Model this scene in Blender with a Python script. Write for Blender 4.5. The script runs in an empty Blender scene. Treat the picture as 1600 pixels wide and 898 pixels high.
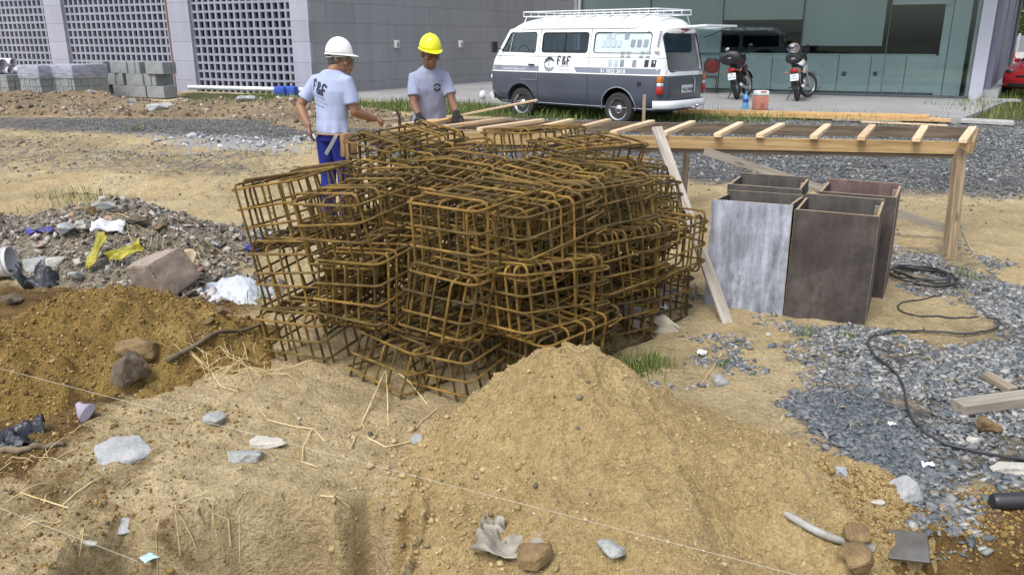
import bpy, bmesh, math, random
import numpy as np
from mathutils import Vector, Matrix, Euler
R = math.radians
PI = math.pi
sc = bpy.context.scene
col = sc.collection
# ------------------------------------------------------------------ camera
CH, PITCH, F = 1.67, R(17.2), 1250.0
cam_d = bpy.data.cameras.new('camera'); cam = bpy.data.objects.new('camera', cam_d); col.objects.link(cam)
cam.location = (0, 0, CH); cam.rotation_euler = (R(90) - PITCH, 0, 0)
cam_d.sensor_width = 36; cam_d.lens = F / 1600 * 36; cam_d.clip_start = .05; cam_d.clip_end = 2000
sc.camera = cam
sc.render.resolution_x, sc.render.resolution_y = 1024, 574
# ------------------------------------------------------------------ light
SUN_EL, SUN_AZ = R(58), R(215)          # azimuth clockwise from +Y: behind the camera, a little left
w = bpy.data.worlds.new('World'); sc.world = w; w.use_nodes = True
wt = w.node_tree; wt.nodes.clear()
wo = wt.nodes.new('ShaderNodeOutputWorld'); bg = wt.nodes.new('ShaderNodeBackground'); sky = wt.nodes.new('ShaderNodeTexSky')
sky.sky_type = 'NISHITA'; sky.sun_disc = False; sky.sun_elevation = SUN_EL; sky.sun_rotation = SUN_AZ
sky.air_density = 1.0; sky.dust_density = 3.0; sky.ozone_density = 1.0
bg.inputs['Strength'].default_value = 0.15
hs = wt.nodes.new('ShaderNodeHueSaturation'); hs.inputs['Saturation'].default_value = .55
wt.links.new(sky.outputs[0], hs.inputs['Color']); wt.links.new(hs.outputs[0], bg.inputs['Color']); wt.links.new(bg.outputs[0], wo.inputs[0])
sl = bpy.data.lights.new('sun', 'SUN'); sl.energy = 1.35; sl.angle = R(24); sl.color = (1, .96, .9)
so = bpy.data.objects.new('sun', sl); col.objects.link(so)
sd = Vector((math.sin(SUN_AZ) * math.cos(SUN_EL), math.cos(SUN_AZ) * math.cos(SUN_EL), math.sin(SUN_EL)))
so.rotation_euler = sd.to_track_quat('Z', 'Y').to_euler()
vs = sc.view_settings; vs.view_transform = 'Standard'; vs.look = 'None'; vs.gamma = 1; vs.use_curve_mapping = False
vs.exposure = 0.78
# ------------------------------------------------------------------ camera geometry helpers
SP, CP = math.sin(PITCH), math.cos(PITCH)
def ray(px, py):
    v = (449 - py) / F
    return Vector(((px - 800) / F, CP + v * SP, -SP + v * CP))
def at_z(px, py, z):
    d = ray(px, py); return Vector((0, 0, CH)) + d * ((z - CH) / d.z)
def at_Y(px, py, Y):
    d = ray(px, py); return Vector((0, 0, CH)) + d * (Y / d.y)
def on_wall(px, py, P, D):          # ray against the vertical plane through P along D (2D)
    d = ray(px, py); n = (-D[1], D[0])
    t = (P[0] * n[0] + P[1] * n[1]) / (d.x * n[0] + d.y * n[1])
    return Vector((0, 0, CH)) + d * t
# ------------------------------------------------------------------ noise and ground height
def _h(ix, iy, s):
    n = (ix.astype(np.int64) * 374761393 + iy.astype(np.int64) * 668265263 + s * 974634777) & 0xffffffff
    n = ((n ^ (n >> 13)) * 1274126177) & 0xffffffff
    return ((n ^ (n >> 16)) & 0xffff) / 65535.0
def vn(x, y, s=0):
    x = np.asarray(x, float); y = np.asarray(y, float)
    ix = np.floor(x); iy = np.floor(y); fx = x - ix; fy = y - iy
    fx = fx * fx * fx * (fx * (fx * 6 - 15) + 10); fy = fy * fy * fy * (fy * (fy * 6 - 15) + 10)
    a = _h(ix, iy, s); b = _h(ix + 1, iy, s); c = _h(ix, iy + 1, s); d = _h(ix + 1, iy + 1, s)
    return (a + (b - a) * fx + (c - a) * fy + (a - b - c + d) * fx * fy) * 2 - 1
def fbm(x, y, f, o, s=0, g=.5):
    r = 0; a = 1
    for k in range(o):
        r = r + a * vn(x * f + 17.3 * k, y * f - 9.1 * k, s + k); f *= 2.03; a *= g
    return r
def sstep(a, b, x):
    t = np.clip((x - a) / (b - a), 0, 1); return t * t * (3 - 2 * t)
def base_h(x, y):
    return .0125 * np.clip(y - 5.5, 0, 17)
def pit(x, y):
    e = 2.58 + .07 * vn(x * 3.1, x * 0 + 3, 5) + .05 * vn(x * 11, x * 0, 6)
    side = sstep(-1.5, -1.36, x + .05 * vn(y * 6, y * 0, 7)) * (1 - sstep(-.46, -.28, x + .06 * vn(y * 7, y * 0, 8)))
    p1 = (1 - sstep(e - .10, e, y)) * side * .5
    e2 = 2.42 + .08 * vn(x * 4, x * 0 + 9, 15) + .03 * vn(x * 13, x * 0, 16)
    p2 = (1 - sstep(e2 - .22, e2, y)) * sstep(1.05, 1.25, x) * .14
    return p1 + p2
DENTS = [(-.75, 3.25, .4), (-.52, 3.02, .7), (-1.0, 2.95, 1.2), (-.62, 2.78, .2), (-.25, 3.2, 1.0), (1.55, 4.3, .6), (1.75, 4.0, 1.1), (1.2, 4.25, .3), (2.9, 5.6, .4), (3.3, 5.3, .9), (-2.2, 7.8, .4), (-1.6, 8.6, .2), (-3.0, 8.9, .1)]
def ground_h(x, y):
    x = np.asarray(x, float); y = np.asarray(y, float)
    near = 1 - sstep(10, 20, y)
    r = base_h(x, y) + near * (.028 * fbm(x, y, .8, 3, 1) + .012 * fbm(x, y, 5, 3, 2) + .0035 * fbm(x, y, 24, 2, 3))
    left = (1 - sstep(-1.2, -.2, x)) * (1 - sstep(5, 7.5, y))
    r = r + left * (.02 * fbm(x, y, 2.2, 2, 21) + .022 * np.abs(fbm(x, y, 8, 4, 22)) + .008 * fbm(x, y, 22, 2, 23))
    for dx_, dy_, da in DENTS:
        u = (x - dx_) * math.cos(da) + (y - dy_) * math.sin(da); v = -(x - dx_) * math.sin(da) + (y - dy_) * math.cos(da)
        q = (u / .13) ** 2 + (v / .055) ** 2; r = r - .022 * np.exp(-q) + .008 * np.exp(-(np.sqrt(q) - 1.5) ** 2 * 3)
    rut = (1 - sstep(-2.2, -.8, x)) * sstep(7.4, 8.6, y) * (1 - sstep(13, 15.5, y))
    r = r + rut * (.06 * fbm(x * .35, y * 1.4, 1.2, 3, 31) + .02 * fbm(x * .5, y, 7, 2, 33))
    r = r - pit(x, y)
    pr = pit(x, y) > .02
    r = r + np.where(pr, .06 * fbm(x, y, 6, 3, 41) + .03 * np.abs(fbm(x, y, 17, 3, 42)), 0)
    return r
def GH(x, y): return float(ground_h(np.array([x]), np.array([y]))[0])
def mound(x, y, cx, cy, rx, ry, h, rot, sharp, s, amp=.12):
    dx = x - cx; dy = y - cy; c, sn = math.cos(rot), math.sin(rot)
    u = (dx * c + dy * sn) / rx; v = (-dx * sn + dy * c) / ry
    d = np.sqrt(u * u + v * v) * (1 + amp * fbm(x, y, 1.6, 2, s))
    k = .05
    cone = 1 - (np.sqrt(d * d + k * k * sharp) - 0)
    return h * cone
def G(px, py, hf=None):
    """the ground point seen at a pixel"""
    d = ray(px, py); t = 1.5
    hf = hf or all_h
    ts = np.concatenate([np.arange(1.6, 12, .02), np.arange(12, 60, .1)])
    X = d.x * ts; Y = d.y * ts; Z = CH + d.z * ts
    H = hf(X, Y); k = np.argmax(Z <= H)
    return Vector((X[k], Y[k], H[k]))
# the heaps, each its own height field on top of the ground
def sand_h(x, y):
    m = mound(x, y, .23, 2.97, .66, .80, .60, 0, 5, 51, .06)
    m2 = mound(x, y, .52, 2.68, 1.0, .95, .36, 0, 8, 55, .10)
    k = .035
    m = np.log(np.exp(m / k) + np.exp(m2 / k)) * k - .01
    sc_ = np.exp(-(((x - .80) / .20) ** 2 + ((y - 2.28) / .20) ** 2)) * .12
    return m - sc_ + .022 * fbm(x, y, 4, 3, 52) - .026 * np.abs(fbm(x, y, 8, 4, 53)) + .011 * fbm(x, y, 28, 2, 54) + .02 * vn(np.arctan2(y - 2.97, x - .23) * 4.5, np.hypot(x - .23, y - 2.97) * 1.2, 58) * np.clip(np.hypot(x - .23, y - 2.97) * 3, 0, 1)
def dirt_h(x, y):
    m = np.maximum(mound(x, y, -2.25, 4.15, 1.15, .78, .40, -.05, 12, 61, .15), mound(x, y, -2.9, 3.7, 1.25, .75, .38, .1, 20, 62, .15))
    return np.minimum(m, .30 + .05 * vn(x * 2, y * 2, 66)) - .05 + .03 * fbm(x, y, 4, 2, 63) + .034 * np.abs(fbm(x, y, 10, 3, 64)) + .014 * fbm(x, y, 26, 2, 65)
def rub_h(x, y):
    m = np.maximum(mound(x, y, -3.25, 6.35, 1.45, .95, .50, -.1, 10, 71, .2), mound(x, y, -4.6, 6.2, 1.2, 1.2, .52, 0, 10, 72, .2))
    m = np.maximum(m, mound(x, y, -2.4, 5.5, 1.0, .55, .16, -.3, 10, 76, .2))
    return m - .04 + .03 * fbm(x, y, 4, 2, 73) + .03 * np.abs(fbm(x, y, 12, 3, 74)) + .012 * fbm(x, y, 38, 2, 75)
def berm_h(x, y):
    c = 18.7 + .10 * (x + 11) * 1.0 * -1
    m = (.27 + .12 * vn(x * .5, x * 0, 81)) * (1 - np.abs((y - c) / 1.7) ** 1.3) 
    m = m * sstep(-30, -22, x) * (1 - sstep(-5.5, -2.2, x)) - .06 * sstep(-6, -2, x)
    return m - .05 + .07 * fbm(x, y, 1.6, 3, 82) + .035 * np.abs(fbm(x, y, 6, 2, 83))
def spoil_h(x, y):
    m = np.maximum(mound(x, y, -.2, 13.6, 1.9, 1.0, .30, -.2, 10, 91, .2), mound(x, y, -3.0, 15.8, 2.1, 1.2, .30, 0, 10, 92, .2))
    return m - .04 + .04 * fbm(x, y, 2.5, 3, 93)
HEAPS = [('sand_pile', sand_h, (-1.05, 1.75, 1.25, 4.1), .0125), ('dirt_pile', dirt_h, (-4.3, -.9, 2.6, 5.3), .018),
         ('rubble_heap', rub_h, (-6.2, -1.2, 4.6, 7.8), .022), ('soil_berm', berm_h, (-30, -2, 15.5, 22.5), .09),
         ('spoil_heap', spoil_h, (-5.3, 2, 12.2, 17.3), .06)]
def all_h(x, y):
    x = np.asarray(x, float); y = np.asarray(y, float)
    g = ground_h(x, y); r = g
    for n, f, (x0, x1, y0, y1), _ in HEAPS:
        m = (x > x0) & (x < x1) & (y > y0) & (y < y1)
        if m.any():
            r = np.where(m, np.maximum(r, g + f(x, y)), r)
    return r
def AH(x, y): return float(all_h(np.array([x]), np.array([y]))[0])
# ------------------------------------------------------------------ mesh helpers
class MB:
    def __init__(s): s.v = []; s.f = []; s.m = []; s.uv = None
    def add(s, V, Fs, mi=0):
        b = len(s.v); s.v += [tuple(p) for p in V]; s.f += [tuple(i + b for i in f) for f in Fs]; s.m += [mi] * len(Fs); return s
    def box(s, c, d, rot=None, mi=0):
        P = []
        for z in (-.5, .5):
            for x, y in ((-.5, -.5), (.5, -.5), (.5, .5), (-.5, .5)):
                p = Vector((x * d[0], y * d[1], z * d[2]))
                if rot is not None: p = rot @ p
                P.append(p + Vector(c))
        return s.add(P, [(3, 2, 1, 0), (4, 5, 6, 7), (0, 1, 5, 4), (1, 2, 6, 5), (2, 3, 7, 6), (3, 0, 4, 7)], mi)
    def tube(s, path, r, seg=8, closed=False, side=None, mi=0, cap=True):
        P = [Vector(p) for p in path]; n = len(P)
        rr = r if isinstance(r, list) else [r] * n
        b = len(s.v); up = Vector(side) if side is not None else None
        prev = None
        for i, p in enumerate(P):
            a = P[(i - 1) % n] if (closed or i > 0) else P[0]; c = P[(i + 1) % n] if (closed or i < n - 1) else P[-1]
            t = (c - a).normalized() if (c - a).length > 1e-9 else Vector((0, 0, 1))
            if up is not None:
                e1 = (up - t * up.dot(t))
                if e1.length < 1e-6: e1 = t.orthogonal()
            elif prev is None: e1 = t.orthogonal()
            else:
                e1 = prev - t * prev.dot(t)
                if e1.length < 1e-6: e1 = t.orthogonal()
            e1 = e1.normalized(); e2 = t.cross(e1); prev = e1
            ra, rb = rr[i] if isinstance(rr[i], (list, tuple)) else (rr[i], rr[i])
            for k in range(seg):
                a_ = 2 * PI * k / seg
                s.v.append(tuple(p + e1 * (math.cos(a_) * ra) + e2 * (math.sin(a_) * rb)))
        m = n if closed else n - 1
        for i in range(m):
            j = (i + 1) % n
            for k in range(seg):
                l = (k + 1) % seg
                s.f.append((b + i * seg + k, b + i * seg + l, b + j * seg + l, b + j * seg + k)); s.m.append(mi)
        if not closed and cap:
            s.f.append(tuple(b + k for k in range(seg - 1, -1, -1))); s.m.append(mi)
            s.f.append(tuple(b + (n - 1) * seg + k for k in range(seg))); s.m.append(mi)
        return s
    def sph(s, c, r, seg=12, rings=8, mi=0, rot=None):
        r = r if isinstance(r, (list, tuple)) else (r, r, r); V = []; Fs = []
        for i in range(1, rings):
            th = PI * i / rings
            for k in range(seg):
                a = 2 * PI * k / seg
                V.append(Vector((r[0] * math.sin(th) * math.cos(a), r[1] * math.sin(th) * math.sin(a), r[2] * math.cos(th))))
        V.append(Vector((0, 0, r[2]))); V.append(Vector((0, 0, -r[2]))); T = len(V) - 2; B = len(V) - 1
        for i in range(rings - 2):
            for k in range(seg):
                l = (k + 1) % seg; Fs.append((i * seg + k, (i + 1) * seg + k, (i + 1) * seg + l, i * seg + l))
        for k in range(seg):
            l = (k + 1) % seg; Fs.append((T, k, l)); Fs.append((B, (rings - 2) * seg + l, (rings - 2) * seg + k))
        V = [(rot @ p if rot is not None else p) + Vector(c) for p in V]
        return s.add(V, Fs, mi)
    def lathe(s, prof, c=(0, 0, 0), axis='z', seg=24, mi=0):
        V = []; Fs = []; n = len(prof)
        for (r, z) in prof:
            for k in range(seg):
                a = 2 * PI * k / seg; x, y = r * math.cos(a), r * math.sin(a)
                p = {'z': (x, y, z), 'y': (x, z, y), 'x': (z, x, y)}[axis]
                V.append(Vector(p) + Vector(c))
        for i in range(n - 1):
            for k in range(seg):
                l = (k + 1) % seg; Fs.append((i * seg + k, i * seg + l, (i + 1) * seg + l, (i + 1) * seg + k))
        Fs.append(tuple(range(seg - 1, -1, -1))); Fs.append(tuple((n - 1) * seg + k for k in range(seg)))
        return s.add(V, Fs, mi)
    def prism(s, poly, z0, z1, mi=0, fn=None):
        n = len(poly); V = [(x, y, z0) for x, y in poly] + [(x, y, z1) for x, y in poly]
        if fn: V = [fn(*p) for p in V]
        return s.add(V, [tuple(range(n - 1, -1, -1)), tuple(range(n, 2 * n))] + [(i, (i + 1) % n, n + (i + 1) % n, n + i) for i in range(n)], mi)
    def mesh(s, name):
        me = bpy.data.meshes.new(name); me.from_pydata(s.v, [], s.f); 
        if any(s.m): me.polygons.foreach_set('material_index', s.m)
        me.validate(); me.update(); return me
def finish(me, smooth=False, bevel=0, recalc=True, seg=2, ang=35):
    bm = bmesh.new(); bm.from_mesh(me)
    if recalc: bmesh.ops.recalc_face_normals(bm, faces=bm.faces)
    if bevel:
        ed = [e for e in bm.edges if len(e.link_faces) == 2 and e.calc_face_angle(0) > R(30)]
        bmesh.ops.bevel(bm, geom=ed, offset=bevel, segments=seg, affect='EDGES', profile=.5, clamp_overlap=True)
    bm.to_mesh(me); bm.free()
    if smooth:
        me.polygons.foreach_set('use_smooth', [True] * len(me.polygons))
        if ang: me.set_sharp_from_angle(angle=R(ang))
def link(name, me, mats, parent=None, loc=None, rot=None, M=None):
    o = bpy.data.objects.new(name, me); col.objects.link(o)
    for m in (mats if isinstance(mats, (list, tuple)) else [mats]): me.materials.append(m)
    if parent is not None: o.parent = parent
    if M is not None: o.matrix_local = M
    else:
        if loc is not None: o.location = loc
        if rot is not None: o.rotation_euler = rot
    return o
def obj(name, mb, mats, parent=None, loc=None, rot=None, M=None, smooth=False, bevel=0, recalc=True, ang=35, seg=2):
    me = mb.mesh(name); finish(me, smooth, bevel, recalc, seg, ang)
    return link(name, me, mats, parent, loc, rot, M)
def tag(o, label=None, cat=None, group=None, kind=None):
    if label: o['label'] = label
    if cat: o['category'] = cat
    if group: o['group'] = group
    if kind: o['kind'] = kind
    return o
def empty(name, loc=(0, 0, 0), rz=0, M=None, label=None, cat=None, group=None):
    o = bpy.data.objects.new(name, None); col.objects.link(o); o.empty_display_size = .1
    if M is not None: o.matrix_local = M
    else: o.location = loc; o.rotation_euler = (0, 0, rz)
    return tag(o, label, cat, group)
def evalmesh(o, name):
    dg = bpy.context.evaluated_depsgraph_get(); dg.update()
    me = bpy.data.meshes.new_from_object(o.evaluated_get(dg)); me.name = name; return me
def fuse(mb, name, mats, parent=None, voxel=.01, it=4, M=None, loc=None):
    me = mb.mesh('tmp'); finish(me)
    t = bpy.data.objects.new('tmp', me); col.objects.link(t)
    m = t.modifiers.new('r', 'REMESH'); m.mode = 'VOXEL'; m.voxel_size = voxel
    if it: s = t.modifiers.new('s', 'SMOOTH'); s.factor = .5; s.iterations = it
    e = evalmesh(t, name); bpy.data.objects.remove(t); e.materials.clear()
    e.polygons.foreach_set('use_smooth', [True] * len(e.polygons))
    return link(name, e, mats, parent, loc, None, M)
def copy_tree(o, parent=None):
    c = o.copy(); col.objects.link(c)
    if parent is not None: c.parent = parent
    for ch in list(o.children): copy_tree(ch, c)
    return c
KIDS = {}
def rrect(x0, x1, z0, z1, r, n=5):
    P = []
    for cx, cz, a0 in ((x1 - r, z1 - r, 0), (x0 + r, z1 - r, 90), (x0 + r, z0 + r, 180), (x1 - r, z0 + r, 270)):
        for k in range(n + 1):
            a = R(a0 + 90 * k / n); P.append((cx + r * math.cos(a), cz + r * math.sin(a)))
    return P
def bar_M(p0, p1, up=(0, 0, 1)):
    """matrix whose X runs p0->p1, origin midway"""
    p0 = Vector(p0); p1 = Vector(p1); x = (p1 - p0).normalized(); u = Vector(up)
    y = u.cross(x).normalized(); z = x.cross(y)
    M = Matrix((x, y, z)).transposed().to_4x4(); M.translation = (p0 + p1) / 2; return M
def board(name, p0, p1, wid, th, mat, parent=None, up=(0, 0, 1), bevel=.003, rag=0):
    L = (Vector(p1) - Vector(p0)).length; mb = MB()
    n = 10; V = []
    rnd = random.Random(int(L * 1e4) + int(wid * 1e4))
    for i in range(n + 1):
        x = -L / 2 + L * i / n; j = rag
        for y, z in ((-1, -1), (1, -1), (1, 1), (-1, 1)):
            V.append((x, y * wid / 2 + rnd.uniform(-j, j), z * th / 2 + rnd.uniform(-j, j)))
    Fs = []
    for i in range(n):
        for k in range(4):
            l = (k + 1) % 4; Fs.append((i * 4 + k, i * 4 + l, i * 4 + 4 + l, i * 4 + 4 + k))
    Fs += [(3, 2, 1, 0), (n * 4, n * 4 + 1, n * 4 + 2, n * 4 + 3)]
    mb.add(V, Fs)
    M = bar_M(p0, p1, up)
    if parent is not None: M = parent.matrix_world.inverted() @ M if False else M
    return obj(name, mb, mat, parent, M=M, bevel=bevel)
def text_mesh(s, size, align='CENTER', extrude=0, shear=0, sp=1.0, offset=0):
    c = bpy.data.curves.new('t', 'FONT'); c.body = s; c.size = size; c.align_x = align; c.extrude = extrude; c.shear = shear
    c.space_character = sp; c.offset = offset; c.resolution_u = 3
    o = bpy.data.objects.new('t', c); col.objects.link(o); me = evalmesh(o, 'lettering'); bpy.data.objects.remove(o); me.materials.clear()
    return me
# ------------------------------------------------------------------ materials
def nt(name):
    m = bpy.data.materials.new(name); m.use_nodes = True; t = m.node_tree; p = t.nodes['Principled BSDF']; return m, t, p
def N(t, kind, **kw):
    n = t.nodes.new('ShaderNode' + kind)
    for k, v in kw.items():
        if k.startswith('i_'): n.inputs[k[2:].replace('_', ' ')].default_value = v
        else: setattr(n, k, v)
    return n
def ramp(t, src, stops, interp='LINEAR'):
    r = N(t, 'ValToRGB'); r.color_ramp.interpolation = interp; e = r.color_ramp.elements
    while len(e) < len(stops): e.new(.5)
    for k, (p, c) in enumerate(stops):
        e[k].position = p; e[k].color = (*c, 1) if len(c) == 3 else c
    t.links.new(src, r.inputs[0]); return r.outputs[0]
def coords(t, stretch=(1, 1, 1), space='Object'):
    tc = N(t, 'TexCoord'); mp = N(t, 'Mapping'); mp.inputs['Scale'].default_value = stretch
    t.links.new(tc.outputs[space], mp.inputs['Vector']); return mp.outputs[0]
def noise(t, v, scale, detail=4, rough=.55, out=0):
    n = N(t, 'TexNoise'); n.inputs['Scale'].default_value = scale; n.inputs['Detail'].default_value = detail; n.inputs['Roughness'].default_value = rough
    t.links.new(v, n.inputs['Vector']); return n.outputs[out]
def mixc(t, fac, a, b, bt='MIX'):
    m = N(t, 'Mix', data_type='RGBA', blend_type=bt)
    for i, s in ((0, fac), (6, a), (7, b)):
        if hasattr(s, 'links'): t.links.new(s, m.inputs[i])
        else: m.inputs[i].default_value = s if i == 0 else ((*s, 1) if len(s) == 3 else s)
    return m.outputs[2]
def bump(t, p, h, strength=.3, dist=.01, prev=None):
    b = N(t, 'Bump'); b.inputs['Strength'].default_value = strength; b.inputs['Distance'].default_value = dist
    t.links.new(h, b.inputs['Height'])
    if prev is not None: t.links.new(prev, b.inputs['Normal'])
    if p is not None: t.links.new(b.outputs[0], p.inputs['Normal'])
    return b.outputs[0]
def math_(t, op, a, b=0.5, clamp=False):
    m = N(t, 'Math', operation=op, use_clamp=clamp)
    for i, s in ((0, a), (1, b)):
        if hasattr(s, 'links'): t.links.new(s, m.inputs[i])
        else: m.inputs[i].default_value = s
    return m.outputs[0]
def mat(name, c, c2=None, rough=.75, metal=0, scale=6, bscale=60, bstr=.25, bdist=.004, stretch=(1, 1, 1), lo=.35, hi=.65, coat=0, spec=.5):
    m, t, p = nt(name); v = coords(t, stretch)
    c2 = c2 or tuple(x * .78 for x in c)
    cc = ramp(t, noise(t, v, scale, 6), [(lo, c2), (hi, c)])
    t.links.new(cc, p.inputs['Base Color'])
    p.inputs['Roughness'].default_value = rough; p.inputs['Metallic'].default_value = metal
    p.inputs['Coat Weight'].default_value = coat; p.inputs['Specular IOR Level'].default_value = spec
    if bstr: bump(t, p, noise(t, v, bscale, 4), bstr, bdist)
    return m
# ------------------------------------------------------------------ zones of the ground, as world polygons
def wpoly(pts, z=None):
    out = []
    for px, py in pts:
        p = at_z(px, max(py, 95), 0.0)
        for _ in range(4): p = at_z(px, max(py, 95), float(base_h(p.x, p.y)))
        out.append((p.x, p.y))
    return out
def pmask(x, y, poly, soft):
    ins = np.zeros(x.shape, bool); dm = np.full(x.shape, 1e9); n = len(poly)
    for i in range(n):
        x1, y1 = poly[i]; x2, y2 = poly[(i + 1) % n]
        c = ((y1 > y) != (y2 > y)) & (x < (x2 - x1) * (y - y1) / ((y2 - y1) or 1e-9) + x1); ins ^= c
        dx, dy = x2 - x1, y2 - y1; t = np.clip(((x - x1) * dx + (y - y1) * dy) / (dx * dx + dy * dy + 1e-9), 0, 1)
        dm = np.minimum(dm, np.hypot(x - x1 - t * dx, y - y1 - t * dy))
    s = np.where(ins, dm, -dm) / soft
    return np.clip(s * .5 + .5, 0, 1)
GRAV = [  # (polygon in photo pixels turned into ground points, softness, density)
    ([(-700, 186), (0, 182), (300, 183), (620, 186), (620, 236), (300, 222), (0, 203), (-700, 200)], .6, .9),
    ([(-700, 205), (0, 208), (300, 225), (480, 235), (480, 285), (200, 290), (0, 268), (-700, 262)], 1.0, .50),
    ([(560, 186), (1100, 186), (1500, 188), (2200, 195), (2200, 300), (1600, 302), (1350, 300), (1100, 290), (900, 262), (560, 250)], .4, 1.0),
    ([(1400, 392), (1470, 388), (1560, 440), (1600, 450), (1900, 480), (2200, 800), (1600, 800), (1440, 795), (1345, 745), (1310, 705), (1215, 640), (1290, 600), (1250, 560), (1255, 515), (1350, 515), (1480, 545), (1545, 500), (1490, 465), (1420, 450)], .25, .80),
    ([(1210, 632), (1300, 600), (1420, 640), (1450, 720), (1440, 790), (1345, 745), (1310, 705)], .05, 1.3),
    ([(1050, 480), (1110, 500), (1230, 500), (1240, 560), (1150, 600), (1060, 560), (1020, 520)], .3, .14),
    ([(1450, 780), (1600, 770), (1600, 800), (1480, 815)], .05, .8),
]
GRAV = [(wpoly(p), s, d) for p, s, d in GRAV]
BROWN = [([(-300, 455), (0, 450), (400, 470), (330, 560), (150, 650), (60, 760), (-300, 800)], .25, 1.0),
         ([(1330, 805), (1480, 800), (1600, 790), (1800, 790), (1800, 1000), (1280, 1000)], .06, .8),
         ([(-200, 650), (160, 640), (330, 700), (360, 820), (200, 1000), (-300, 1000)], .35, .42),
         ([(240, 850), (360, 800), (600, 795), (650, 1000), (200, 1000)], .16, .62)]
BROWN = [(wpoly(p), s, d) for p, s, d in BROWN]
GRASS = [([(500, 150), (560, 158), (800, 165), (1060, 172), (1490, 178), (1500, 192), (1060, 192), (900, 190), (700, 180), (540, 168)], .4, .9),
         ([(270, 143), (500, 152), (520, 168), (420, 160), (290, 158)], .4, .9),
         ([(1470, 178), (1530, 160), (1620, 120), (2400, 110), (2400, 196), (1620, 196), (1500, 194)], .5, .8),
         ([(80, 300), (150, 298), (150, 318), (80, 318)], .3, .6)]
GRASS = [(wpoly(p), s, d) for p, s, d in GRASS]
PALE = [([(150, 205), (500, 214), (500, 240), (380, 244), (250, 236)], .9, .8)]
PALE = [(wpoly(p), s, d) for p, s, d in PALE]
def zones(x, y, Z):
    r = np.zeros(x.shape)
    for p, s, d in Z: r = np.maximum(r, pmask(x, y, p, s * (1 if True else 1)) * d)
    return r
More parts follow.
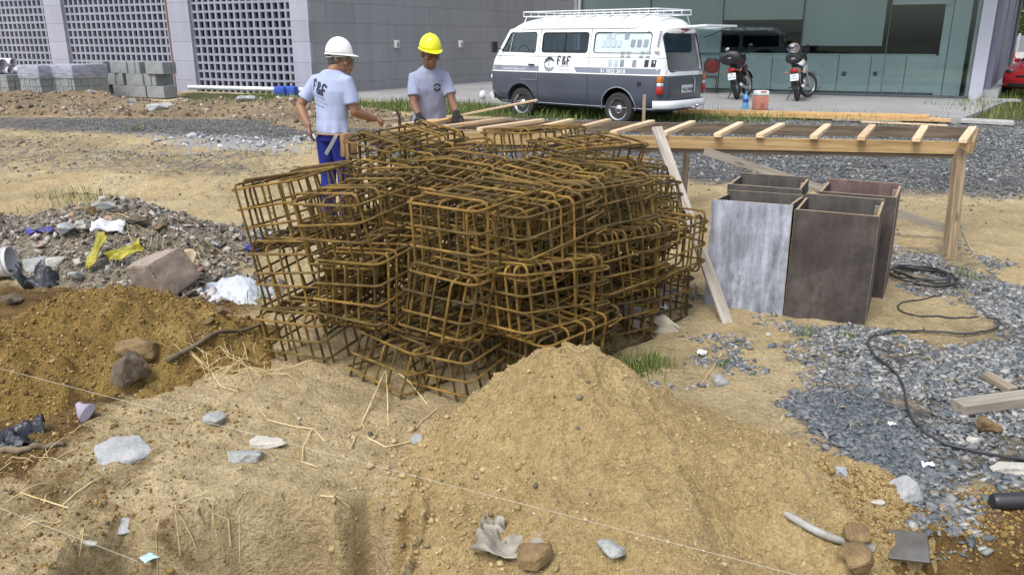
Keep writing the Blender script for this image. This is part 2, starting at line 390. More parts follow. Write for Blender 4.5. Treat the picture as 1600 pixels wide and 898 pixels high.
# ------------------------------------------------------------------ ground material
def ground_mat(name, sandcols, fine=1.0, dark=None, gravel=True):
    m, t, p = nt(name); v = coords(t)
    at = N(t, 'Attribute', attribute_name='zone'); sep = N(t, 'SeparateColor'); t.links.new(at.outputs['Color'], sep.inputs[0])
    a, b, c = sandcols
    big = noise(t, v, .9, 6, .6); mid = noise(t, v, 6, 6, .6); fin = noise(t, v, 90 * fine, 4, .7)
    s1 = ramp(t, big, [(.32, a), (.5, b), (.68, c)])
    s1 = mixc(t, .35, s1, ramp(t, mid, [(.35, a), (.65, c)]))
    grain = ramp(t, fin, [(.3, (.52, .50, .48)), (.5, (.95, .95, .95)), (.72, (1.25, 1.25, 1.25))])
    s1 = mixc(t, .8, s1, grain, 'MULTIPLY')
    # specks of darker and lighter grit
    vo = N(t, 'TexVoronoi'); vo.inputs['Scale'].default_value = 75; t.links.new(v, vo.inputs['Vector'])
    spk = ramp(t, vo.outputs['Color'], [(.86, (0, 0, 0)), (.9, (1, 1, 1))]); dst = ramp(t, vo.outputs['Distance'], [(.25, (1, 1, 1)), (.4, (0, 0, 0))])
    f = math_(t, 'MULTIPLY', spk, dst); s1 = mixc(t, f, s1, (.30, .27, .22))
    crumb = noise(t, v, 34 * fine, 5, .72); s1 = mixc(t, .55, s1, ramp(t, crumb, [(.34, (.64, .61, .56)), (.5, (1, 1, 1)), (.66, (1.22, 1.22, 1.2))]), 'MULTIPLY')
    h = math_(t, 'ADD', math_(t, 'MULTIPLY', fin, .5), math_(t, 'ADD', math_(t, 'MULTIPLY', mid, 1.2), math_(t, 'MULTIPLY', crumb, 2.2)))
    # brown soil
    bro = ramp(t, mid, [(.3, (.085, .052, .02)), (.5, (.17, .105, .038)), (.7, (.25, .165, .065))])
    bro = mixc(t, .8, bro, grain, 'MULTIPLY')
    wob = math_(t, 'MULTIPLY', math_(t, 'SUBTRACT', noise(t, v, 3.5, 6, .7), .5), 1.6)
    def edge(s, lo=.35, hi=.65): return ramp(t, math_(t, 'ADD', s, wob), [(lo, (0, 0, 0)), (hi, (1, 1, 1))])
    cc = mixc(t, edge(sep.outputs[1]), s1, bro)
    # grass soil
    cc = mixc(t, edge(sep.outputs[2]), cc, ramp(t, mid, [(.35, (.05, .06, .02)), (.65, (.12, .115, .05))]))
    if gravel:
        v2 = N(t, 'TexVoronoi'); v2.inputs['Scale'].default_value = 34; t.links.new(v, v2.inputs['Vector'])
        sc2 = N(t, 'SeparateColor'); t.links.new(v2.outputs['Color'], sc2.inputs[0])
        gc = ramp(t, sc2.outputs[0], [(0, (.11, .115, .12)), (.5, (.17, .175, .185)), (.85, (.235, .24, .245)), (1, (.36, .36, .35))])
        gd = ramp(t, v2.outputs['Distance'], [(.3, (1, 1, 1)), (.62, (.35, .34, .33))]); gc = mixc(t, 1, gc, gd, 'MULTIPLY')
        gc = mixc(t, ramp(t, noise(t, v, 2.2, 6, .7), [(.46, (0, 0, 0)), (.72, (.75, .75, .75))]), gc, (.25, .225, .19))
        wob2 = math_(t, 'MULTIPLY', math_(t, 'SUBTRACT', noise(t, v, 9, 6, .75), .5), 2.0)
        ge = ramp(t, math_(t, 'ADD', sep.outputs[0], wob2), [(.30, (0, 0, 0)), (.85, (1, 1, 1))])
        cc = mixc(t, ge, cc, gc)
        h = math_(t, 'ADD', h, math_(t, 'MULTIPLY', math_(t, 'MULTIPLY', math_(t, 'SUBTRACT', 1.0, v2.outputs['Distance']), ge), 1.5))
        # pale plaster dust
        al = ramp(t, math_(t, 'ADD', at.outputs['Alpha'], wob2), [(.5, (0, 0, 0)), (.7, (1, 1, 1))]); 
        cc = mixc(t, al, cc, ramp(t, fin, [(.3, (.22, .23, .24)), (.6, (.42, .43, .45))]))
    t.links.new(cc, p.inputs['Base Color']); p.inputs['Roughness'].default_value = .95; p.inputs['Specular IOR Level'].default_value = .2
    bump(t, p, h, 1.0, .019)
    return m
SAND = ((.34, .235, .12), (.45, .32, .165), (.54, .40, .225))
m_ground = ground_mat('earth', ((.35, .27, .145), (.51, .40, .22), (.66, .54, .33)))
m_sandpile = ground_mat('sand', ((.38, .275, .125), (.49, .36, .17), (.59, .455, .235)), gravel=False)
m_dirt = ground_mat('loam', ((.17, .108, .033), (.29, .188, .056), (.39, .27, .09)), gravel=False)
m_rubble = ground_mat('rubble', ((.19, .165, .125), (.29, .25, .19), (.39, .345, .27)), gravel=False)
m_berm = ground_mat('berm_soil', ((.17, .13, .075), (.27, .20, .12), (.38, .30, .20)), gravel=False)
def grid_mesh(name, xs, ys, hf, mat_, zf=None, cut=None):
    X, Y = np.meshgrid(xs, ys); Z = hf(X, Y); nx, ny = len(xs), len(ys)
    V = np.stack([X, Y, Z], -1).reshape(-1, 3)
    i = np.arange(nx - 1)[None, :] + nx * np.arange(ny - 1)[:, None]
    Fq = np.stack([i, i + 1, i + nx + 1, i + nx], -1).reshape(-1, 4)
    if cut is not None:
        keep = cut(X, Y).reshape(-1); Fq = Fq[keep[Fq].any(1)]
        used = np.zeros(len(V), bool); used[Fq.ravel()] = True; idx = np.cumsum(used) - 1; V = V[used]; Fq = idx[Fq]
    me = bpy.data.meshes.new(name); me.vertices.add(len(V)); me.vertices.foreach_set('co', V.astype(np.float32).ravel())
    me.loops.add(Fq.size); me.loops.foreach_set('vertex_index', Fq.astype(np.int32).ravel())
    me.polygons.add(len(Fq)); me.polygons.foreach_set('loop_start', np.arange(0, Fq.size, 4, dtype=np.int32)); me.polygons.foreach_set('loop_total', np.full(len(Fq), 4, np.int32))
    me.update(calc_edges=True); me.polygons.foreach_set('use_smooth', [True] * len(Fq))
    x, y = V[:, 0], V[:, 1]
    C = np.zeros((len(V), 4), np.float32)
    if zf: C[:, 0], C[:, 1], C[:, 2], C[:, 3] = zf(x, y)
    at = me.color_attributes.new('zone', 'FLOAT_COLOR', 'POINT'); at.data.foreach_set('color', C.ravel())
    return link(name, me, mat_)
def spread(a, b, step, lo, hi, g=1.06):
    xs = list(np.arange(a, b + step / 2, step)); s = step
    while xs[-1] < hi: s *= g; xs.append(xs[-1] + s)
    s = step; f = []
    x = xs[0]
    while x > lo: s *= g; x -= s; f.append(x)
    return np.array(f[::-1] + xs)
gx = spread(-4.2, 4.2, .022, -400, 400); gy = spread(1.5, 7.6, .022, -20, 900, 1.035)
ground = grid_mesh('ground', gx, gy, ground_h, m_ground, lambda x, y: (zones(x, y, GRAV), zones(x, y, BROWN), np.maximum(zones(x, y, GRASS), np.maximum(sstep(22, 32, np.abs(x)), np.maximum(sstep(32, 42, y), 1 - sstep(-12, -6, y)))), zones(x, y, PALE)))
tag(ground, kind='structure', label='sandy building-site ground with gravel patches')
HM = dict(sand_pile=m_sandpile, dirt_pile=m_dirt, rubble_heap=m_rubble, soil_berm=m_berm, spoil_heap=m_berm)
HL = dict(sand_pile=('large pointed pile of tan sand in the foreground before the rebar', 'sand pile'),
          dirt_pile=('low mound of orange-brown dug soil at the left, before the rubble', 'dirt mound'),
          rubble_heap=('heap of grey building rubble and rubbish behind the orange-brown soil', 'rubble heap'),
          soil_berm=('long ridge of loose pale soil before the stacked block pallets', 'soil ridge'),
          spoil_heap=('low crumbly soil heap between the two workers and the van', 'soil heap'))
for n, f, (x0, x1, y0, y1), st in HEAPS:
    o = grid_mesh(n, np.arange(x0, x1, st), np.arange(y0, y1, st), lambda X, Y, f=f: ground_h(X, Y) + f(X, Y), HM[n], None, lambda X, Y, f=f: f(X, Y) > -.03)
    tag(o, *HL[n])
# ------------------------------------------------------------------ scattered chips, clods and blades (one mesh each)
rng = np.random.default_rng(7)
def templates(kind, n=10):
    T = []
    for k in range(n):
        bm = bmesh.new()
        if kind == 'chip': bmesh.ops.create_cube(bm, size=1.2)
        else: bmesh.ops.create_icosphere(bm, subdivisions=2, radius=.60)
        rr = random.Random(k * 7 + (3 if kind == 'chip' else 5))
        if kind == 'chip':
            for vv in bm.verts: vv.co += Vector([rr.uniform(-.33, .33) for _ in range(3)])
            s = (1, rr.uniform(.55, .9), rr.uniform(.2, .4))
        else:
            for vv in bm.verts: vv.co *= rr.uniform(.62, 1.12)
            s = (1, rr.uniform(.7, 1), rr.uniform(.6, .9))
        for vv in bm.verts: vv.co = Vector((vv.co.x * s[0], vv.co.y * s[1], vv.co.z * s[2]))
        bmesh.ops.triangulate(bm, faces=bm.faces); bmesh.ops.recalc_face_normals(bm, faces=bm.faces)
        bm.verts.index_update()
        T.append((np.array([v.co[:] for v in bm.verts]), np.array([[v.index for v in f.verts] for f in bm.faces]))); bm.free()
    return T
TC, TL = templates('chip'), templates('lump')
def scatter(name, P, S, T, mat_, tilt=.5, shade=None, sink=.0, parent=None):
    """P: (n,3) points, S: sizes"""
    n = len(P); k = rng.integers(0, len(T), n); Vs = []; Fs = []; Cs = []; off = 0
    az = rng.uniform(0, 2 * PI, n); ax = rng.normal(0, tilt, n); ay = rng.normal(0, tilt, n)
    sh = rng.random(n) if shade is None else shade
    for j, (tv, tf) in enumerate(T):
        m = np.where(k == j)[0]
        if not len(m): continue
        c, s = np.cos(az[m]), np.sin(az[m]); V = tv[None] * S[m][:, None, None]
        ca, sa = np.cos(ax[m])[:, None], np.sin(ax[m])[:, None]; y = V[..., 1] * ca - V[..., 2] * sa; z = V[..., 1] * sa + V[..., 2] * ca; x = V[..., 0]
        cb, sb = np.cos(ay[m])[:, None], np.sin(ay[m])[:, None]; x2 = x * cb + z * sb; z2 = -x * sb + z * cb
        X = x2 * c[:, None] - y * s[:, None]; Y = x2 * s[:, None] + y * c[:, None]
        W = np.stack([X, Y, z2], -1) + P[m][:, None, :] - np.array([0, 0, sink])
        nv = tv.shape[0]; base = off + np.arange(len(m))[:, None, None] * nv
        Vs.append(W.reshape(-1, 3)); Fs.append((tf[None] + base).reshape(-1, 3)); off += len(m) * nv
        Cs.append(np.repeat(sh[m], nv))
    V = np.concatenate(Vs); Fc = np.concatenate(Fs); C = np.concatenate(Cs)
    return tri_mesh(name, V, Fc, C, mat_, parent)
def tri_mesh(name, V, Fc, C, mat_, parent=None):
    me = bpy.data.meshes.new(name); me.vertices.add(len(V)); me.vertices.foreach_set('co', V.astype(np.float32).ravel())
    me.loops.add(Fc.size); me.loops.foreach_set('vertex_index', Fc.astype(np.int32).ravel())
    me.polygons.add(len(Fc)); me.polygons.foreach_set('loop_start', np.arange(0, Fc.size, 3, dtype=np.int32)); me.polygons.foreach_set('loop_total', np.full(len(Fc), 3, np.int32))
    me.update(calc_edges=True)
    a = me.attributes.new('tone', 'FLOAT', 'POINT'); a.data.foreach_set('value', C.astype(np.float32))
    return link(name, me, mat_, parent)
def tone_mat(name, stops, rough=.9, interp='LINEAR', sss=0, bs=120):
    m, t, p = nt(name); a = N(t, 'Attribute', attribute_name='tone'); cc = ramp(t, a.outputs['Fac'], stops, interp)
    v = coords(t); cc = mixc(t, .5, cc, ramp(t, noise(t, v, bs, 3), [(.3, (.6, .6, .6)), (.7, (1.2, 1.2, 1.2))]), 'MULTIPLY')
    t.links.new(cc, p.inputs['Base Color']); p.inputs['Roughness'].default_value = rough; p.inputs['Specular IOR Level'].default_value = .3
    return m
m_chip = tone_mat('slate_chip', [(0, (.075, .092, .10)), (.3, (.125, .142, .155)), (.6, (.19, .20, .21)), (.8, (.25, .25, .245)), (.93, (.29, .28, .25)), (1, (.38, .38, .36))])
m_clod = tone_mat('sand_clod', [(0, (.28, .21, .105)), (.6, (.39, .295, .15)), (.98, (.46, .36, .20)), (1, (.5, .46, .38))])
m_bclod = tone_mat('soil_clod', [(0, (.12, .075, .025)), (.6, (.26, .17, .056)), (1, (.36, .25, .10))])
m_rclod = tone_mat('rubble_bit', [(0, (.08, .068, .05)), (.5, (.19, .155, .11)), (.75, (.28, .235, .17)), (.9, (.42, .40, .36)), (.955, (.33, .19, .12)), (1, (.6, .6, .58))])
m_rub2 = tone_mat('debris_bit', [(0, (.10, .09, .075)), (.5, (.24, .215, .18)), (.75, (.36, .33, .28)), (.9, (.48, .46, .43)), (.955, (.38, .22, .14)), (1, (.62, .62, .60))])
m_blade = tone_mat('grass_blade', [(0, (.05, .085, .02)), (.55, (.10, .17, .035)), (.85, (.20, .24, .06)), (1, (.42, .36, .17))], .6)
def rnd_px(n, x0, x1, y0, y1):
    """random points over a patch of ground, evenly by area"""
    return rng.uniform(x0, x1, n), rng.uniform(y0, y1, n)
def place(x, y, s, dz=.25):
    return np.stack([x, y, all_h(x, y) + s * dz], -1)
def infront(x, y): return np.abs(x) < (y * .72 + .5)
# gravel close by
x, y = rnd_px(260000, .7, 5.2, 2.3, 7.4); g = zones(x, y, GRAV); g = g + .9 * (fbm(x, y, 3.2, 4, 101)) * .5
k = (g > rng.uniform(.30, 1.25, len(x))) & infront(x, y) & (all_h(x, y) - ground_h(x, y) < .01) & (rng.random(len(x)) < np.clip(1.5 - y * .13, .3, 1))
x, y = x[k], y[k]; s = rng.gamma(3.2, .0042, len(x)).clip(.005, .034)
pk = pmask(x, y, GRAV[4][0], .15); shn = np.clip(rng.random(len(x)) * (1 - .45 * pk) + .10 * (1 - pk), 0, 1)
tag(scatter('gravel', place(x, y, s, .12), s, TC, m_chip, .32, shn), 'blue-grey crushed stone spread over the right foreground', 'gravel', kind='stuff')
# gravel of the site road
x, y = rnd_px(420000, -9, 10, 7, 16.5); g = zones(x, y, GRAV) + .35 * fbm(x, y, 1.5, 4, 103)
k = (g > rng.uniform(.3, 1.25, len(x))) & infront(x, y) & (all_h(x, y) - ground_h(x, y) < .01) & (rng.random(len(x)) < np.where(x < -.5, .30, .55))
x, y = x[k], y[k]; s = rng.gamma(3.2, .0046, len(x)).clip(.008, .04) * np.where(x < -.5, .8, 1)
sh = np.clip(rng.random(len(x)) + (rng.random(len(x)) < .04) * .5, 0, 1)
tag(scatter('road_gravel', place(x, y, s, .2), s, TC, m_chip, .35, sh), 'grey crushed stone of the site road behind the timber table', 'gravel', kind='stuff')
# sparse chips over the sand
x, y = rnd_px(26000, -5, 5, 2.1, 12); k = infront(x, y) & (fbm(x, y, 1.3, 3, 105) > rng.uniform(-.5, 1.2, len(x)))
x, y = x[k], y[k]; s = rng.gamma(2.5, .0035, len(x)).clip(.003, .03)
tag(scatter('grit', place(x, y, s, .15), s, TL, m_rclod, .5), 'small mixed grit and pebbles strewn over the sandy ground', 'grit', kind='stuff')
def on_heap(n, hf, box, dens):
    x, y = rnd_px(n, box[0], box[1], box[2], box[3]); h = hf(x, y); k = (h > 0) & (rng.random(n) < dens); return x[k], y[k]
x, y = on_heap(90000, sand_h, HEAPS[0][2], .5); s = rng.gamma(1.8, .0021, len(x)).clip(.0015, .018)
x2, y2 = rnd_px(22000, -3.2, 2.6, 2.1, 4.6); k = fbm(x2, y2, 2, 3, 109) > rng.uniform(-.6, .9, len(x2)); x2, y2 = x2[k], y2[k]; s2 = rng.gamma(1.6, .0024, len(x2)).clip(.0015, .022)
tag(scatter('sand_clods', place(np.r_[x, x2], np.r_[y, y2], np.r_[s, s2], .1), np.r_[s, s2], TL, m_clod, .5), 'damp tan sand crumbs over the sand pile and around it', 'sand crumbs', kind='stuff')
x, y = on_heap(150000, dirt_h, HEAPS[1][2], .55); x2, y2 = rnd_px(16000, 1.15, 2.6, 1.9, 2.75); x3, y3 = rnd_px(26000, -3.4, -.3, 2.0, 3.4); kq = (x3 < -1.2) | (y3 < 2.6); x3, y3 = x3[kq], y3[kq]
k = fbm(x3, y3, 2, 3, 119) > rng.uniform(-.5, .9, len(x3)); x = np.r_[x, x2, x3[k]]; y = np.r_[y, y2, y3[k]]; s = rng.gamma(1.3, .0038, len(x)).clip(.002, .04)
tag(scatter('soil_clods', place(x, y, s, .1), s, TL, m_bclod, .5), 'crumbs of orange-brown soil over the left mound and the pit edge', 'soil crumbs', kind='stuff')
x, y = on_heap(90000, rub_h, HEAPS[2][2], .6); s = rng.gamma(1.1, .009, len(x)).clip(.004, .09)
tag(scatter('rubble_bits', place(x, y, s, .15), s, TC, m_rub2, .6), 'broken masonry, wood and mortar bits covering the rubble heap', 'rubble', kind='stuff')
bx = [on_heap(26000, berm_h, (-16, -2, 15.5, 21), .5), on_heap(12000, spoil_h, HEAPS[4][2], .5)]
x = np.r_[bx[0][0], bx[1][0]]; y = np.r_[bx[0][1], bx[1][1]]; s = rng.gamma(1.7, .018, len(x)).clip(.01, .16)
x4, y4 = rnd_px(9000, -9, .5, 8, 13.5); k = (fbm(x4, y4, .7, 3, 131) > rng.uniform(-.2, .9, len(x4))); x4, y4 = x4[k], y4[k]; s4 = rng.gamma(1.5, .010, len(x4)).clip(.006, .07)
tag(scatter('berm_clods', place(np.r_[x, x4], np.r_[y, y4], np.r_[s, s4], .1), np.r_[s, s4], TL, m_rclod, .5), 'lumps of dry soil and rubble along the ridge and the muddy track', 'soil lumps', kind='stuff')
# white plaster lumps along the track
x, y = rnd_px(5000, -6, -1.2, 9.6, 13.6); k = zones(x, y, PALE) * 1.0 + .5 * fbm(x, y, 1.5, 3, 133) > rng.uniform(.3, 1.1, len(x)); x, y = x[k], y[k]
m_plaster = tone_mat('plaster_bit', [(0, (.25, .26, .28)), (.6, (.42, .43, .46)), (1, (.66, .67, .69))])
s = rng.gamma(1.6, .016, len(x)).clip(.008, .12)
tag(scatter('plaster_rubble', place(x, y, s, .15), s, TC, m_plaster, .5), 'whitish plaster rubble strewn along the muddy track behind the rebar', 'plaster rubble', kind='stuff')
# grass
def blades(name, P, H, lean, wid, mat_, label):
    n = len(P); a = rng.uniform(0, 2 * PI, n); l = rng.normal(0, lean, n); b = rng.uniform(0, 2 * PI, n)
    dx, dy = np.cos(a) * wid * .5, np.sin(a) * wid * .5; lx, ly = np.cos(b) * l * H, np.sin(b) * l * H; z0 = np.zeros(n)
    B0 = P + np.stack([-dx, -dy, z0 - .01], -1); B1 = P + np.stack([dx, dy, z0 - .01], -1)
    M0 = P + np.stack([lx * .35 - dx * .7, ly * .35 - dy * .7, H * .6], -1); M1 = P + np.stack([lx * .35 + dx * .7, ly * .35 + dy * .7, H * .6], -1)
    T_ = P + np.stack([lx, ly, H * (1 - np.abs(l) * .25)], -1)
    V = np.stack([B0, B1, M0, M1, T_], 1).reshape(-1, 3); i = np.arange(n)[:, None] * 5
    Fc = (i[:, None, :] + np.array([[0, 1, 3], [0, 3, 2], [2, 3, 4]])[None]).reshape(-1, 3)
    o = tri_mesh(name, V, Fc, np.repeat(rng.random(n), 5), mat_); return tag(o, label, 'grass', kind='stuff')
def gfield(n, x0, x1, y0, y1, Z, thr=.4):
    x, y = rnd_px(n, x0, x1, y0, y1); k = (zones(x, y, Z) + .5 * fbm(x, y, .9, 3, 141) > rng.uniform(thr - .2, thr + .6, n)); return x[k], y[k]
x, y = gfield(90000, -7, 12.5, 14, 24, GRASS[:2]); pa, pb_ = at_z(1505, 184, .23), at_z(765, 161, .23); k = ((pb_.x - pa.x) * (y - pa.y) - (pb_.y - pa.y) * (x - pa.x)) > -.15 * rng.random(len(x)); k |= x < -4.2; x, y = x[k], y[k]; P = np.stack([x, y, all_h(x, y)], -1)
blades('grass_strip', P, rng.gamma(5, .024, len(x)).clip(.04, .3), .45, .010, m_blade, 'green grass strip under the van and along the porch edge')
x, y = gfield(60000, 8.5, 26, 14.5, 40, GRASS[2:3]); P = np.stack([x, y, all_h(x, y)], -1)
blades('lawn_grass', P, rng.gamma(5, .03, len(x)).clip(.05, .35), .45, .016, m_blade, 'unmown grass around the red car at the right')
def tuft(px, py, n, r, h, label, sd=0):
    c = G(px, py); x = rng.normal(c.x, r, n); y = rng.normal(c.y, r * .8, n); P = np.stack([x, y, all_h(x, y)], -1)
    o = blades('grass_tuft', P, rng.gamma(5, h / 5, n), .8, .004 + h * .02, m_blade, label); del o['kind']; o['category'] = 'grass tuft'; return o
tuft(1008, 574, 420, .075, .058, 'thick green grass tuft behind the sand pile')
tuft(1325, 432 + 98, 40, .03, .04, 'tiny weed on the gravel edge right of the dark box')
tuft(115, 312, 160, .25, .10, 'sparse grass patch on the track behind the rubble heap')
tuft(1510, 437, 60, .05, .07, 'small weed beside the coiled cable')
tuft(1262, 522, 40, .03, .05, 'small weed before the dark wooden box')
tuft(405, 470, 60, .06, .05, 'small green weed beside the white plaster powder')
tuft(1132, 572, 46, .02, .04, 'thin weed by the forked dry twig')
# ------------------------------------------------------------------ building materials
def stone_mat(name, c, c2, tile=None, rough=.7):
    m, t, p = nt(name); v = coords(t)
    cc = ramp(t, noise(t, v, .7, 5, .6), [(.3, c2), (.7, c)])
    cc = mixc(t, .5, cc, ramp(t, noise(t, v, 60, 3, .6), [(.3, (.85, .85, .85)), (.7, (1.1, 1.1, 1.1))]), 'MULTIPLY')
    # vertical streaks of dirt
    cc = mixc(t, .35, cc, ramp(t, noise(t, coords(t, (3, 3, .15)), 1.5, 5, .6), [(.35, (.75, .75, .75)), (.6, (1, 1, 1))]), 'MULTIPLY')
    if tile:
        br = N(t, 'TexBrick'); br.inputs['Scale'].default_value = 1; br.inputs['Brick Width'].default_value = tile[0]; br.inputs['Row Height'].default_value = tile[1]
        br.inputs['Mortar Size'].default_value = tile[2]; br.inputs['Mortar Smooth'].default_value = .1; br.offset = tile[3] if len(tile) > 3 else .5
        br.inputs['Color1'].default_value = (.93, .93, .93, 1); br.inputs['Color2'].default_value = (1.04, 1.04, 1.04, 1); br.inputs['Mortar'].default_value = (.74, .74, .74, 1)
        tc = N(t, 'TexCoord'); sx = N(t, 'SeparateXYZ'); t.links.new(tc.outputs['Object'], sx.inputs[0]); cb = N(t, 'CombineXYZ')
        t.links.new(sx.outputs[0], cb.inputs[0]); t.links.new(sx.outputs[2 if len(tile) < 5 else 1], cb.inputs[1]); t.links.new(cb.outputs[0], br.inputs['Vector'])
        cc = mixc(t, 1, cc, br.outputs['Color'], 'MULTIPLY')
        bump(t, p, math_(t, 'SUBTRACT', 1.0, br.outputs['Fac']), .6, .006)
    t.links.new(cc, p.inputs['Base Color']); p.inputs['Roughness'].default_value = rough; p.inputs['Specular IOR Level'].default_value = .3
    return m
m_lblock = stone_mat('pale_block', (.31, .325, .395), (.26, .275, .34))
m_clad = stone_mat('grey_cladding', (.29, .295, .305), (.27, .275, .285), (1.15, .535, .010))
m_cladl = stone_mat('pale_cladding', (.38, .395, .48), (.34, .35, .43), (8.0, .535, .010))
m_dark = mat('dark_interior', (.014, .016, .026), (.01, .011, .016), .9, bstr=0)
m_white = mat('white_panel', (.43, .47, .465), (.40, .44, .435), .5, scale=1.5, bstr=0)
m_whitewall = mat('white_wall_paint', (.50, .52, .60), (.45, .47, .55), .6, scale=1.2, bscale=30, bstr=.1)
m_blind = mat('roller_blind', (.32, .35, .35), (.30, .33, .33), .8, scale=1, stretch=(1, 1, .2), bscale=200, bstr=.1)
m_alu = mat('aluminium', (.10, .11, .12), None, .4, .6, bstr=0)
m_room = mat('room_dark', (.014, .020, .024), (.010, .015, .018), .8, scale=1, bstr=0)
m_tile = stone_mat('porch_tile', (.38, .375, .37), (.32, .315, .31), (.9, .9, .012, 0, 1), .45)
m_purple = mat('grey_purple_panel', (.17, .17, .25), (.15, .15, .22), .45, scale=1, bstr=0)
m_roofgrey = mat('dark_trim', (.10, .11, .12), None, .5, scale=2, bstr=0)
m_concrete = mat('concrete', (.42, .42, .41), (.32, .32, .31), .85, scale=5, bscale=50, bstr=.3)
m_bblock = mat('block_concrete', (.27, .29, .295), (.21, .225, .23), .9, scale=7, bscale=90, bstr=.4, bdist=.004)
def glass_mat(name, tint=(.84, .90, .90), refl=1.0):
    m, t, p = nt(name); t.nodes.remove(p); o = [n for n in t.nodes if n.type == 'OUTPUT_MATERIAL'][0]
    ge_ = N(t, 'NewGeometry'); ior = N(t, 'Mix', data_type='FLOAT'); ior.inputs[2].default_value = 1.6; ior.inputs[3].default_value = 1 / 1.6; t.links.new(ge_.outputs['Backfacing'], ior.inputs[0]); tr = N(t, 'BsdfTransparent'); tr.inputs[0].default_value = (*tint, 1); gl = N(t, 'BsdfGlossy'); gl.inputs['Roughness'].default_value = .0
    gl.inputs['Color'].default_value = (refl * .82, refl * .97, refl, 1); fr = N(t, 'Fresnel'); t.links.new(ior.outputs[0], fr.inputs[0]); mx = N(t, 'MixShader')
    t.links.new(fr.outputs[0], mx.inputs[0]); t.links.new(tr.outputs[0], mx.inputs[1]); t.links.new(gl.outputs[0], mx.inputs[2]); t.links.new(mx.outputs[0], o.inputs[0]); return m
m_glass = glass_mat('shop_glass', (.84, .90, .90), .62)
# local frame of a wall: X along it, Y outwards, Z up
def wall_M(P, D, z=0):
    D = Vector((D[0], D[1], 0)).normalized(); n = Vector((D.y, -D.x, 0))
    M = Matrix((D, -n, Vector((0, 0, 1)))).transposed().to_4x4(); M.translation = Vector((P[0], P[1], z)); return M
ZB = .22
# ---- vented block wing
Pc = at_z(493, 149, ZB); DU = Vector((-math.cos(R(24.6)), math.sin(R(24.6)), 0))
vb = empty('office_building', (Pc.x, Pc.y, 0), label='grey office building with vented block wall, stone side wall and a glazed porch front', cat='building')
def W(mb, name, m, P, D, z=0, **k):          # wall piece under the building, given in the wall's own frame
    M = Matrix.Translation(-Vector((Pc.x, Pc.y, 0))) @ wall_M(P, D, z); return obj(name, mb, m, vb, M=M, **k)
def s_of(px, py=40, P=Pc, D=DU):
    q = on_wall(px, py, P, D); return (q - P).to_2d().dot(Vector((D[0], D[1])))
HT = 4.6
cols_px = [(457, 493), (264, 300), (76, 103), (-160, -125)]
ss = [tuple(sorted((s_of(a), s_of(b)))) for a, b in cols_px]; ss[0] = (0, ss[0][1]); ss.append((ss[-1][1] + 6.2, ss[-1][1] + 6.9))
for a, b in ss:
    mb = MB(); mb.box(((a + b) / 2, -.13, HT / 2), (b - a, .42, HT)); W(mb, 'column', m_cladl, Pc, DU)
for (a, b), (c, d) in zip(ss[:-1], ss[1:]):
    w0, w1 = b + .003, c - .003; n = max(1, round((w1 - w0) / .222)); pw = (w1 - w0) / n; ph = .232; nz = int((HT - .1) / ph)
    mb = MB()
    for i in range(n + 1): mb.box((w0 + i * pw, -.07, .1 + nz * ph / 2), (.072, .09, nz * ph - .004))
    for k in range(nz + 1): mb.box(((w0 + w1) / 2, -.07, .1 + k * ph), (w1 - w0, .096, .062))
    W(mb, 'vent_block_screen', m_lblock, Pc, DU)
    mb = MB(); mb.box(((w0 + w1) / 2, -.03, .06), (w1 - w0, .3, .14)); W(mb, 'plinth', m_concrete, Pc, DU)
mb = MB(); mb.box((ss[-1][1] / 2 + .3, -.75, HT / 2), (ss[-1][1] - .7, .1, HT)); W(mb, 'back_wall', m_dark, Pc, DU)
mb = MB(); sx = s_of(268, 50); mb.tube([(sx, .05, .1), (sx + .02, .05, 4.5)], .05, 10); W(mb, 'drain_pipe', mat('brown_pipe', (.17, .10, .07)), Pc, DU, smooth=True)
# ---- grey side wall
DG = Vector((.53, .85, 0)).normalized(); LG = 17.0
mb = MB(); mb.box((LG / 2 + .01, .3, HT / 2), (LG, .6, HT)); W(mb, 'side_wall', m_clad, (Pc.x, Pc.y), (DG.x, DG.y), -.04)
mb = MB(); mb.box((LG / 2, .02, .28), (LG, .05, .10)); 
for px, py in ((618, 69), (718, 69)):
    q = on_wall(px, py, Pc, DG); s = (q - Pc).to_2d().dot(DG.to_2d())
    mb = MB(); mb.box((0, .05, 0), (.15, .10, .22)); e = empty('wall_lamp', M=wall_M((q.x, q.y), (-DG.x, -DG.y), q.z), label='small white box lamp on the grey wall, %s' % ('left of the yellow helmet' if px < 650 else 'between the yellow helmet and the van'), cat='wall lamp')
    e['group'] = 'wall lamps on the grey side wall'
    obj('lamp_housing', mb, mat('lamp_white', (.75, .75, .75)), e, bevel=.01); mb = MB(); mb.box((.0, .102, -.02), (.08, .01, .13)); obj('lamp_glass', mb, mat('lamp_glass', (.25, .26, .28), rough=.2), e)
# ---- glazed front
ZP = .25
PR = at_z(1512, 153, ZP); DF = Vector((-math.cos(R(24)), math.sin(R(24)), 0))
LF = s_of(905, 100, PR, DF)
def sF(px, py=60): return s_of(px, py, PR, DF)
def zF(px, py): return on_wall(px, py, PR, DF).z
def WF(mb, name, m, **k): return W(mb, name, m, PR, DF, 0, **k)
sR = 0.0
zt = 4.3
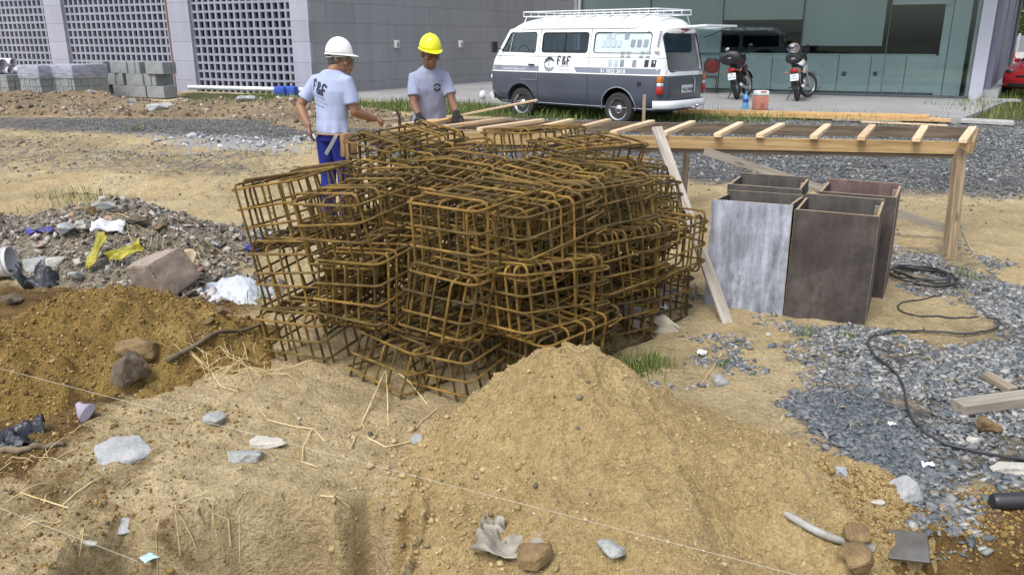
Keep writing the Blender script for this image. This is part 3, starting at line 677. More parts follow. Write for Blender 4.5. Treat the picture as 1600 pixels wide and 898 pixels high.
# glass panes between mullions
mull = [sF(p, 60) for p in (1505, 1387, 1253, 1127, 1014, 905)]; mull[0] = .02
for a, b in zip(mull[:-1], mull[1:]):
    mb = MB(); mb.box(((a + b) / 2, .02, (ZP + .02 + zt) / 2), (b - a - .03, .008, zt - ZP - .02)); WF(mb, 'glass_pane', m_glass)
for s in mull[1:-1]:
    mb = MB(); mb.box((s, .015, (ZP + zt) / 2), (.022, .03, zt - ZP)); WF(mb, 'mullion', m_alu)
mb = MB(); mb.box((LF + .03, 0, (ZP + zt) / 2), (.10, .12, zt - ZP)); WF(mb, 'frame_post', m_whitewall)
mb = MB(); mb.box((LF / 2, .0, ZP + .015), (LF, .10, .05)); WF(mb, 'sill_rail', m_roofgrey)
# interior: counter cabinets, upper panel, blinds, back wall
zc = zF(1300, 85.5)
YI = -.28
edges = [sF(p, 120) for p in (1470, 1413, 1358, 1307, 1255, 1203, 1150, 1100, 1055, 1010, 960, 910)]
for a, b in zip(edges[:-1], edges[1:]):
    mb = MB(); mb.box(((a + b) / 2, YI, (ZP + .06 + zc) / 2), (b - a - .018, .03, zc - ZP - .10)); WF(mb, 'cabinet_panel', m_white)
mb = MB(); mb.box((LF / 2 + .4, YI - .32, (ZP + zc) / 2), (LF - .9, .56, zc - ZP - .03)); WF(mb, 'cabinet', m_roofgrey)
mb = MB(); mb.box((LF / 2 + .4, YI - .3, zc), (LF - .9, .66, .03)); WF(mb, 'counter_top', m_white)
for px in (1318, 1367):                      # small wall sockets on the cabinet doors
    mb = MB(); mb.box((sF(px, 116), YI + .03, zF(px, 116)), (.10, .03, .10)); WF(mb, 'socket', m_roofgrey, bevel=.01)
a, b = sF(1512, 80), sF(1470, 80)
mb = MB(); mb.box(((a + b) / 2 + .02, YI + .0, (ZP + zt) / 2), (b - a, .06, zt - ZP)); WF(mb, 'inner_wall_panel', m_white)
mb = MB(); mb.box((a + (b - a) * .72, YI + .035, (ZP + zt) / 2), (.02, .01, zt - ZP)); WF(mb, 'panel_joint', m_roofgrey)
zb1 = zF(1320, 72); zb2 = zF(1190, 31)
mb = MB(); mb.box(((sF(1253) + sF(1380)) / 2, -.12, (zb1 + zt) / 2), (sF(1253) - sF(1380) - .02, .012, zt - zb1)); WF(mb, 'roller_blind', m_blind)
mb = MB(); mb.box(((sF(1127) + sF(1251)) / 2, -.12, (zb2 + zt) / 2), (sF(1127) - sF(1251) - .02, .012, zt - zb2)); WF(mb, 'roller_blind', m_blind)
for p0, p1 in ((1014, 1126), (907, 1013)):
    mb = MB(); mb.box(((sF(p0) + sF(p1)) / 2, -.12, (zc + .02 + zt) / 2), (sF(p0) - sF(p1) - .03, .012, zt - zc - .02)); WF(mb, 'roller_blind', m_blind)
zh = zF(1430, 7)
mb = MB(); mb.box(((sF(1387) + sF(1478)) / 2, -.14, (zh + zt) / 2), (sF(1387) - sF(1478), .05, zt - zh)); WF(mb, 'lintel_panel', m_white)
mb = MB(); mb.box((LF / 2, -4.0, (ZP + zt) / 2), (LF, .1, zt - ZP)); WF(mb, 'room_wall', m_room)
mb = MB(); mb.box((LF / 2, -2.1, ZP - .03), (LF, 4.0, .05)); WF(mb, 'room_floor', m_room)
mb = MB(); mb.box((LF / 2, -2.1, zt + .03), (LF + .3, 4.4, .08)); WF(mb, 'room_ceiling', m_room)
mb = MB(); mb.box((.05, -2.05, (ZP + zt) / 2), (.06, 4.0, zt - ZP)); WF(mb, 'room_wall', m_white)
mb = MB(); mb.box((LF + .12, -2.0, (ZP + zt) / 2), (.1, 4.2, zt - ZP)); WF(mb, 'room_wall', m_clad)
for px in (1405, 1440, 1452):                # chair backs and a screen seen inside
    mb = MB(); mb.box((sF(px, 82), -1.3, zF(px, 82) + .02), (.38, .04, .30)); WF(mb, 'screen', m_dark, bevel=.04)
# corner pillar and right side
ang = R(-59); DS = Vector((.535, .845, 0)).normalized()
Pk = PR + Vector((.05, 0, 0))
mb = MB(); mb.box((-.14, .02, 2.3), (.30, .34, 4.4)); WF(mb, 'corner_pillar', m_whitewall, bevel=.01)
PS = PR - DF * .31 
def WS(mb, name, m, **k): return W(mb, name, m, (PS.x, PS.y), (DS.x, DS.y), 0, **k)
SP_L = 17
for a, b, m in ((.02, 2.6, m_purple), (2.6, 3.5, m_whitewall), (3.5, 8.2, m_purple), (8.2, 9.2, m_whitewall), (9.2, 14, m_purple), (14, 15, m_whitewall), (15, SP_L, m_purple)):
    mb = MB(); mb.box(((a + b) / 2, -.05 if m is m_purple else -.02, 2.45), (b - a - .004, .2, 4.0)); WS(mb, 'side_panel', m)
mb = MB(); mb.box((SP_L / 2, -.1, .28), (SP_L, .5, .36)); WS(mb, 'side_plinth', m_concrete)
mb = MB(); mb.box((SP_L / 2, -.22, 3.35), (SP_L, .16, .20)); WS(mb, 'gutter', m_roofgrey)
mb = MB(); mb.tube([(SP_L * .62, -.24, 3.3), (SP_L * .62, -.24, .3)], .06, 8); WS(mb, 'downpipe', m_roofgrey, smooth=True)
# roof over the wings, and an added shading slab over the porch
mb = MB()
A = Pc + DU * (ss[-1][1]) ; 
fr = [(PR - DF * .9), (PR + DF * LF)]
# canopy slab over the glazing, out of view, added to shade the porch
nrm = Vector((DF.y, -DF.x, 0)); nrm = nrm if nrm.y < 0 else -nrm
def slab(name, pts, z0, z1, m):
    mb = MB(); mb.prism([(p.x - Pc.x, p.y - Pc.y) for p in pts], z0, z1); return obj(name, mb, m, vb)
slab('shade_canopy', [PR - DF * .9 + nrm * 2.6, PR + DF * (LF + .2) + nrm * 2.6, PR + DF * (LF + .2) - nrm * 4.5, PR - DF * .9 - nrm * 4.5], 4.4, 4.75, m_roofgrey)
slab('roof', [Pc + DU * ss[-1][1], Pc, Pc + DG * LG, Pc + DG * LG + DU * 8, Pc + DU * (ss[-1][1]) + DG * LG], HT + .01, HT + .3, m_roofgrey)
# porch floor
F1 = at_z(1505, 184, ZP - .02); F2 = at_z(765, 161, ZP - .02); 
dirp = (F2 - F1).normalized(); F3 = F1 + dirp * 14.2
mb = MB()
def P2(v): return (v.x, v.y)
back_l = Pc + DG * .2
polyp = [P2(F1), P2(PR - DF * .95), P2(PR + DF * LF), P2(Pc + DG * 14), P2(Pc + DG * .9), P2(F3)]
mb.prism(polyp, 0, ZP - .02); pf = obj('porch_floor', mb, m_tile); tag(pf, 'pale tiled porch floor', kind='structure')
# ---- timbers stacked on the porch edge
m_pine = None
def wood(name, c, c2, c3=None, rough=.8, gs=1.0, knots=True):
    m, t, p = nt(name); v = coords(t, (1.2 * gs, 16 * gs, 16 * gs)); v1 = coords(t)
    w_ = noise(t, v, 2.2, 6, .6); cc = ramp(t, w_, [(.3, c2), (.5, c), (.72, c3 or tuple(min(1, x * 1.25) for x in c))])
    ln = ramp(t, noise(t, coords(t, (.6 * gs, 60 * gs, 60 * gs)), 2, 4, .6), [(.35, (.72, .68, .62)), (.55, (1, 1, 1))]); cc = mixc(t, .6, cc, ln, 'MULTIPLY')
    if knots:
        vo = N(t, 'TexVoronoi'); vo.inputs['Scale'].default_value = 1; t.links.new(coords(t, (2.4, 9, 9)), vo.inputs['Vector'])
        cc = mixc(t, ramp(t, vo.outputs['Distance'], [(.09, (.75, .75, .75)), (.16, (0, 0, 0))]), cc, tuple(x * .35 for x in c))
    inf = N(t, 'ObjectInfo'); cc = mixc(t, 1, cc, ramp(t, inf.outputs['Random'], [(0, (.80, .78, .74)), (1, (1.12, 1.12, 1.12))]), 'MULTIPLY')
    t.links.new(cc, p.inputs['Base Color']); p.inputs['Roughness'].default_value = rough; p.inputs['Specular IOR Level'].default_value = .25
    bump(t, p, w_, .4, .003); return m
m_pine = wood('fresh_pine', (.60, .40, .19), (.48, .29, .12), (.72, .53, .31))
m_pinep = wood('pale_pine', (.66, .50, .33), (.55, .38, .22), (.76, .63, .46))
m_old = wood('weathered_wood', (.30, .25, .19), (.19, .155, .115), (.42, .36, .29))
m_beam = wood('table_beam_wood', (.37, .255, .125), (.24, .16, .075), (.48, .345, .19))
m_postw = wood('post_wood', (.22, .165, .105), (.13, .095, .06), (.32, .25, .17))
m_darkw = wood('dark_wood', (.13, .105, .08), (.07, .055, .045), (.20, .165, .13))
m_grayw = wood('grey_board_wood', (.33, .30, .26), (.23, .205, .175), (.45, .42, .37))
tz = AH(7, 16.3)
t0 = at_z(1040, 172, .25); t1 = at_z(1486, 184, .25)
d_ = (t1 - t0).normalized(); n_ = Vector((-d_.y, d_.x, 0))
for k, (o1, zz, ln, off, lab) in enumerate([(0, .20, 1.0, 0, 'long pale timber on the ground before the porch, nearest of the stack'), (.13, .20, .97, .1, 'long pale timber in the porch stack, behind the nearest one'), (.05, .265, .93, .25, 'long pale timber lying topmost of the porch stack')]):
    a = t0 + n_ * o1 + d_ * off; b = t0 + (t1 - t0) * ln + n_ * o1; a.z = zz - .02; b.z = zz
    tag(board('timber', a, b, .11, .06, m_pine), lab, 'timber', 'long timbers before the porch')
for k, (x0, y0, x1, y1, lab) in enumerate([(1300, 190, 1405, 193, 'short grey board end lying on the gravel before the long timbers'), (1345, 194, 1480, 199, 'thin light offcut on the gravel at the right end of the timbers')]):
    a = G(x0, y0, ground_h); b = G(x1, y1, ground_h); a.z += .03; b.z += .03; tag(board('board_offcut', a, b, .10, .025, m_pinep if k else m_grayw), lab, 'board')
# white slab pieces at the right
for (x0, y0, x1, y1, wd, lab) in [(1500, 193, 1583, 197, .42, 'white concrete slab lying flat in the grass at right, nearest the table'), (1531, 160, 1592, 161, .30, 'pale concrete kerb piece in the grass, before the red car')]:
    a = G(x0, y0, ground_h); b = G(x1, y1, ground_h); a.z += .05; b.z += .05; o = board('concrete_slab', a, b, wd, .07, m_concrete, bevel=.01); tag(o, lab, 'concrete slab')
# grass kerb strip under the vent wall
a = G(296, 147, ground_h); b = G(480, 152, ground_h); a.z += .18; b.z += .18
mb = MB(); mb.tube([a, b], .06, 10); tag(obj('white_pipe', mb, mat('white_pvc', (.72, .74, .76), rough=.4, bstr=0), smooth=True), 'long white pipe lying on the grass below the vented wall', 'pipe')
# blue bags
m_bag = mat('blue_nylon', (.035, .10, .50), (.02, .06, .35), .6, scale=8, bscale=25, bstr=.5, bdist=.02)
for k, (px, lab) in enumerate([(440, 'blue tool bag by the vented wall, left one'), (456, 'blue tool bag by the corner of the grey wall, right one')]):
    g = G(px, 152, ground_h); g.z = AH(g.x, g.y)
    e = empty('tool_bag', g, R(-20), label=lab, cat='bag', group='blue tool bags')
    mb = MB(); mb.box((0, 0, .14), (.34, .22, .28)); obj('bag_body', mb, m_bag, e, bevel=.05, smooth=True)
    mb = MB(); mb.tube([(-.1, 0, .26), (-.08, 0, .37), (.08, 0, .37), (.1, 0, .26)], .013, 6); obj('handle', mb, m_dark, e, smooth=True)
# ---- block pallets
m_wrap, t_, p_ = nt('stretch_wrap'); v_ = coords(t_)
t_.links.new(ramp(t_, noise(t_, coords(t_, (1, 1, 6)), 4, 6, .7), [(.35, (.20, .22, .28)), (.6, (.38, .40, .47)), (.75, (.66, .68, .72))]), p_.inputs['Base Color']); p_.inputs['Roughness'].default_value = .25; bump(t_, p_, noise(t_, coords(t_, (2, 2, 14)), 5, 5), .7, .02)
pb = Pc + DU * 0
def pallet(px, py, wpx, hm, label, wrapped=True):
    g = at_z(px, py, .22); rz = R(-24.6) + PI * 0
    wm = wpx / 52.0
    e = empty('block_pallet', (g.x, g.y, AH(g.x, g.y) * 0 + .18), rz, label=label, cat='pallet of blocks', group='pallets of concrete blocks')
    mb = MB()
    for k in range(3): mb.box((0, -.4 + k * .4, .05), (wm, .09, .09))
    for k in range(7): mb.box((-wm / 2 + (k + .5) * wm / 7, 0, .11), (wm / 7 - .03, .95, .022))
    obj('pallet_base', mb, m_old, e)
    mb = MB(); nx = 8 if wrapped else 4; nz = max(3, int(hm / .19)) if not wrapped else int(hm / .2); rr = random.Random(px)
    for i in range(nx):
        for j in range(5):
            for k in range(nz): mb.box((-wm / 2 + (i + .5) * wm / nx + rr.uniform(-.008, .008), -.4 + j * .2 + rr.uniform(-.01, .01), .125 + (k + .5) * hm / nz), (wm / nx - .012, .192, hm / nz - .006))
    obj('blocks', mb, m_bblock, e, bevel=.004, seg=1)
    if wrapped:
        mb = MB(); mb.box((0, 0, .13 + hm * .80), (wm + .03, 1.03, hm * .46)); obj('plastic_wrap', mb, m_wrap, e, bevel=.03, smooth=True)
    return e
pallet(80, 155, 40, .74, 'pallet of grey concrete blocks under plastic wrap, left one of two')
pallet(130, 155, 42, .75, 'pallet of grey concrete blocks under plastic wrap, right one of two')
pallet(-8, 151, 48, .50, 'low unwrapped pallet of grey blocks at the far left edge', False)
pallet(32, 151, 34, .50, 'low unwrapped pallet of grey blocks under the white pipes', False)
# pipes on top
g = at_z(20, 151, .22); mp = mat('white_pipe_plastic', (.78, .78, .80), (.7, .7, .73), .35, bstr=0)
dd = Vector((math.cos(R(-24.6)), math.sin(R(-24.6)), 0)); nn = Vector((-dd.y, dd.x, 0))
for k, (o_, zz, rr, L2, lab) in enumerate([(-.38, 1.01, .09, .12, 'lowest front'), (-.14, 1.02, .09, .30, 'lower middle'), (-.25, 1.19, .12, .22, 'top front'), (.12, 1.03, .09, .42, 'lower rear'), (.05, 1.22, .10, .2, 'top rear')]):
    e_ = g + dd * L2 + nn * o_; e_.z = zz - .12; s_ = e_ - dd * 3.2
    mb = MB(); mb.tube([s_, e_], rr, 16, cap=False); mb.tube([s_, e_ - dd * .002], rr - .012, 16, cap=False)
    tag(obj('plastic_pipe', mb, [mp], recalc=False, smooth=True, ang=None), 'white plastic pipe on the block stack at the far left, %s one' % lab, 'pipe', 'white pipes on the left block stack')
# loose concrete blocks
gb = at_z(160, 149, .22); rz = R(-24.6); BW, BH, BD = .39, .36, .11
protoB = None; blk = []
dirx = Vector((math.cos(rz), math.sin(rz), 0)); diry = Vector((-dirx.y, dirx.x, 0))
sc_m = 1 / 50.0
rr = random.Random(5)
def place_block(s, dep, z, kind, why):
    global protoB
    mb = MB()
    if protoB is None:
        mb.box((0, 0, 0), (.60, .145, .295)); me = mb.mesh('block'); finish(me, bevel=.006, seg=1); me.materials.append(m_bblock); protoB = me
    o = bpy.data.objects.new('concrete_block', protoB); col.objects.link(o)
    p = gb + dirx * s + diry * dep; o.location = (p.x, p.y, z); o.rotation_euler = (0, 0, rz + (PI / 2 if kind == 'end' else 0) + rr.uniform(-.02, .02))
    tag(o, why, 'concrete block', 'loose grey concrete blocks by the vented wall')
rows = ['bottom', 'middle', 'top']
lay = [(0, [('e4', .02), ('s2', .72), ('s3', 1.30), ('s1', 1.95)]), (1, [('s2', .25), ('e4', .60), ('s2', 1.25), ('e4', 1.72)]), (2, [('e4', -.05), ('s3', .72), ('e4', 1.22), ('s2', 2.0)])]
for L_, items in lay:
    z = .22 + .15 + L_ * .30; kk = 0
    for kd, s0 in items:
        if kd[0] == 'e':
            for q in range(4):
                place_block(s0 + q * .153, .1 + rr.uniform(-.03, .03), z, 'end', '%s of four end-on grey blocks, %s layer, %s bundle' % (['leftmost', 'second', 'third', 'rightmost'][q], rows[L_], 'left' if s0 < .5 or (L_ == 1 and s0 < 1) else 'right'))
        else:
            for q in range(3): place_block(s0 + .30, -.15 + q * .15, z, 'side', 'lengthwise grey block, %s layer, %s row, %s' % (rows[L_], ['front', 'middle', 'rear'][q], 'beside the wrapped pallets' if s0 < .5 else 'left of centre' if s0 < .9 else 'right of centre' if s0 < 1.5 else 'at the right end'))
# ---- right background: fence, trees, road sign, car
m_fence = mat('fence_mesh_grey', (.35, .37, .37), (.30, .32, .32), .8, scale=3, bscale=80)
fp = at_Y(1568, 95, 46.0); fq = at_Y(1850, 95, 52.0)
e = empty('fence', (fp.x, fp.y, 0), label='grey panel fence with pale posts beyond the red car', cat='fence')
L_ = (fq - fp).to_2d().length; an = math.atan2(fq.y - fp.y, fq.x - fp.x); e.rotation_euler = (0, 0, an)
mb = MB(); mb.box((L_ / 2, .03, 1.0), (L_, .04, 1.75)); obj('fence_panel', mb, m_fence, e)
for k in range(6):
    mb = MB(); mb.box((.9 + k * 2.4, -.03, 1.0), (.09, .07, 2.0)); obj('post', mb, m_whitewall, e)
g = at_z(1592, 99, .2); g = at_Y(1592, 97, 40); g.z = .2
e = empty('road_barrier', g, R(8), label='red and white striped warning barrier on the grass before the fence', cat='barrier')
mb = MB()
for s in (-1, 1): mb.tube([(s * .32, -.2, 0), (s * .28, 0, .95)], .03, 6); mb.tube([(s * .32, .2, 0), (s * .28, 0, .95)], .03, 6)
mred = mat('sign_red', (.55, .04, .03), rough=.5, bstr=0); mwh = mat('sign_white', (.75, .75, .75), rough=.5, bstr=0)
obj('frame', mb, mred, e)
mb = MB(); mb.box((0, -.06, .72), (.62, .03, .34)); obj('white_board', mb, mwh, e)
mb = MB(); mb.box((0, -.12, .3), (.66, .03, .26)); obj('striped_board', mb, mwh, e)
mb = MB()
for k in range(4):
    x0 = -.30 + k * .16; mb.add([(x0, -.14, .18), (x0 + .08, -.14, .18), (x0 + .14, -.14, .42), (x0 + .06, -.14, .42)], [(0, 1, 2, 3)])
obj('stripes', mb, mred, e)
m_leaf = tone_mat('tree_leaf', [(0, (.03, .055, .012)), (.5, (.075, .13, .025)), (1, (.15, .22, .05))], .6, bs=3)
m_bark = mat('bark', (.10, .08, .06), (.06, .045, .03), .9, scale=10, bscale=30, bstr=.6, stretch=(1, 1, .2))
def tree(x, y, h, r, label, seed):
    e = empty('tree', (x, y, .2), label=label, cat='tree', group='trees behind the fence'); rr = random.Random(seed); g_ = np.random.default_rng(seed)
    mb = MB(); mb.tube([(0, 0, 0), (.1, 0, h * .3), (-.1, .1, h * .6), (0, 0, h * .85)], [.28, .22, .14, .05], 8)
    cl = []
    for k in range(16):
        a = rr.uniform(0, 2 * PI); z = h * rr.uniform(.25, .95); q = r * rr.uniform(.35, .95) * math.sin(PI * min(1, (z / h) * .8 + .15)); c = (q * math.cos(a), q * math.sin(a), z); cl.append((c, r * rr.uniform(.3, .5)))
        mb.tube([(0, 0, z * .6), tuple(v * .6 if i < 2 else (z * .6 + (z - z * .6) * .6) for i, v in enumerate(c)), c], [.09, .06, .02], 5)
    obj('trunk', mb, m_bark, e, smooth=True)
    Ps = []
    for c, q in cl:
        n = 1300; d = g_.normal(0, 1, (n, 3)); d /= np.linalg.norm(d, axis=1)[:, None]; rad = q * g_.uniform(.4, 1.05, n) ** .5; Ps.append(np.array(c) + d * rad[:, None] * np.array([1, 1, .75]))
    P = np.concatenate(Ps); n = len(P); a = g_.normal(0, 1, (n, 3)); a /= np.linalg.norm(a, axis=1)[:, None]; b = np.cross(a, g_.normal(0, 1, (n, 3))); b /= np.linalg.norm(b, axis=1)[:, None]
    s = g_.uniform(.05, .12, n)[:, None]; V = np.stack([P - a * s, P + b * s * .6, P + a * s, P - b * s * .6], 1).reshape(-1, 3); i = np.arange(n)[:, None] * 4
    Fc = (i[:, None, :] + np.array([[0, 1, 2], [0, 2, 3]])[None]).reshape(-1, 3); tri_mesh('crown', V, Fc, np.repeat(g_.random(n), 4), m_leaf, e)
tree(31.5, 50.5, 8.5, 3.0, 'leafy green tree behind the fence at the far right, nearest the building', 3)
tree(37.0, 53, 9.5, 3.6, 'leafy green tree behind the fence at the far right, outer one', 4)
tree(33.8, 58, 8, 3.2, 'green tree standing behind the other two beyond the fence', 6)
# ------------------------------------------------------------------ rebar cages
def rebar_mat(name, c1, c2, c3):
    m, t, p = nt(name); v = coords(t)
    cc = ramp(t, noise(t, v, 9, 6, .65), [(.3, c1), (.5, c2), (.7, c3)])
    inf = N(t, 'ObjectInfo'); cc = mixc(t, 1, cc, ramp(t, inf.outputs['Random'], [(0, (.38, .40, .48)), (.25, (.70, .68, .68)), (.6, (.98, .94, .9)), (1, (1.35, 1.2, 1.0))]), 'MULTIPLY')
    cc = mixc(t, .5, cc, ramp(t, noise(t, v, 120, 3, .7), [(.3, (.6, .55, .5)), (.7, (1.2, 1.2, 1.2))]), 'MULTIPLY')
    t.links.new(cc, p.inputs['Base Color']); p.inputs['Roughness'].default_value = .75; p.inputs['Metallic'].default_value = .15
    uv = N(t, 'UVMap'); uv.uv_map = 'along'; wv = N(t, 'TexWave', wave_type='BANDS', bands_direction='DIAGONAL'); mp = N(t, 'Mapping'); mp.inputs['Scale'].default_value = (1, .35, 0)
    t.links.new(uv.outputs[0], mp.inputs[0]); t.links.new(mp.outputs[0], wv.inputs[0]); wv.inputs['Scale'].default_value = 26
    b1 = bump(t, None, wv.outputs['Fac'], .9, .0016); bump(t, p, noise(t, v, 150, 3), .4, .002, b1); return m
m_rebar = rebar_mat('rusty_rebar', (.095, .062, .019), (.225, .150, .038), (.37, .255, .068))
def bar_mesh(name, path, r=.0066, seg=7):
    mb = MB(); mb.tube(path, r, seg); me = mb.mesh(name); me.polygons.foreach_set('use_smooth', [True] * len(me.polygons))
    L = [0]
    for a, b in zip(path[:-1], path[1:]): L.append(L[-1] + (Vector(b) - Vector(a)).length)
    uv = me.uv_layers.new(name='along'); d = np.zeros((len(me.loops), 2), np.float32); vi = np.zeros(len(me.loops), np.int32); me.loops.foreach_get('vertex_index', vi)
    d[:, 0] = np.array(L)[np.minimum(vi // seg, len(L) - 1)]; d[:, 1] = (vi % seg) / seg; uv.data.foreach_set('uv', d.ravel()); me.materials.append(m_rebar); return me
def hoop(a, b, r=.032, lap=.10, off=.012, lap_at=0, rr=None):
    """closed bent bar in a plane, a by b, starting and ending with a lapped tail; returns 3-D path (u, v, w): w steps aside for the lap"""
    P = []; cs = [(a - r, b - r, 0), (r, b - r, 90), (r, r, 180), (a - r, r, 270)]
    P.append((a - r - lap, 0, 0)); 
    P.append((a - r, 0, 0))
    order = [(a - r, r, 270), (a - r, b - r, 0), (r, b - r, 90), (r, r, 180)]
    for i, (cx, cy, a0) in enumerate(order):
        for k in range(5):
            an = R(a0 + 90 * k / 4); w = off * (i / 4 + k / 20)
            P.append((cx + r * math.cos(an), cy + r * math.sin(an), w))
    P.append((a - r - lap * .2, 0, off))
    return P
CG = {}
def cage_meshes(LA, LB, LH, var):
    key = (LA, LB, LH, var)
    if key in CG: return CG[key]
    rr = random.Random(int(LA * 100 + LB * 10) + var * 31); out = []
    nb = 5; e = .014; a1, a2, a3, a4, a5 = [rr.uniform(-1, 1) for _ in range(5)]
    def warp(p):
        x, y, z = p; u = z / LH
        return (x + .035 * a1 * u + .012 * math.sin(y * 11 + a2 * 3), y + .05 * a2 * u + .018 * math.sin(x * 6 + a3 * 3) * u + .03 * a5 * (x / LA) * u, z + .018 * a4 * math.sin(x * 5 + a1 * 2) + .022 * a5 * (y / LB) * u - .014 * math.sin(PI * x / LA) * u)
    for k in range(nb):                                   # tall hoops along the cage
        y = .035 + (LB - .07) * k / (nb - 1) + rr.uniform(-.012, .012); dx_ = rr.uniform(-.02, .02); tw = rr.uniform(-.02, .02)
        pts = [(u + dx_, y + w + tw * u / LA, v + e + rr.uniform(-.001, .001)) for u, v, w in hoop(LA + rr.uniform(-.03, .01), LH - 2 * e + rr.uniform(-.012, .008), r=rr.uniform(.026, .04))]
        out.append(('long_hoop', pts))
    nz = 4
    for k in range(nz):                                   # level hoops round the cage
        z = .04 + (LH - .09) * k / (nz - 1) + rr.uniform(-.012, .012); ti = rr.uniform(-.03, .03); tj = rr.uniform(-.02, .02); ex_ = rr.uniform(0, .03)
        pts = hoop(LA + .026 + ex_, LB + .01 + rr.uniform(0, .02), off=.015, r=rr.uniform(.03, .055), lap=rr.uniform(.08, .16)); out.append(('level_hoop', [(u - .013 - ex_ * rr.choice((0, 1)) * 0, v - .005, z + w + ti * u / LA + tj * v / LB) for u, v, w in pts]))
    nx = 6
    for k in range(nx):                                   # cross hoops
        x = .05 + (LA - .10) * k / (nx - 1) + rr.uniform(-.02, .02); ti = rr.uniform(-.03, .03)
        pts = hoop(LB - .01, LH + .012, off=.013, lap=rr.uniform(.06, .12)); out.append(('cross_hoop', [(x + w + ti * v / LH, u + .005, v - .006) for u, v, w in pts]))
    CG[key] = [(n, bar_mesh(n, [warp(p) for p in P])) for n, P in out]; return CG[key]
SIZES = [(.66, .395, .375), (.62, .41, .385), (.62, .36, .375)]
def tie_mesh():
    mb = MB(); rr = random.Random(9)
    for k in range(5):
        a = rr.uniform(0, 6); mb.tube([(.010 * math.cos(a + q * 1.1), .012 * math.sin(a * 1.3 + q), .011 * math.sin(a + q * 1.7)) for q in range(6)], .0014, 4)
    return mb
def cage(x, y, z, yaw, size=0, pitch=0, roll=0, label='', var=0):
    """x, y, z: near lower corner of the short face; yaw: heading of the long side; pitch lifts the far end, roll tips sideways"""
    M = Matrix.Translation((x, y, z)) @ Matrix.Rotation(R(yaw), 4, 'Z') @ Matrix.Rotation(R(-pitch), 4, 'Y') @ Matrix.Rotation(R(roll), 4, 'X')
    e = empty('rebar_cage', M=M, label=label, cat='rebar cage', group='rusty rebar cages stacked in the pile')
    for n, me in cage_meshes(*SIZES[size], var):
        o = bpy.data.objects.new(n, me); col.objects.link(o); o.parent = e
    return e
LAY = ['bottom', 'middle', 'top']
COLN = ['leftmost column', 'second column from the left', 'third column from the left', 'rightmost column']
ROWN = ['front', 'second', 'third', 'rear']
rc = random.Random(21)
base_front = [(-.92, 3.86), (-.58, 3.58), (-.14, 3.44), (.16, 3.54)]
yaws = [70, 61, 55, 50]
OV = {(0, 0, 2): dict(dx=-.10, dy=.11, yaw=70, roll=-9, pitch=0, dz=.0), (1, 0, 2): dict(dx=-.06, dy=.10, yaw=62, roll=-6, pitch=3, dz=-.04),
      (2, 0, 2): dict(dx=-.04, dy=.06, yaw=54, dz=-.05, roll=2, pitch=1), (3, 0, 2): dict(dx=-.06, dy=.03, yaw=49, dz=-.11, roll=0, pitch=3), (2, 0, 1): dict(dx=-.06, dy=.04, dz=-.05, roll=3), (0, 0, 1): dict(dx=-.04, dy=.05, yaw=68, roll=-6, dz=0), (1, 0, 1): dict(yaw=62, roll=-3, dy=.05, dx=-.02), (3, 1, 0): dict(dx=-.09), (3, 1, 1): dict(dx=-.04),
      (0, 0, 0): dict(yaw=66, roll=-4, dz=-.02), (1, 0, 0): dict(dx=.0, dy=-.02, yaw=54, roll=6, pitch=-9, dz=-.05), (2, 0, 0): dict(yaw=55, roll=-4, dx=-.0, dy=-.02, dz=-.06),
      (3, 0, 1): dict(dx=-.06, dy=-.08, dz=-.02, yaw=48), (0, 1, 2): dict(pitch=9, dz=-.06, yaw=60, dx=.06), (1, 1, 2): dict(pitch=9, dz=-.07, yaw=55), (2, 1, 2): dict(pitch=5, dz=-.05, yaw=50),
      (0, 2, 2): dict(pitch=-3, dz=-.12, yaw=52, dx=.15), (1, 2, 2): dict(pitch=-3, dz=-.01, yaw=50, dx=.08), (2, 2, 2): dict(dz=-.02, pitch=0), (3, 1, 2): dict(dx=-.06, dy=.03, dz=-.04, yaw=45, roll=-5), (3, 2, 2): dict(dz=-.07, yaw=47, dx=-.14, roll=-8, pitch=-3), (3, 2, 1): dict(dx=-.08, yaw=48), (1, 3, 2): dict(dz=-.10, pitch=0, dx=.05), (2, 3, 2): dict(dz=-.12, pitch=-2, dx=-.1), (2, 3, 1): dict(dx=-.1), (3, 2, 0): dict(dx=-.12)}
for c in range(4):
    for r_ in range(4):
        for L_ in range(3):
            if r_ == 3 and (L_ == 0 or c in (0, 3)): continue
            if c == 0 and r_ == 2 and L_ == 0: continue
            sz = rc.choice((0, 0, 1)) if c < 3 else 2
            ax = Vector((math.cos(R(yaws[c])), math.sin(R(yaws[c])))); p = Vector(base_front[c]) + ax * (.585 if c < 3 else .545) * r_
            yaw = yaws[c] + rc.uniform(-6, 6) + (4 if L_ == 2 else 0); jx, jy = rc.uniform(-.04, .04), rc.uniform(-.04, .04)
            z = -.03 + L_ * .335 + rc.uniform(-.02, .02) - (.0 if r_ < 2 else .02); pitch, roll = rc.uniform(-3.5, 3.5), rc.uniform(-3.5, 3.5); ov = OV.get((c, r_, L_), {})
            cage(p.x + jx + ov.get('dx', 0), p.y + jy + ov.get('dy', 0), z + ov.get('dz', 0), ov.get('yaw', yaw), sz, ov.get('pitch', pitch), ov.get('roll', roll),
                 'rusty cage, %s layer, %s, %s row' % (LAY[L_], COLN[c], ROWN[r_]), rc.randrange(4))
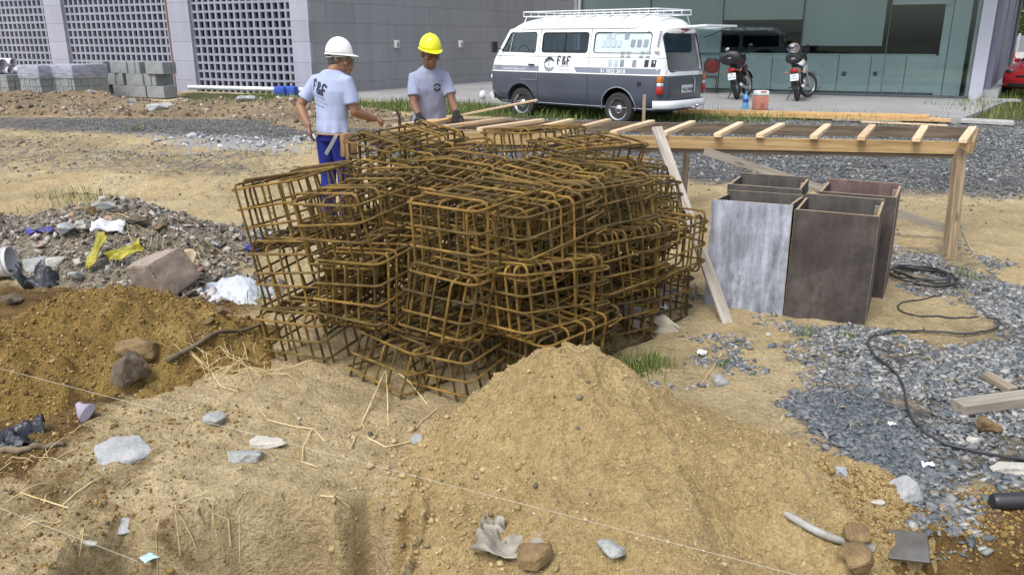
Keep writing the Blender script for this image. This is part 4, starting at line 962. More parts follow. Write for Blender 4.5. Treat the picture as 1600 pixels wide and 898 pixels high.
for k, (x, y, z, yw, pi_, ro, lab) in enumerate([(-.72, 4.75, .70, 44, 5, 8, 'rusty cage lying askew on top, behind the front left cages'), (-.25, 4.5, .66, 66, 4, -9, 'rusty cage lying askew in the middle of the top'), (.26, 4.7, .70, 36, -2, 6, 'rusty cage askew on top towards the right rear'), (.34, 4.10, .56, 58, 4, -8, 'rusty cage tipped over the right front long side'), (.16, 5.35, .71, 48, 0, -4, 'rusty cage on top at the back, before the table beam'), (.05, 4.05, .60, 50, 2, 6, 'rusty cage wedged between the third column and the rightmost one')]):
    cage(x, y, z, yw, 1, pi_, ro, lab, k)
# ------------------------------------------------------------------ timber table
zt_ = .87
tb = empty('timber_table', G(1485, 400, ground_h), label='long raw timber frame table with rungs, behind the rebar pile', cat='table')
tb.location = (0, 0, 0)
fl = at_z(556, 206, zt_ - .0); frr = at_z(1516, 221, zt_ - .0)
fl = at_z(560, 203, zt_); 
def pt(px, py, z): return at_z(px, py, z)
d1 = (frr - fl).normalized(); perp = Vector((-d1.y, d1.x, 0))
def brd(name, p0, p1, wd, th, m, up=(0, 0, 1), lab=None, **k):
    o = board(name, p0, p1, wd, th, m, None, up, **k); o.parent = tb; return o
dz = Vector((0, 0, -.055))
brd('front_beam', fl + dz, frr + dz, .03, .105, m_beam)
brd('lower_rail', fl + (frr - fl) * .02 + Vector((0, 0, -.128)) + perp * .03, frr + Vector((0, 0, -.128)) + perp * .03 - d1 * .02, .05, .035, m_darkw)
bl = at_z(640, 184.5, zt_); br_ = at_z(1524, 199, zt_)
brd('back_beam', bl + dz, br_ + dz, .03, .105, m_darkw)
for (x0, y0, x1, y1) in [(620, 197, 690, 187), (700, 198, 782, 187), (752, 202, 842, 189), (818, 205, 889, 189), (884, 206, 948, 189), (960, 207, 1016, 191), (1038, 209, 1080, 192), (1122, 211, 1155, 194), (1188, 212, 1220, 195.5), (1272, 214, 1292, 197), (1346, 216, 1362, 198), (1432, 218, 1444, 199.5), (1505, 220, 1519, 201)]:
    a = at_z(x0, y0, zt_ + .018); b = at_z(x1, y1, zt_ + .018); d = (b - a).normalized(); a -= d * .03; b += d * .06
    brd('rung', a, b, .062, .034, m_pinep)
def post(px, py, w_, top=None, lean=(0, 0), m=None, name='leg', base=None, zt2=.80):
    g = base or G(px, py, ground_h); t_ = Vector((g.x + lean[0], g.y + lean[1], zt2)); return brd(name, g - Vector((0, 0, .08)), t_, w_, w_ * .8, m or m_old, (0, 1, 0), rag=.003)
gq = G(1484, 402, ground_h); tq = frr - d1 * .055 + perp * .035; post(1484, 402, .085, lean=(tq.x - gq.x, tq.y - gq.y), m=m_postw, zt2=.82)
ps = [fl + (frr - fl) * k + perp * .05 for k in (.035, .50)]
for q in ps: 
    g = Vector((q.x, q.y, GH(q.x, q.y))); post(0, 0, .06, base=g, m=m_old)
for k in (.06, .52):
    q = bl + (br_ - bl) * k - perp * .06; g = Vector((q.x, q.y, GH(q.x, q.y))); post(0, 0, .06, base=g, m=m_darkw)
q0 = at_Y(1100, 236, 6.95); q1 = at_Y(1478, 357, 6.62); brd('brace', q0, q1, .07, .022, m_grayw, (0, 1, 0))
q0 = at_Y(1500, 330, 6.5); q1 = at_Y(1506, 300, 6.45)
brd('end_cap', frr + Vector((.02, 0, -.05)), br_ + Vector((.02, 0, -.05)), .03, .10, m_beam)
# stake, planks
g = at_z(1007, 190, .8); g2 = at_Y(1007, 148, g.y)
tag(board('stake', g - Vector((0, 0, .75)), g2, .035, .025, m_old, up=(0, 1, 0)), 'thin upright wooden stake standing at the back of the timber table', 'stake')
a = at_z(612, 203, .89); b = at_z(716, 184, .91); o = board('held_plank', a, b, .10, .028, m_pine); tag(o, 'plank on the table held down by the gloved worker', 'plank')
a = at_z(700, 184, .93); b = at_z(839, 156.5, 1.08); tag(board('lath', a, b, .045, .018, m_pinep), 'long thin pale lath sticking out past the gloved hand towards the van', 'lath')
a = at_z(575, 209, .885); b = at_z(745, 193, .885); tag(board('loose_board', a, b, .11, .022, m_beam), 'loose board on the table under the held plank', 'plank')
# leaning plank
a = G(1137, 504, ground_h) + Vector((0, 0, -.01)); b = at_Y(1026, 199, 5.55); tag(board('leaning_plank', a, b, .075, .022, m_grayw, up=(.3, -1, .4)), 'weathered grey plank leaning on the right side of the rebar pile', 'plank')
# ------------------------------------------------------------------ plywood column forms
def ply(name, c, c2, c3, lo=.38, hi=.62, st=.65):
    m, t, p = nt(name); v = coords(t); vs_ = coords(t, (10, 10, 1.8))
    n1 = noise(t, vs_, 1.4, 8, .7); n2 = noise(t, v, 2.6, 5, .6)
    cc = ramp(t, math_(t, 'ADD', math_(t, 'MULTIPLY', n1, st), math_(t, 'MULTIPLY', n2, 1 - st)), [(lo, c2), (.5, c), (hi, c3)])
    cc = mixc(t, .5, cc, ramp(t, noise(t, v, 14, 5, .7), [(.35, (.7, .7, .7)), (.6, (1.1, 1.1, 1.1))]), 'MULTIPLY')
    # scratches and grime patches
    cc = mixc(t, ramp(t, noise(t, coords(t, (2, 2, 1.2)), 2.4, 6, .75), [(.55, (0, 0, 0)), (.68, (.8, .8, .8))]), cc, c2)
    t.links.new(cc, p.inputs['Base Color']); p.inputs['Roughness'].default_value = .7; p.inputs['Specular IOR Level'].default_value = .3; bump(t, p, n1, .5, .003); return m
m_plyw = ply('whitened_plywood', (.27, .29, .34), (.085, .085, .095), (.42, .45, .53), .36, .60)
m_plyb = ply('black_film_plywood', (.065, .055, .050), (.038, .032, .030), (.11, .095, .085), st=.3)
m_plyr = ply('reddish_film_plywood', (.13, .085, .08), (.07, .05, .045), (.21, .15, .14), st=.4)
m_plyd = ply('dark_grey_plywood', (.075, .07, .065), (.04, .037, .034), (.125, .115, .10), st=.4)
m_edge = mat('plywood_edge', (.42, .32, .20), (.25, .18, .10), .85, scale=30)
def form_box(o_, yaw, w_, d_, h_, ms, label, tilt=0, tilty=0):
    M = Matrix.Translation((o_[0], o_[1], AH(*o_) - .015)) @ Matrix.Rotation(R(yaw), 4, 'Z') @ Matrix.Rotation(R(tilt), 4, 'X') @ Matrix.Rotation(R(tilty), 4, 'Y')
    e = empty('column_form', M=M, label=label, cat='plywood form', group='open plywood column forms'); T = .018
    rr = random.Random(int(w_ * 1e3 + yaw))
    for nm, c, dd, m in (('front_panel', (w_ / 2, T / 2, h_ / 2), (w_, T, h_), ms[0]), ('back_panel', (w_ / 2, d_ - T / 2, h_ / 2 + .01), (w_, T, h_ + .02), ms[3]),
                         ('side_panel', (T / 2, d_ / 2, h_ / 2 - .003), (T, d_ - 2 * T - .003, h_ - .006), ms[2]), ('side_panel', (w_ - T / 2 , d_ / 2, h_ / 2 + .004), (T, d_ - 2 * T - .003, h_ + .008), ms[1])):
        mb = MB(); mb.box((0, 0, 0), dd); p_ = obj(nm, mb, [m, m_edge], e, loc=c, bevel=.0015, seg=1)
        for f in p_.data.polygons:
            if f.normal.z > .9 or (abs(f.normal.z) < .2 and f.area < .05): f.material_index = 1
    for z in (.12, h_ - .12):                       # cleats inside the corners
        mb = MB(); mb.box((0, 0, 0), (.03, .03, h_ * .9)); 
    mb = MB(); mb.box((0, 0, 0), (.03, .03, h_ - .04)); obj('corner_batten', mb, m_old, e, loc=(T + .018, T + .018, h_ / 2)); obj('corner_batten', mb, m_old, e, loc=(w_ - T - .018, d_ - T - .018, h_ / 2))
    return e
form_box((1.72, 4.79), -27, .475, .48, .70, (m_plyb, m_plyd, m_plyb, m_plyd), 'black film-faced open plywood box, nearest the camera')
form_box((1.27, 5.02), -28, .50, .44, .715, (m_plyw, m_plyb, m_plyd, m_plyd), 'open plywood box with whitened streaky front, left of the black one', tilt=-3.5, tilty=-1)
form_box((2.05, 5.30), -28, .48, .46, .71, (m_plyb, m_plyr, m_plyd, m_plyr), 'open plywood box with reddish scuffed side, behind the black one')
form_box((1.53, 5.64), -26, .50, .44, .71, (m_plyd, m_plyd, m_plyd, m_plyd), 'dark open plywood box standing behind the whitened one')
# ------------------------------------------------------------------ rocks and debris
def rock(px, py, size, m, label, name='stone', cat='stone', seed=1, flat=.7, yaw=0, tilt=(0, 0), sink=.2, rough=.22, sub=3, angular=0, z=None):
    g = G(px, py); rr = random.Random(seed); bm = bmesh.new()
    if angular < 0:
        pts = [Vector((sx_ * rr.uniform(.36, .5), sy_ * rr.uniform(.36, .5), sz_ * rr.uniform(.36, .5))) for sx_ in (-1, 1) for sy_ in (-1, 1) for sz_ in (-1, 1)] + [Vector([rr.uniform(-.45, .45) for _ in range(3)]).normalized() * .52 for _ in range(2)]
    else:
        pts = []
        for k in range(15):
            q = Vector([rr.gauss(0, 1) for _ in range(3)]).normalized(); mx = max(abs(q.x), abs(q.y), abs(q.z)); pts.append(q * (.5 * (.55 + .45 / mx * .8)))
    for q in pts: bm.verts.new(q)
    h_ = bmesh.ops.convex_hull(bm, input=bm.verts); bmesh.ops.delete(bm, geom=[v for v in bm.verts if not v.link_faces], context='VERTS')
    bmesh.ops.dissolve_limit(bm, angle_limit=R(12), verts=bm.verts, edges=bm.edges)
    bmesh.ops.bevel(bm, geom=list(bm.edges), offset=.028, segments=2, affect='EDGES', clamp_overlap=True); bmesh.ops.triangulate(bm, faces=bm.faces)
    for _ in range(3): bmesh.ops.subdivide_edges(bm, edges=[e for e in bm.edges if e.calc_length() > .09], cuts=1, use_grid_fill=True); bmesh.ops.triangulate(bm, faces=bm.faces)
    off = Vector([rr.uniform(0, 50) for _ in range(3)])
    from mathutils import noise as mn
    bm.normal_update()
    for v in bm.verts:
        v.co += v.normal * (.035 * mn.noise(v.co * 5 + off) + .018 * mn.noise(v.co * 16 + off)); 
    for v in bm.verts: v.co = Vector((v.co.x * size[0], v.co.y * size[1], v.co.z * size[2])) * 1.08
    me = bpy.data.meshes.new(name); bm.to_mesh(me); bm.free(); me.polygons.foreach_set('use_smooth', [True] * len(me.polygons)); me.set_sharp_from_angle(angle=R(32))
    M = Matrix.Translation((g.x, g.y, (g.z if z is None else z) + size[2] * (.5 - sink) * .8)) @ Matrix.Rotation(R(yaw), 4, 'Z') @ Matrix.Rotation(R(tilt[0]), 4, 'X') @ Matrix.Rotation(R(tilt[1]), 4, 'Y')
    return tag(link(name, me, m, M=M), label, cat)
def smat(n, c, c2, c3=None, sc=7): 
    m, t, p = nt(n); v = coords(t); cc = ramp(t, noise(t, v, sc, 7, .7), [(.3, c2), (.55, c), (.75, c3 or c)])
    cc = mixc(t, .6, cc, ramp(t, noise(t, v, 110, 4, .7), [(.3, (.65, .65, .65)), (.7, (1.2, 1.2, 1.2))]), 'MULTIPLY')
    t.links.new(cc, p.inputs['Base Color']); p.inputs['Roughness'].default_value = .9; bump(t, p, noise(t, v, 45, 6, .7), .8, .006); return m
ms_pink = smat('pink_granite', (.33, .27, .225), (.22, .17, .135), (.42, .36, .31))
ms_dark = smat('dark_soiled_stone', (.13, .10, .07), (.07, .055, .035), (.45, .42, .38), 9)
ms_grey = smat('grey_mortar', (.34, .36, .35), (.24, .25, .24), (.46, .48, .47))
ms_lgrey = smat('light_grey_concrete', (.38, .39, .40), (.27, .28, .28), (.48, .49, .50))
ms_brown = smat('brown_rock', (.22, .15, .07), (.10, .065, .03), (.34, .25, .12))
ms_white = smat('white_stone', (.48, .46, .41), (.36, .34, .29), (.58, .56, .52))
rock(256, 446, (.38, .30, .27), ms_pink, 'big angular pinkish-grey stone block on the edge of the orange soil', seed=16, yaw=-36, tilt=(20, -12), sink=.14, angular=-3)
rock(204, 606, (.19, .15, .20), ms_dark, 'dark soiled squarish stone with white streaks, before the orange mound', seed=12, yaw=52, sink=.12, tilt=(14, -10))
rock(215, 563, (.24, .17, .15), ms_brown, 'rounded brown rock half buried behind the dark white-streaked stone', seed=8, sink=.3)
rock(193, 712, (.23, .19, .06), ms_lgrey, 'flat light-grey speckled concrete slab piece with straws over it, at lower left', seed=13, yaw=30, tilt=(14, 6), sink=.1, angular=2)
rock(336, 660, (.12, .09, .07), ms_grey, 'small grey-green stone by the string, right of the flat slab', seed=17, tilt=(10, 0))
rock(383, 715, (.16, .10, .06), ms_grey, 'rough grey mortar lump with a pale shard beside it', seed=19, sink=.3)
rock(418, 700, (.17, .08, .035), ms_white, 'pale greenish-white plaster shard right of the mortar lump', seed=23, tilt=(12, 0))
rock(197, 832, (.11, .10, .035), ms_lgrey, 'light grey flat chip of concrete near the bottom left', seed=29, tilt=(25, 5))
rock(138, 866, (.08, .035, .03), ms_white, 'small cream stone lower left of the grey chip', seed=31)
rock(1414, 778, (.14, .11, .105), ms_lgrey, 'pale grey rounded concrete lump on the gravel edge at lower right', seed=37, sink=.1)
rock(1544, 676, (.12, .09, .09), ms_brown, 'ochre-brown rock on the gravel below the cut board', seed=41, sink=.08)
rock(1522, 692, (.08, .05, .04), ms_white, 'small white stone right beside the ochre rock', seed=43)
rock(1582, 738, (.22, .10, .06), ms_white, 'flat pale limestone piece at the right edge under the cable', seed=47, sink=.25)
rock(1126, 600, (.10, .08, .07), ms_grey, 'rounded greyish stone right of the grass tuft', seed=53, sink=.3)
rock(1312, 742, (.055, .05, .05), ms_lgrey, 'small grey stone where the sand pile meets the gravel', seed=57)
rock(1372, 790, (.07, .03, .02), ms_white, 'tiny white chip left below the pale concrete lump', seed=59)
rock(652, 690, (.06, .05, .05), ms_grey, 'small grey stone at the straw ends left of the sand pile', seed=61)
rock(835, 884, (.13, .10, .09), ms_brown, 'brown stone at the bottom edge below the crumpled sheet', seed=67, sink=.2)
rock(952, 880, (.10, .08, .06), ms_grey, 'sandy grey clod at the bottom of the sand pile', seed=71)
rock(1334, 852, (.11, .09, .09), ms_brown, 'ochre clod behind the pale stick at lower right', seed=73)
rock(1325, 884, (.16, .12, .10), ms_brown, 'large brown clod at the bottom edge under the pale stick', seed=79)
rock(1202, 523, (.045, .03, .02), ms_white, 'small white chip on the sand right of the leaning plank foot', seed=83)
rock(562, 505, (.09, .05, .10), ms_white, 'cream stone lodged inside the rebar cages', seed=89, z=.32) 
rock(690, 560, (.10, .07, .05), ms_brown, 'brown sandy clod under the rebar cages', seed=97)
for k, (px, py, s, m, lab) in enumerate([(160, 333, .22, ms_grey, 'light grey flat slab on top of the rubble heap'), (185, 330, .14, ms_pink, 'pinkish shard at the peak of the rubble heap'), (146, 336, .16, ms_brown, 'brown lump left at the peak of the rubble heap'),
        (105, 365, .26, ms_grey, 'long grey piece on the left flank of the rubble heap'), (130, 360, .2, ms_white, 'cream piece midway down the rubble heap'), (215, 352, .17, ms_dark, 'dark lump on the right shoulder of the rubble heap'),
        (250, 362, .12, ms_brown, 'brown clod at the upper right of the rubble heap'), (295, 405, .12, ms_white, 'white chip just right of the pinkish block'), (60, 420, .26, ms_grey, 'bent grey slab beside the white bucket'),
        (88, 418, .15, ms_white, 'pale chip right of the bent grey slab'), (20, 470, .14, ms_dark, 'dark stone below the white bucket'), (120, 440, .13, ms_grey, 'small grey piece left of the yellow scraps'),
        (335, 385, .10, ms_lgrey, 'small light chip on the lower right rubble'), (300, 465, .10, ms_dark, 'dark clod beside the plaster powder'), (345, 490, .13, ms_brown, 'brown lump on the right end of the orange mound'), (325, 505, .08, ms_brown, 'small brown clod on the orange mound edge')]):
    rock(px, py, (s, s * .7, s * .45), m, lab, seed=200 + k, yaw=k * 40, tilt=(k * 7 % 25, -k * 11 % 20), sink=.2)
for k, (px, py, s, lab) in enumerate([(205, 162, .3, 'white rock on the crest of the far soil ridge'), (246, 172, .5, 'blue-grey slab lying on the far soil ridge'), (262, 167, .35, 'small blue-grey slab on the right of the far ridge'), (383, 158, .5, 'grey flat stone in the grass before the vented wall'), (142, 147, .2, 'pale stone by the wrapped pallets'), (668, 168, .3, 'pale clod beside the gloved worker, on the far soil'), (650, 178, .22, 'small pale stone near the gloved worker')]):
    rock(px, py, (s, s * .6, s * .4), ms_lgrey, lab, seed=300 + k, sink=.2)
xq, yq = rnd_px(2600, -.75, .45, 2.1, 3.25); kq = np.exp(-((xq + .35 + (yq - 2.7) * .15) / .28) ** 2) > rng.random(len(xq)); xq, yq = xq[kq], yq[kq]; sq = rng.gamma(1.8, .0048, len(xq)).clip(.003, .035)
tag(scatter('foot_clods', place(xq, yq, sq, .2), sq, TL, m_clod, .5), 'larger earthy clods along the left foot of the sand pile', 'clods', kind='stuff')
# wood bits at the right
for (x0, y0, x1, y1, wd, th, lab, m) in [(1494, 646, 1640, 626, .085, .05, 'cut grey timber end lying on the gravel at the right edge', m_grayw), (1540, 594, 1582, 616, .06, .03, 'short dark wood offcut behind the cut timber end', m_old)]:
    a = G(x0, y0); b = G(x1, y1); a.z += th * .6; b.z += th * .6; tag(board('timber_offcut', a, b, wd, th, m), lab, 'wood offcut')
def onground(pts, dz=0): return [G(x, y) + Vector((0, 0, dz)) for x, y in pts]
def smooth_path(P, n=6):
    P = [Vector(p) for p in P]; out = []
    for i in range(len(P) - 1):
        a = P[max(0, i - 1)]; b = P[i]; c = P[i + 1]; d = P[min(len(P) - 1, i + 2)]
        for k in range(n):
            t = k / n; out.append(.5 * ((2 * b) + (c - a) * t + (2 * a - 5 * b + 4 * c - d) * t * t + (3 * b - a - 3 * c + d) * t ** 3))
    out.append(P[-1]); return out
m_cable = mat('black_cable', (.045, .045, .05), (.03, .03, .032), .5, scale=20, bstr=0)
def cable(pts, r, label, name='cable', cat='cable', m=None, dz=.0):
    P = smooth_path(onground(pts, r), 8); 
    for p in P: p.z = AH(p.x, p.y) + r + dz + (.011 if r > .006 and p.x > 1 else 0)
    mb = MB(); mb.tube(P, r, 8); return tag(obj(name, mb, m or m_cable, smooth=True, ang=None), label, cat)
cable([(1640, 726), (1560, 718), (1500, 705), (1455, 690), (1430, 668), (1415, 635), (1408, 605), (1390, 580), (1365, 560), (1356, 540), (1368, 527), (1400, 522), (1450, 523), (1500, 527), (1540, 522), (1562, 510), (1555, 503), (1540, 500)], .0068, 'thick black cable curving over the gravel to the right edge')
cable([(1528, 497), (1480, 498), (1440, 496), (1412, 490), (1403, 481), (1410, 474), (1440, 470), (1462, 464), (1480, 455)], .0055, 'thin black cable looping on the sand right of the boxes')
ctr = G(1438, 436); P = []
rr = random.Random(4)
for k in range(5 * 22):
    a = k / 22 * 2 * PI; q = .19 + .035 * math.sin(k * .13) + rr.uniform(-.004, .004); P.append((ctr.x + .01 + q * 1.05 * math.cos(a) + .02 * math.sin(k * .07), ctr.y + q * 1.0 * math.sin(a) + .03 * math.cos(k * .05), 0))
P = [Vector((x, y, AH(x, y) + .008 + k * .0005)) for k, (x, y, z) in enumerate(P)]
mb = MB(); mb.tube(P, .006, 6); tag(obj('coiled_cable', mb, m_cable, smooth=True, ang=None), 'coil of thin black cable on the gravel beside the boxes', 'cable')
cable([(1500, 358), (1508, 372), (1515, 388), (1524, 398), (1512, 406)], .006, 'thin grey wire hanging down beside the table leg onto the sand', m=m_grayw)
# black pipe stub, pale stick, dark metal piece
a = G(1548, 794); b = a + Vector((.42, .02, .0)); a.z += .03; b.z += .03
mb = MB(); mb.tube([a, a + Vector((.012, 0, 0)), b], [.024, .031, .031], 16); tag(obj('black_pipe', mb, mat('black_plastic', (.03, .03, .035), rough=.4, bstr=0), smooth=True), 'black plastic pipe end poking in at the right edge', 'pipe')
a = G(1224, 815); c_ = G(1290, 850); b = G(1362, 868)
mb = MB(); mb.tube(smooth_path([a + Vector((0, 0, .02)), c_ + Vector((0, 0, .022)), b + Vector((0, 0, .012))]), [.006] + [.013] * 10 + [.015] * 2, 10); tag(obj('pale_stick', mb, mat('weathered_pvc', (.36, .36, .34), (.20, .19, .17), .7, scale=18), smooth=True), 'curved pale grey stick lying on the soil at lower right', 'stick')
mb = MB(); mb.box((0, 0, 0), (.13, .11, .012)); g = G(1413, 880); tag(obj('metal_plate', mb, mat('dark_metal', (.09, .09, .085), (.05, .045, .04), .5, scale=12), loc=g + Vector((0, 0, .03)), rot=(R(28), R(-6), R(-20)), bevel=.004), 'dark rusted metal plate half in the soil at the bottom right', 'metal scrap')
a = G(1300, 872); b = G(1400, 888); mb = MB(); 
# branch and sticks
m_branch = mat('dry_branch', (.20, .155, .10), (.10, .075, .05), .9, scale=14, bscale=60, bstr=.8, stretch=(1, 1, 1))
def stick(pts, r, label, m=None, lift=.6, name='branch', cat='branch'):
    P = smooth_path(onground(pts), 5)
    for p in P: p.z = max(p.z, AH(p.x, p.y)) + r * lift
    n = len(P); rr = [r * (1 - .5 * i / n) * (1 + .15 * math.sin(i * 1.7)) for i in range(n)]
    mb = MB(); mb.tube(P, rr, 7); return tag(obj(name, mb, m or m_branch, smooth=True, ang=None), label, cat)
stick([(262, 572), (300, 548), (340, 532), (380, 520), (412, 512)], .016, 'brown dry branch from the orange mound towards the rebar')
stick([(-10, 712), (30, 708), (70, 704), (102, 700)], .018, 'thick dark root lying at the left edge below the black bag')
stick([(1128, 552), (1118, 570), (1096, 600)], .005, 'pale forked twig on the sand before the leaning plank', mat('pale_twig', (.55, .45, .28), bstr=0))
# straw
m_straw = mat('straw', (.66, .54, .30), (.50, .39, .19), .7, scale=12, bstr=0)
def straw_clump(px, py, n, L0, sp, label, seed, droop=True):
    g = G(px, py); rr = random.Random(seed); mb = MB()
    for k in range(n):
        a = rr.uniform(0, 2 * PI); x0 = g.x + rr.gauss(0, sp); y0 = g.y + rr.gauss(0, sp * .7); L = L0 * rr.uniform(.4, 1.2); P = []
        b = rr.uniform(-.25, .25); h = rr.uniform(0, .03)
        for q in range(5):
            t = q / 4; x = x0 + math.cos(a + b * t) * L * t; y = y0 + math.sin(a + b * t) * L * t; P.append((x, y, AH(x, y) + .004 + h * math.sin(PI * t)))
        mb.tube(P, rr.uniform(.0010, .0022), 4)
    return tag(obj('straw', mb, m_straw), label, 'straw', kind='stuff')
straw_clump(372, 570, 42, .22, .10, 'scattered pale straw between the branch and the rebar pile', 3)
straw_clump(420, 500, 22, .22, .10, 'straw lying under the left edge of the rebar pile', 4)
straw_clump(60, 725, 9, .18, .09, 'pale straw around the dark root at the left edge', 5)
straw_clump(130, 800, 6, .14, .16, 'few straws over the soil at the lower left', 6)
straw_clump(260, 860, 8, .14, .10, 'straws round the pale blue shard at bottom left', 7)
straw_clump(360, 850, 5, .12, .06, 'straws on the lip of the pit at the bottom', 8)
straw_clump(245, 375, 26, .35, .18, 'straw and twigs on the right flank of the rubble heap', 9)
straw_clump(330, 400, 10, .3, .12, 'twigs on the lower right of the rubble heap', 10)
straw_clump(1330, 660, 12, .08, .30, 'tiny straw bits over the dark gravel', 12)
straw_clump(1450, 560, 10, .12, .35, 'straw bits across the gravel by the cable', 13)
def bent(pts, r, label, lift=None):
    P = onground(pts); 
    for i, p in enumerate(P): p.z += .004 + (lift[i] if lift else 0)
    mb = MB(); mb.tube(P, r, 5); return tag(obj('straw_stalk', mb, m_straw), label, 'straw stalk')
bent([(602, 596), (580, 640), (566, 664), (547, 704)], .0035, 'long bent straw stalk left before the rebar, leftmost of the fan', [.05, .02, .0, 0])
bent([(566, 664), (575, 688), (603, 701), (632, 694), (650, 688)], .003, 'bent straw lying under the fan of stalks')
bent([(604, 596), (606, 630), (607, 668)], .003, 'short upright straw in the middle of the fan before the rebar', [.05, .03, .0])
bent([(616, 592), (640, 608), (668, 634)], .003, 'right-hand straw of the fan, reaching the rebar foot', [.05, .03, .0])
bent([(684, 640), (660, 660), (650, 672)], .0028, 'thin straw stalk left of the sand pile')
bent([(404, 643), (420, 658), (460, 668), (490, 676), (508, 692)], .003, 'long thin straw above the string left of centre')
bent([(488, 678), (474, 700), (472, 722), (498, 736)], .0028, 'hooked straw hanging from the long thin straw')
bent([(503, 808), (530, 812), (548, 818)], .003, 'short straight straw near the pit edge at the bottom')
bent([(300, 557), (330, 580), (345, 606), (372, 614)], .003, 'long straw stalk left of the straw scatter')
bent([(28, 772), (66, 784), (108, 797)], .003, 'straight straw on the soil at lower left')
bent([(98, 793), (120, 772), (146, 753)], .003, 'slanting straw crossing the straight one at lower left')
bent([(176, 712), (205, 709), (234, 712)], .003, 'straw lying across the flat grey slab')
bent([(228, 690), (205, 716), (172, 738)], .003, 'slanting straw at the right of the flat grey slab')
bent([(340, 838), (362, 856), (366, 898)], .0035, 'yellowish root curling down the pit lip')
# string lines
m_string = mat('white_string', (.50, .48, .42), (.42, .40, .34), .8, bstr=0)
for (p, q, lab) in [((-60, 560), (1320, 917), 'thin white builder’s string stretched across the foreground'), ((-40, 778), (215, 876), 'thin white string at the bottom left corner')]:
    a = at_z(*p, .30); b = at_z(*q, .18) if q[0] > 500 else at_z(*q, .0)
    if q[0] < 500: a = at_z(*p, .08); b = at_z(*q, .04)
    P = [a.lerp(b, k / 20) for k in range(21)]
    mb = MB(); mb.tube(P, .0008, 5); tag(obj('string_line', mb, m_string), lab.replace('’', "'"), 'string')
# crumpled things: paper, plastic, bags
def sheet(px, py, sx, sy, m, label, name, cat, seed=1, amp=.3, yaw=0, tilt=(0, 0), lift=.02, n=14, z=None, taper=0, thick=.002):
    g = G(px, py); V = []; o1 = seed * 13.7
    for j in range(n + 1):
        for i in range(n + 1):
            u, v = i / n - .5, j / n - .5; w_ = 1 - taper * abs(u * 2) ** 1.5
            x = u * sx * (1 + .12 * float(vn(v * 4 + o1, 1.0, 3))); y = v * sy * w_ * (1 + .2 * float(vn(u * 4 + o1, 5.0, 4)))
            zz = amp * min(sx, sy) * float(fbm(np.array(u * 3 + o1), np.array(v * 3.), 1, 3, seed)); V.append((x, y, zz))
    Fs = [(j * (n + 1) + i, j * (n + 1) + i + 1, (j + 1) * (n + 1) + i + 1, (j + 1) * (n + 1) + i) for j in range(n) for i in range(n)]
    mb = MB(); mb.add(V, Fs); o = obj(name, mb, m, recalc=False, smooth=True, ang=50, M=Matrix.Translation((g.x, g.y, (g.z if z is None else z) + lift)) @ Matrix.Rotation(R(yaw), 4, 'Z') @ Matrix.Rotation(R(tilt[0]), 4, 'X') @ Matrix.Rotation(R(tilt[1]), 4, 'Y'))
    s = o.modifiers.new('s', 'SOLIDIFY'); s.thickness = thick; return tag(o, label, cat)
ms_membr = mat('aged_membrane', (.36, .34, .29), (.20, .18, .14), .8, scale=12, bscale=30, bstr=.6)
m_kraft = mat('kraft_paper', (.46, .42, .34), (.33, .30, .24), .8, scale=6, bscale=20, bstr=.5)
m_blackbag = mat('black_bag', (.03, .034, .045), (.02, .022, .03), .35, scale=8, bscale=18, bstr=.8, bdist=.02)
m_paper = mat('white_paper', (.72, .73, .76), (.55, .56, .6), .7, bstr=.2)
m_yellow = mat('yellow_plastic', (.36, .32, .025), (.22, .19, .018), .5, scale=8, bscale=30, bstr=.3)
m_purp = mat('lilac_plastic', (.40, .37, .46), (.28, .26, .33), .35, scale=6, bstr=.2)
m_cyan = mat('pale_blue_plastic', (.48, .72, .78), (.38, .60, .66), .5, scale=6, bstr=.2)
m_ragb = mat('blue_rag', (.11, .11, .42), (.05, .05, .25), .8, scale=14, bscale=30, bstr=.8, bdist=.02)
sheet(1008, 518, .40, .15, m_kraft, 'crumpled beige paper bag on the sand right of the rebar pile', 'paper_bag', 'paper bag', 3, .25, -26, (24, 12), .085, taper=.75)
sheet(1036, 484, .07, .05, m_paper, 'small white paper scrap at the foot of the rebar pile, right side', 'paper_scrap', 'paper scrap', 5, .3, 10)
sheet(1096, 556, .05, .04, m_paper, 'crumpled whitish wrapper on the sand by the forked twig', 'wrapper', 'paper scrap', 6, .4, 40)
sheet(36, 690, .16, .16, m_blackbag, 'torn black plastic bag on the soil at the left edge', 'plastic_bag', 'plastic bag', 7, .35, 20, (0, 0), .03)
sheet(70, 440, .26, .22, m_blackbag, 'black plastic scrap in the rubble below the bent grey slab', 'plastic_bag', 'plastic bag', 8, .4, -10, lift=.03)
sheet(240, 876, .075, .035, m_cyan, 'pale blue plastic shard at the bottom left', 'plastic_shard', 'plastic shard', 9, .1, 50, (20, 0), thick=.006)
sheet(402, 394, .16, .10, m_ragb, 'crumpled blue rag on the sand left of the rebar pile', 'rag', 'rag', 10, .5, 30, (20, 0), .05)
sheet(62, 365, .2, .08, m_ragb, 'violet-blue plastic scrap on the left of the rubble heap', 'rag', 'plastic scrap', 17, .3, 10, (0, 0), .03)
sheet(154, 420, .085, .25, m_yellow, 'torn yellow plastic strip standing in the rubble, left one', 'plastic_strip', 'plastic strip', 11, .25, -25, (55, 0), .12, thick=.004)
sheet(198, 413, .24, .09, m_yellow, 'torn yellow plastic strip in the rubble beside the pinkish block, right one', 'plastic_strip', 'plastic strip', 12, .3, 38, (30, -18), .10, thick=.004)
sheet(800, 868, .26, .12, ms_membr, 'crumpled grey membrane at the bottom, left foot of the sand pile', 'membrane_scrap', 'membrane scrap', 13, .32, -20, (10, 0), .03, n=20)
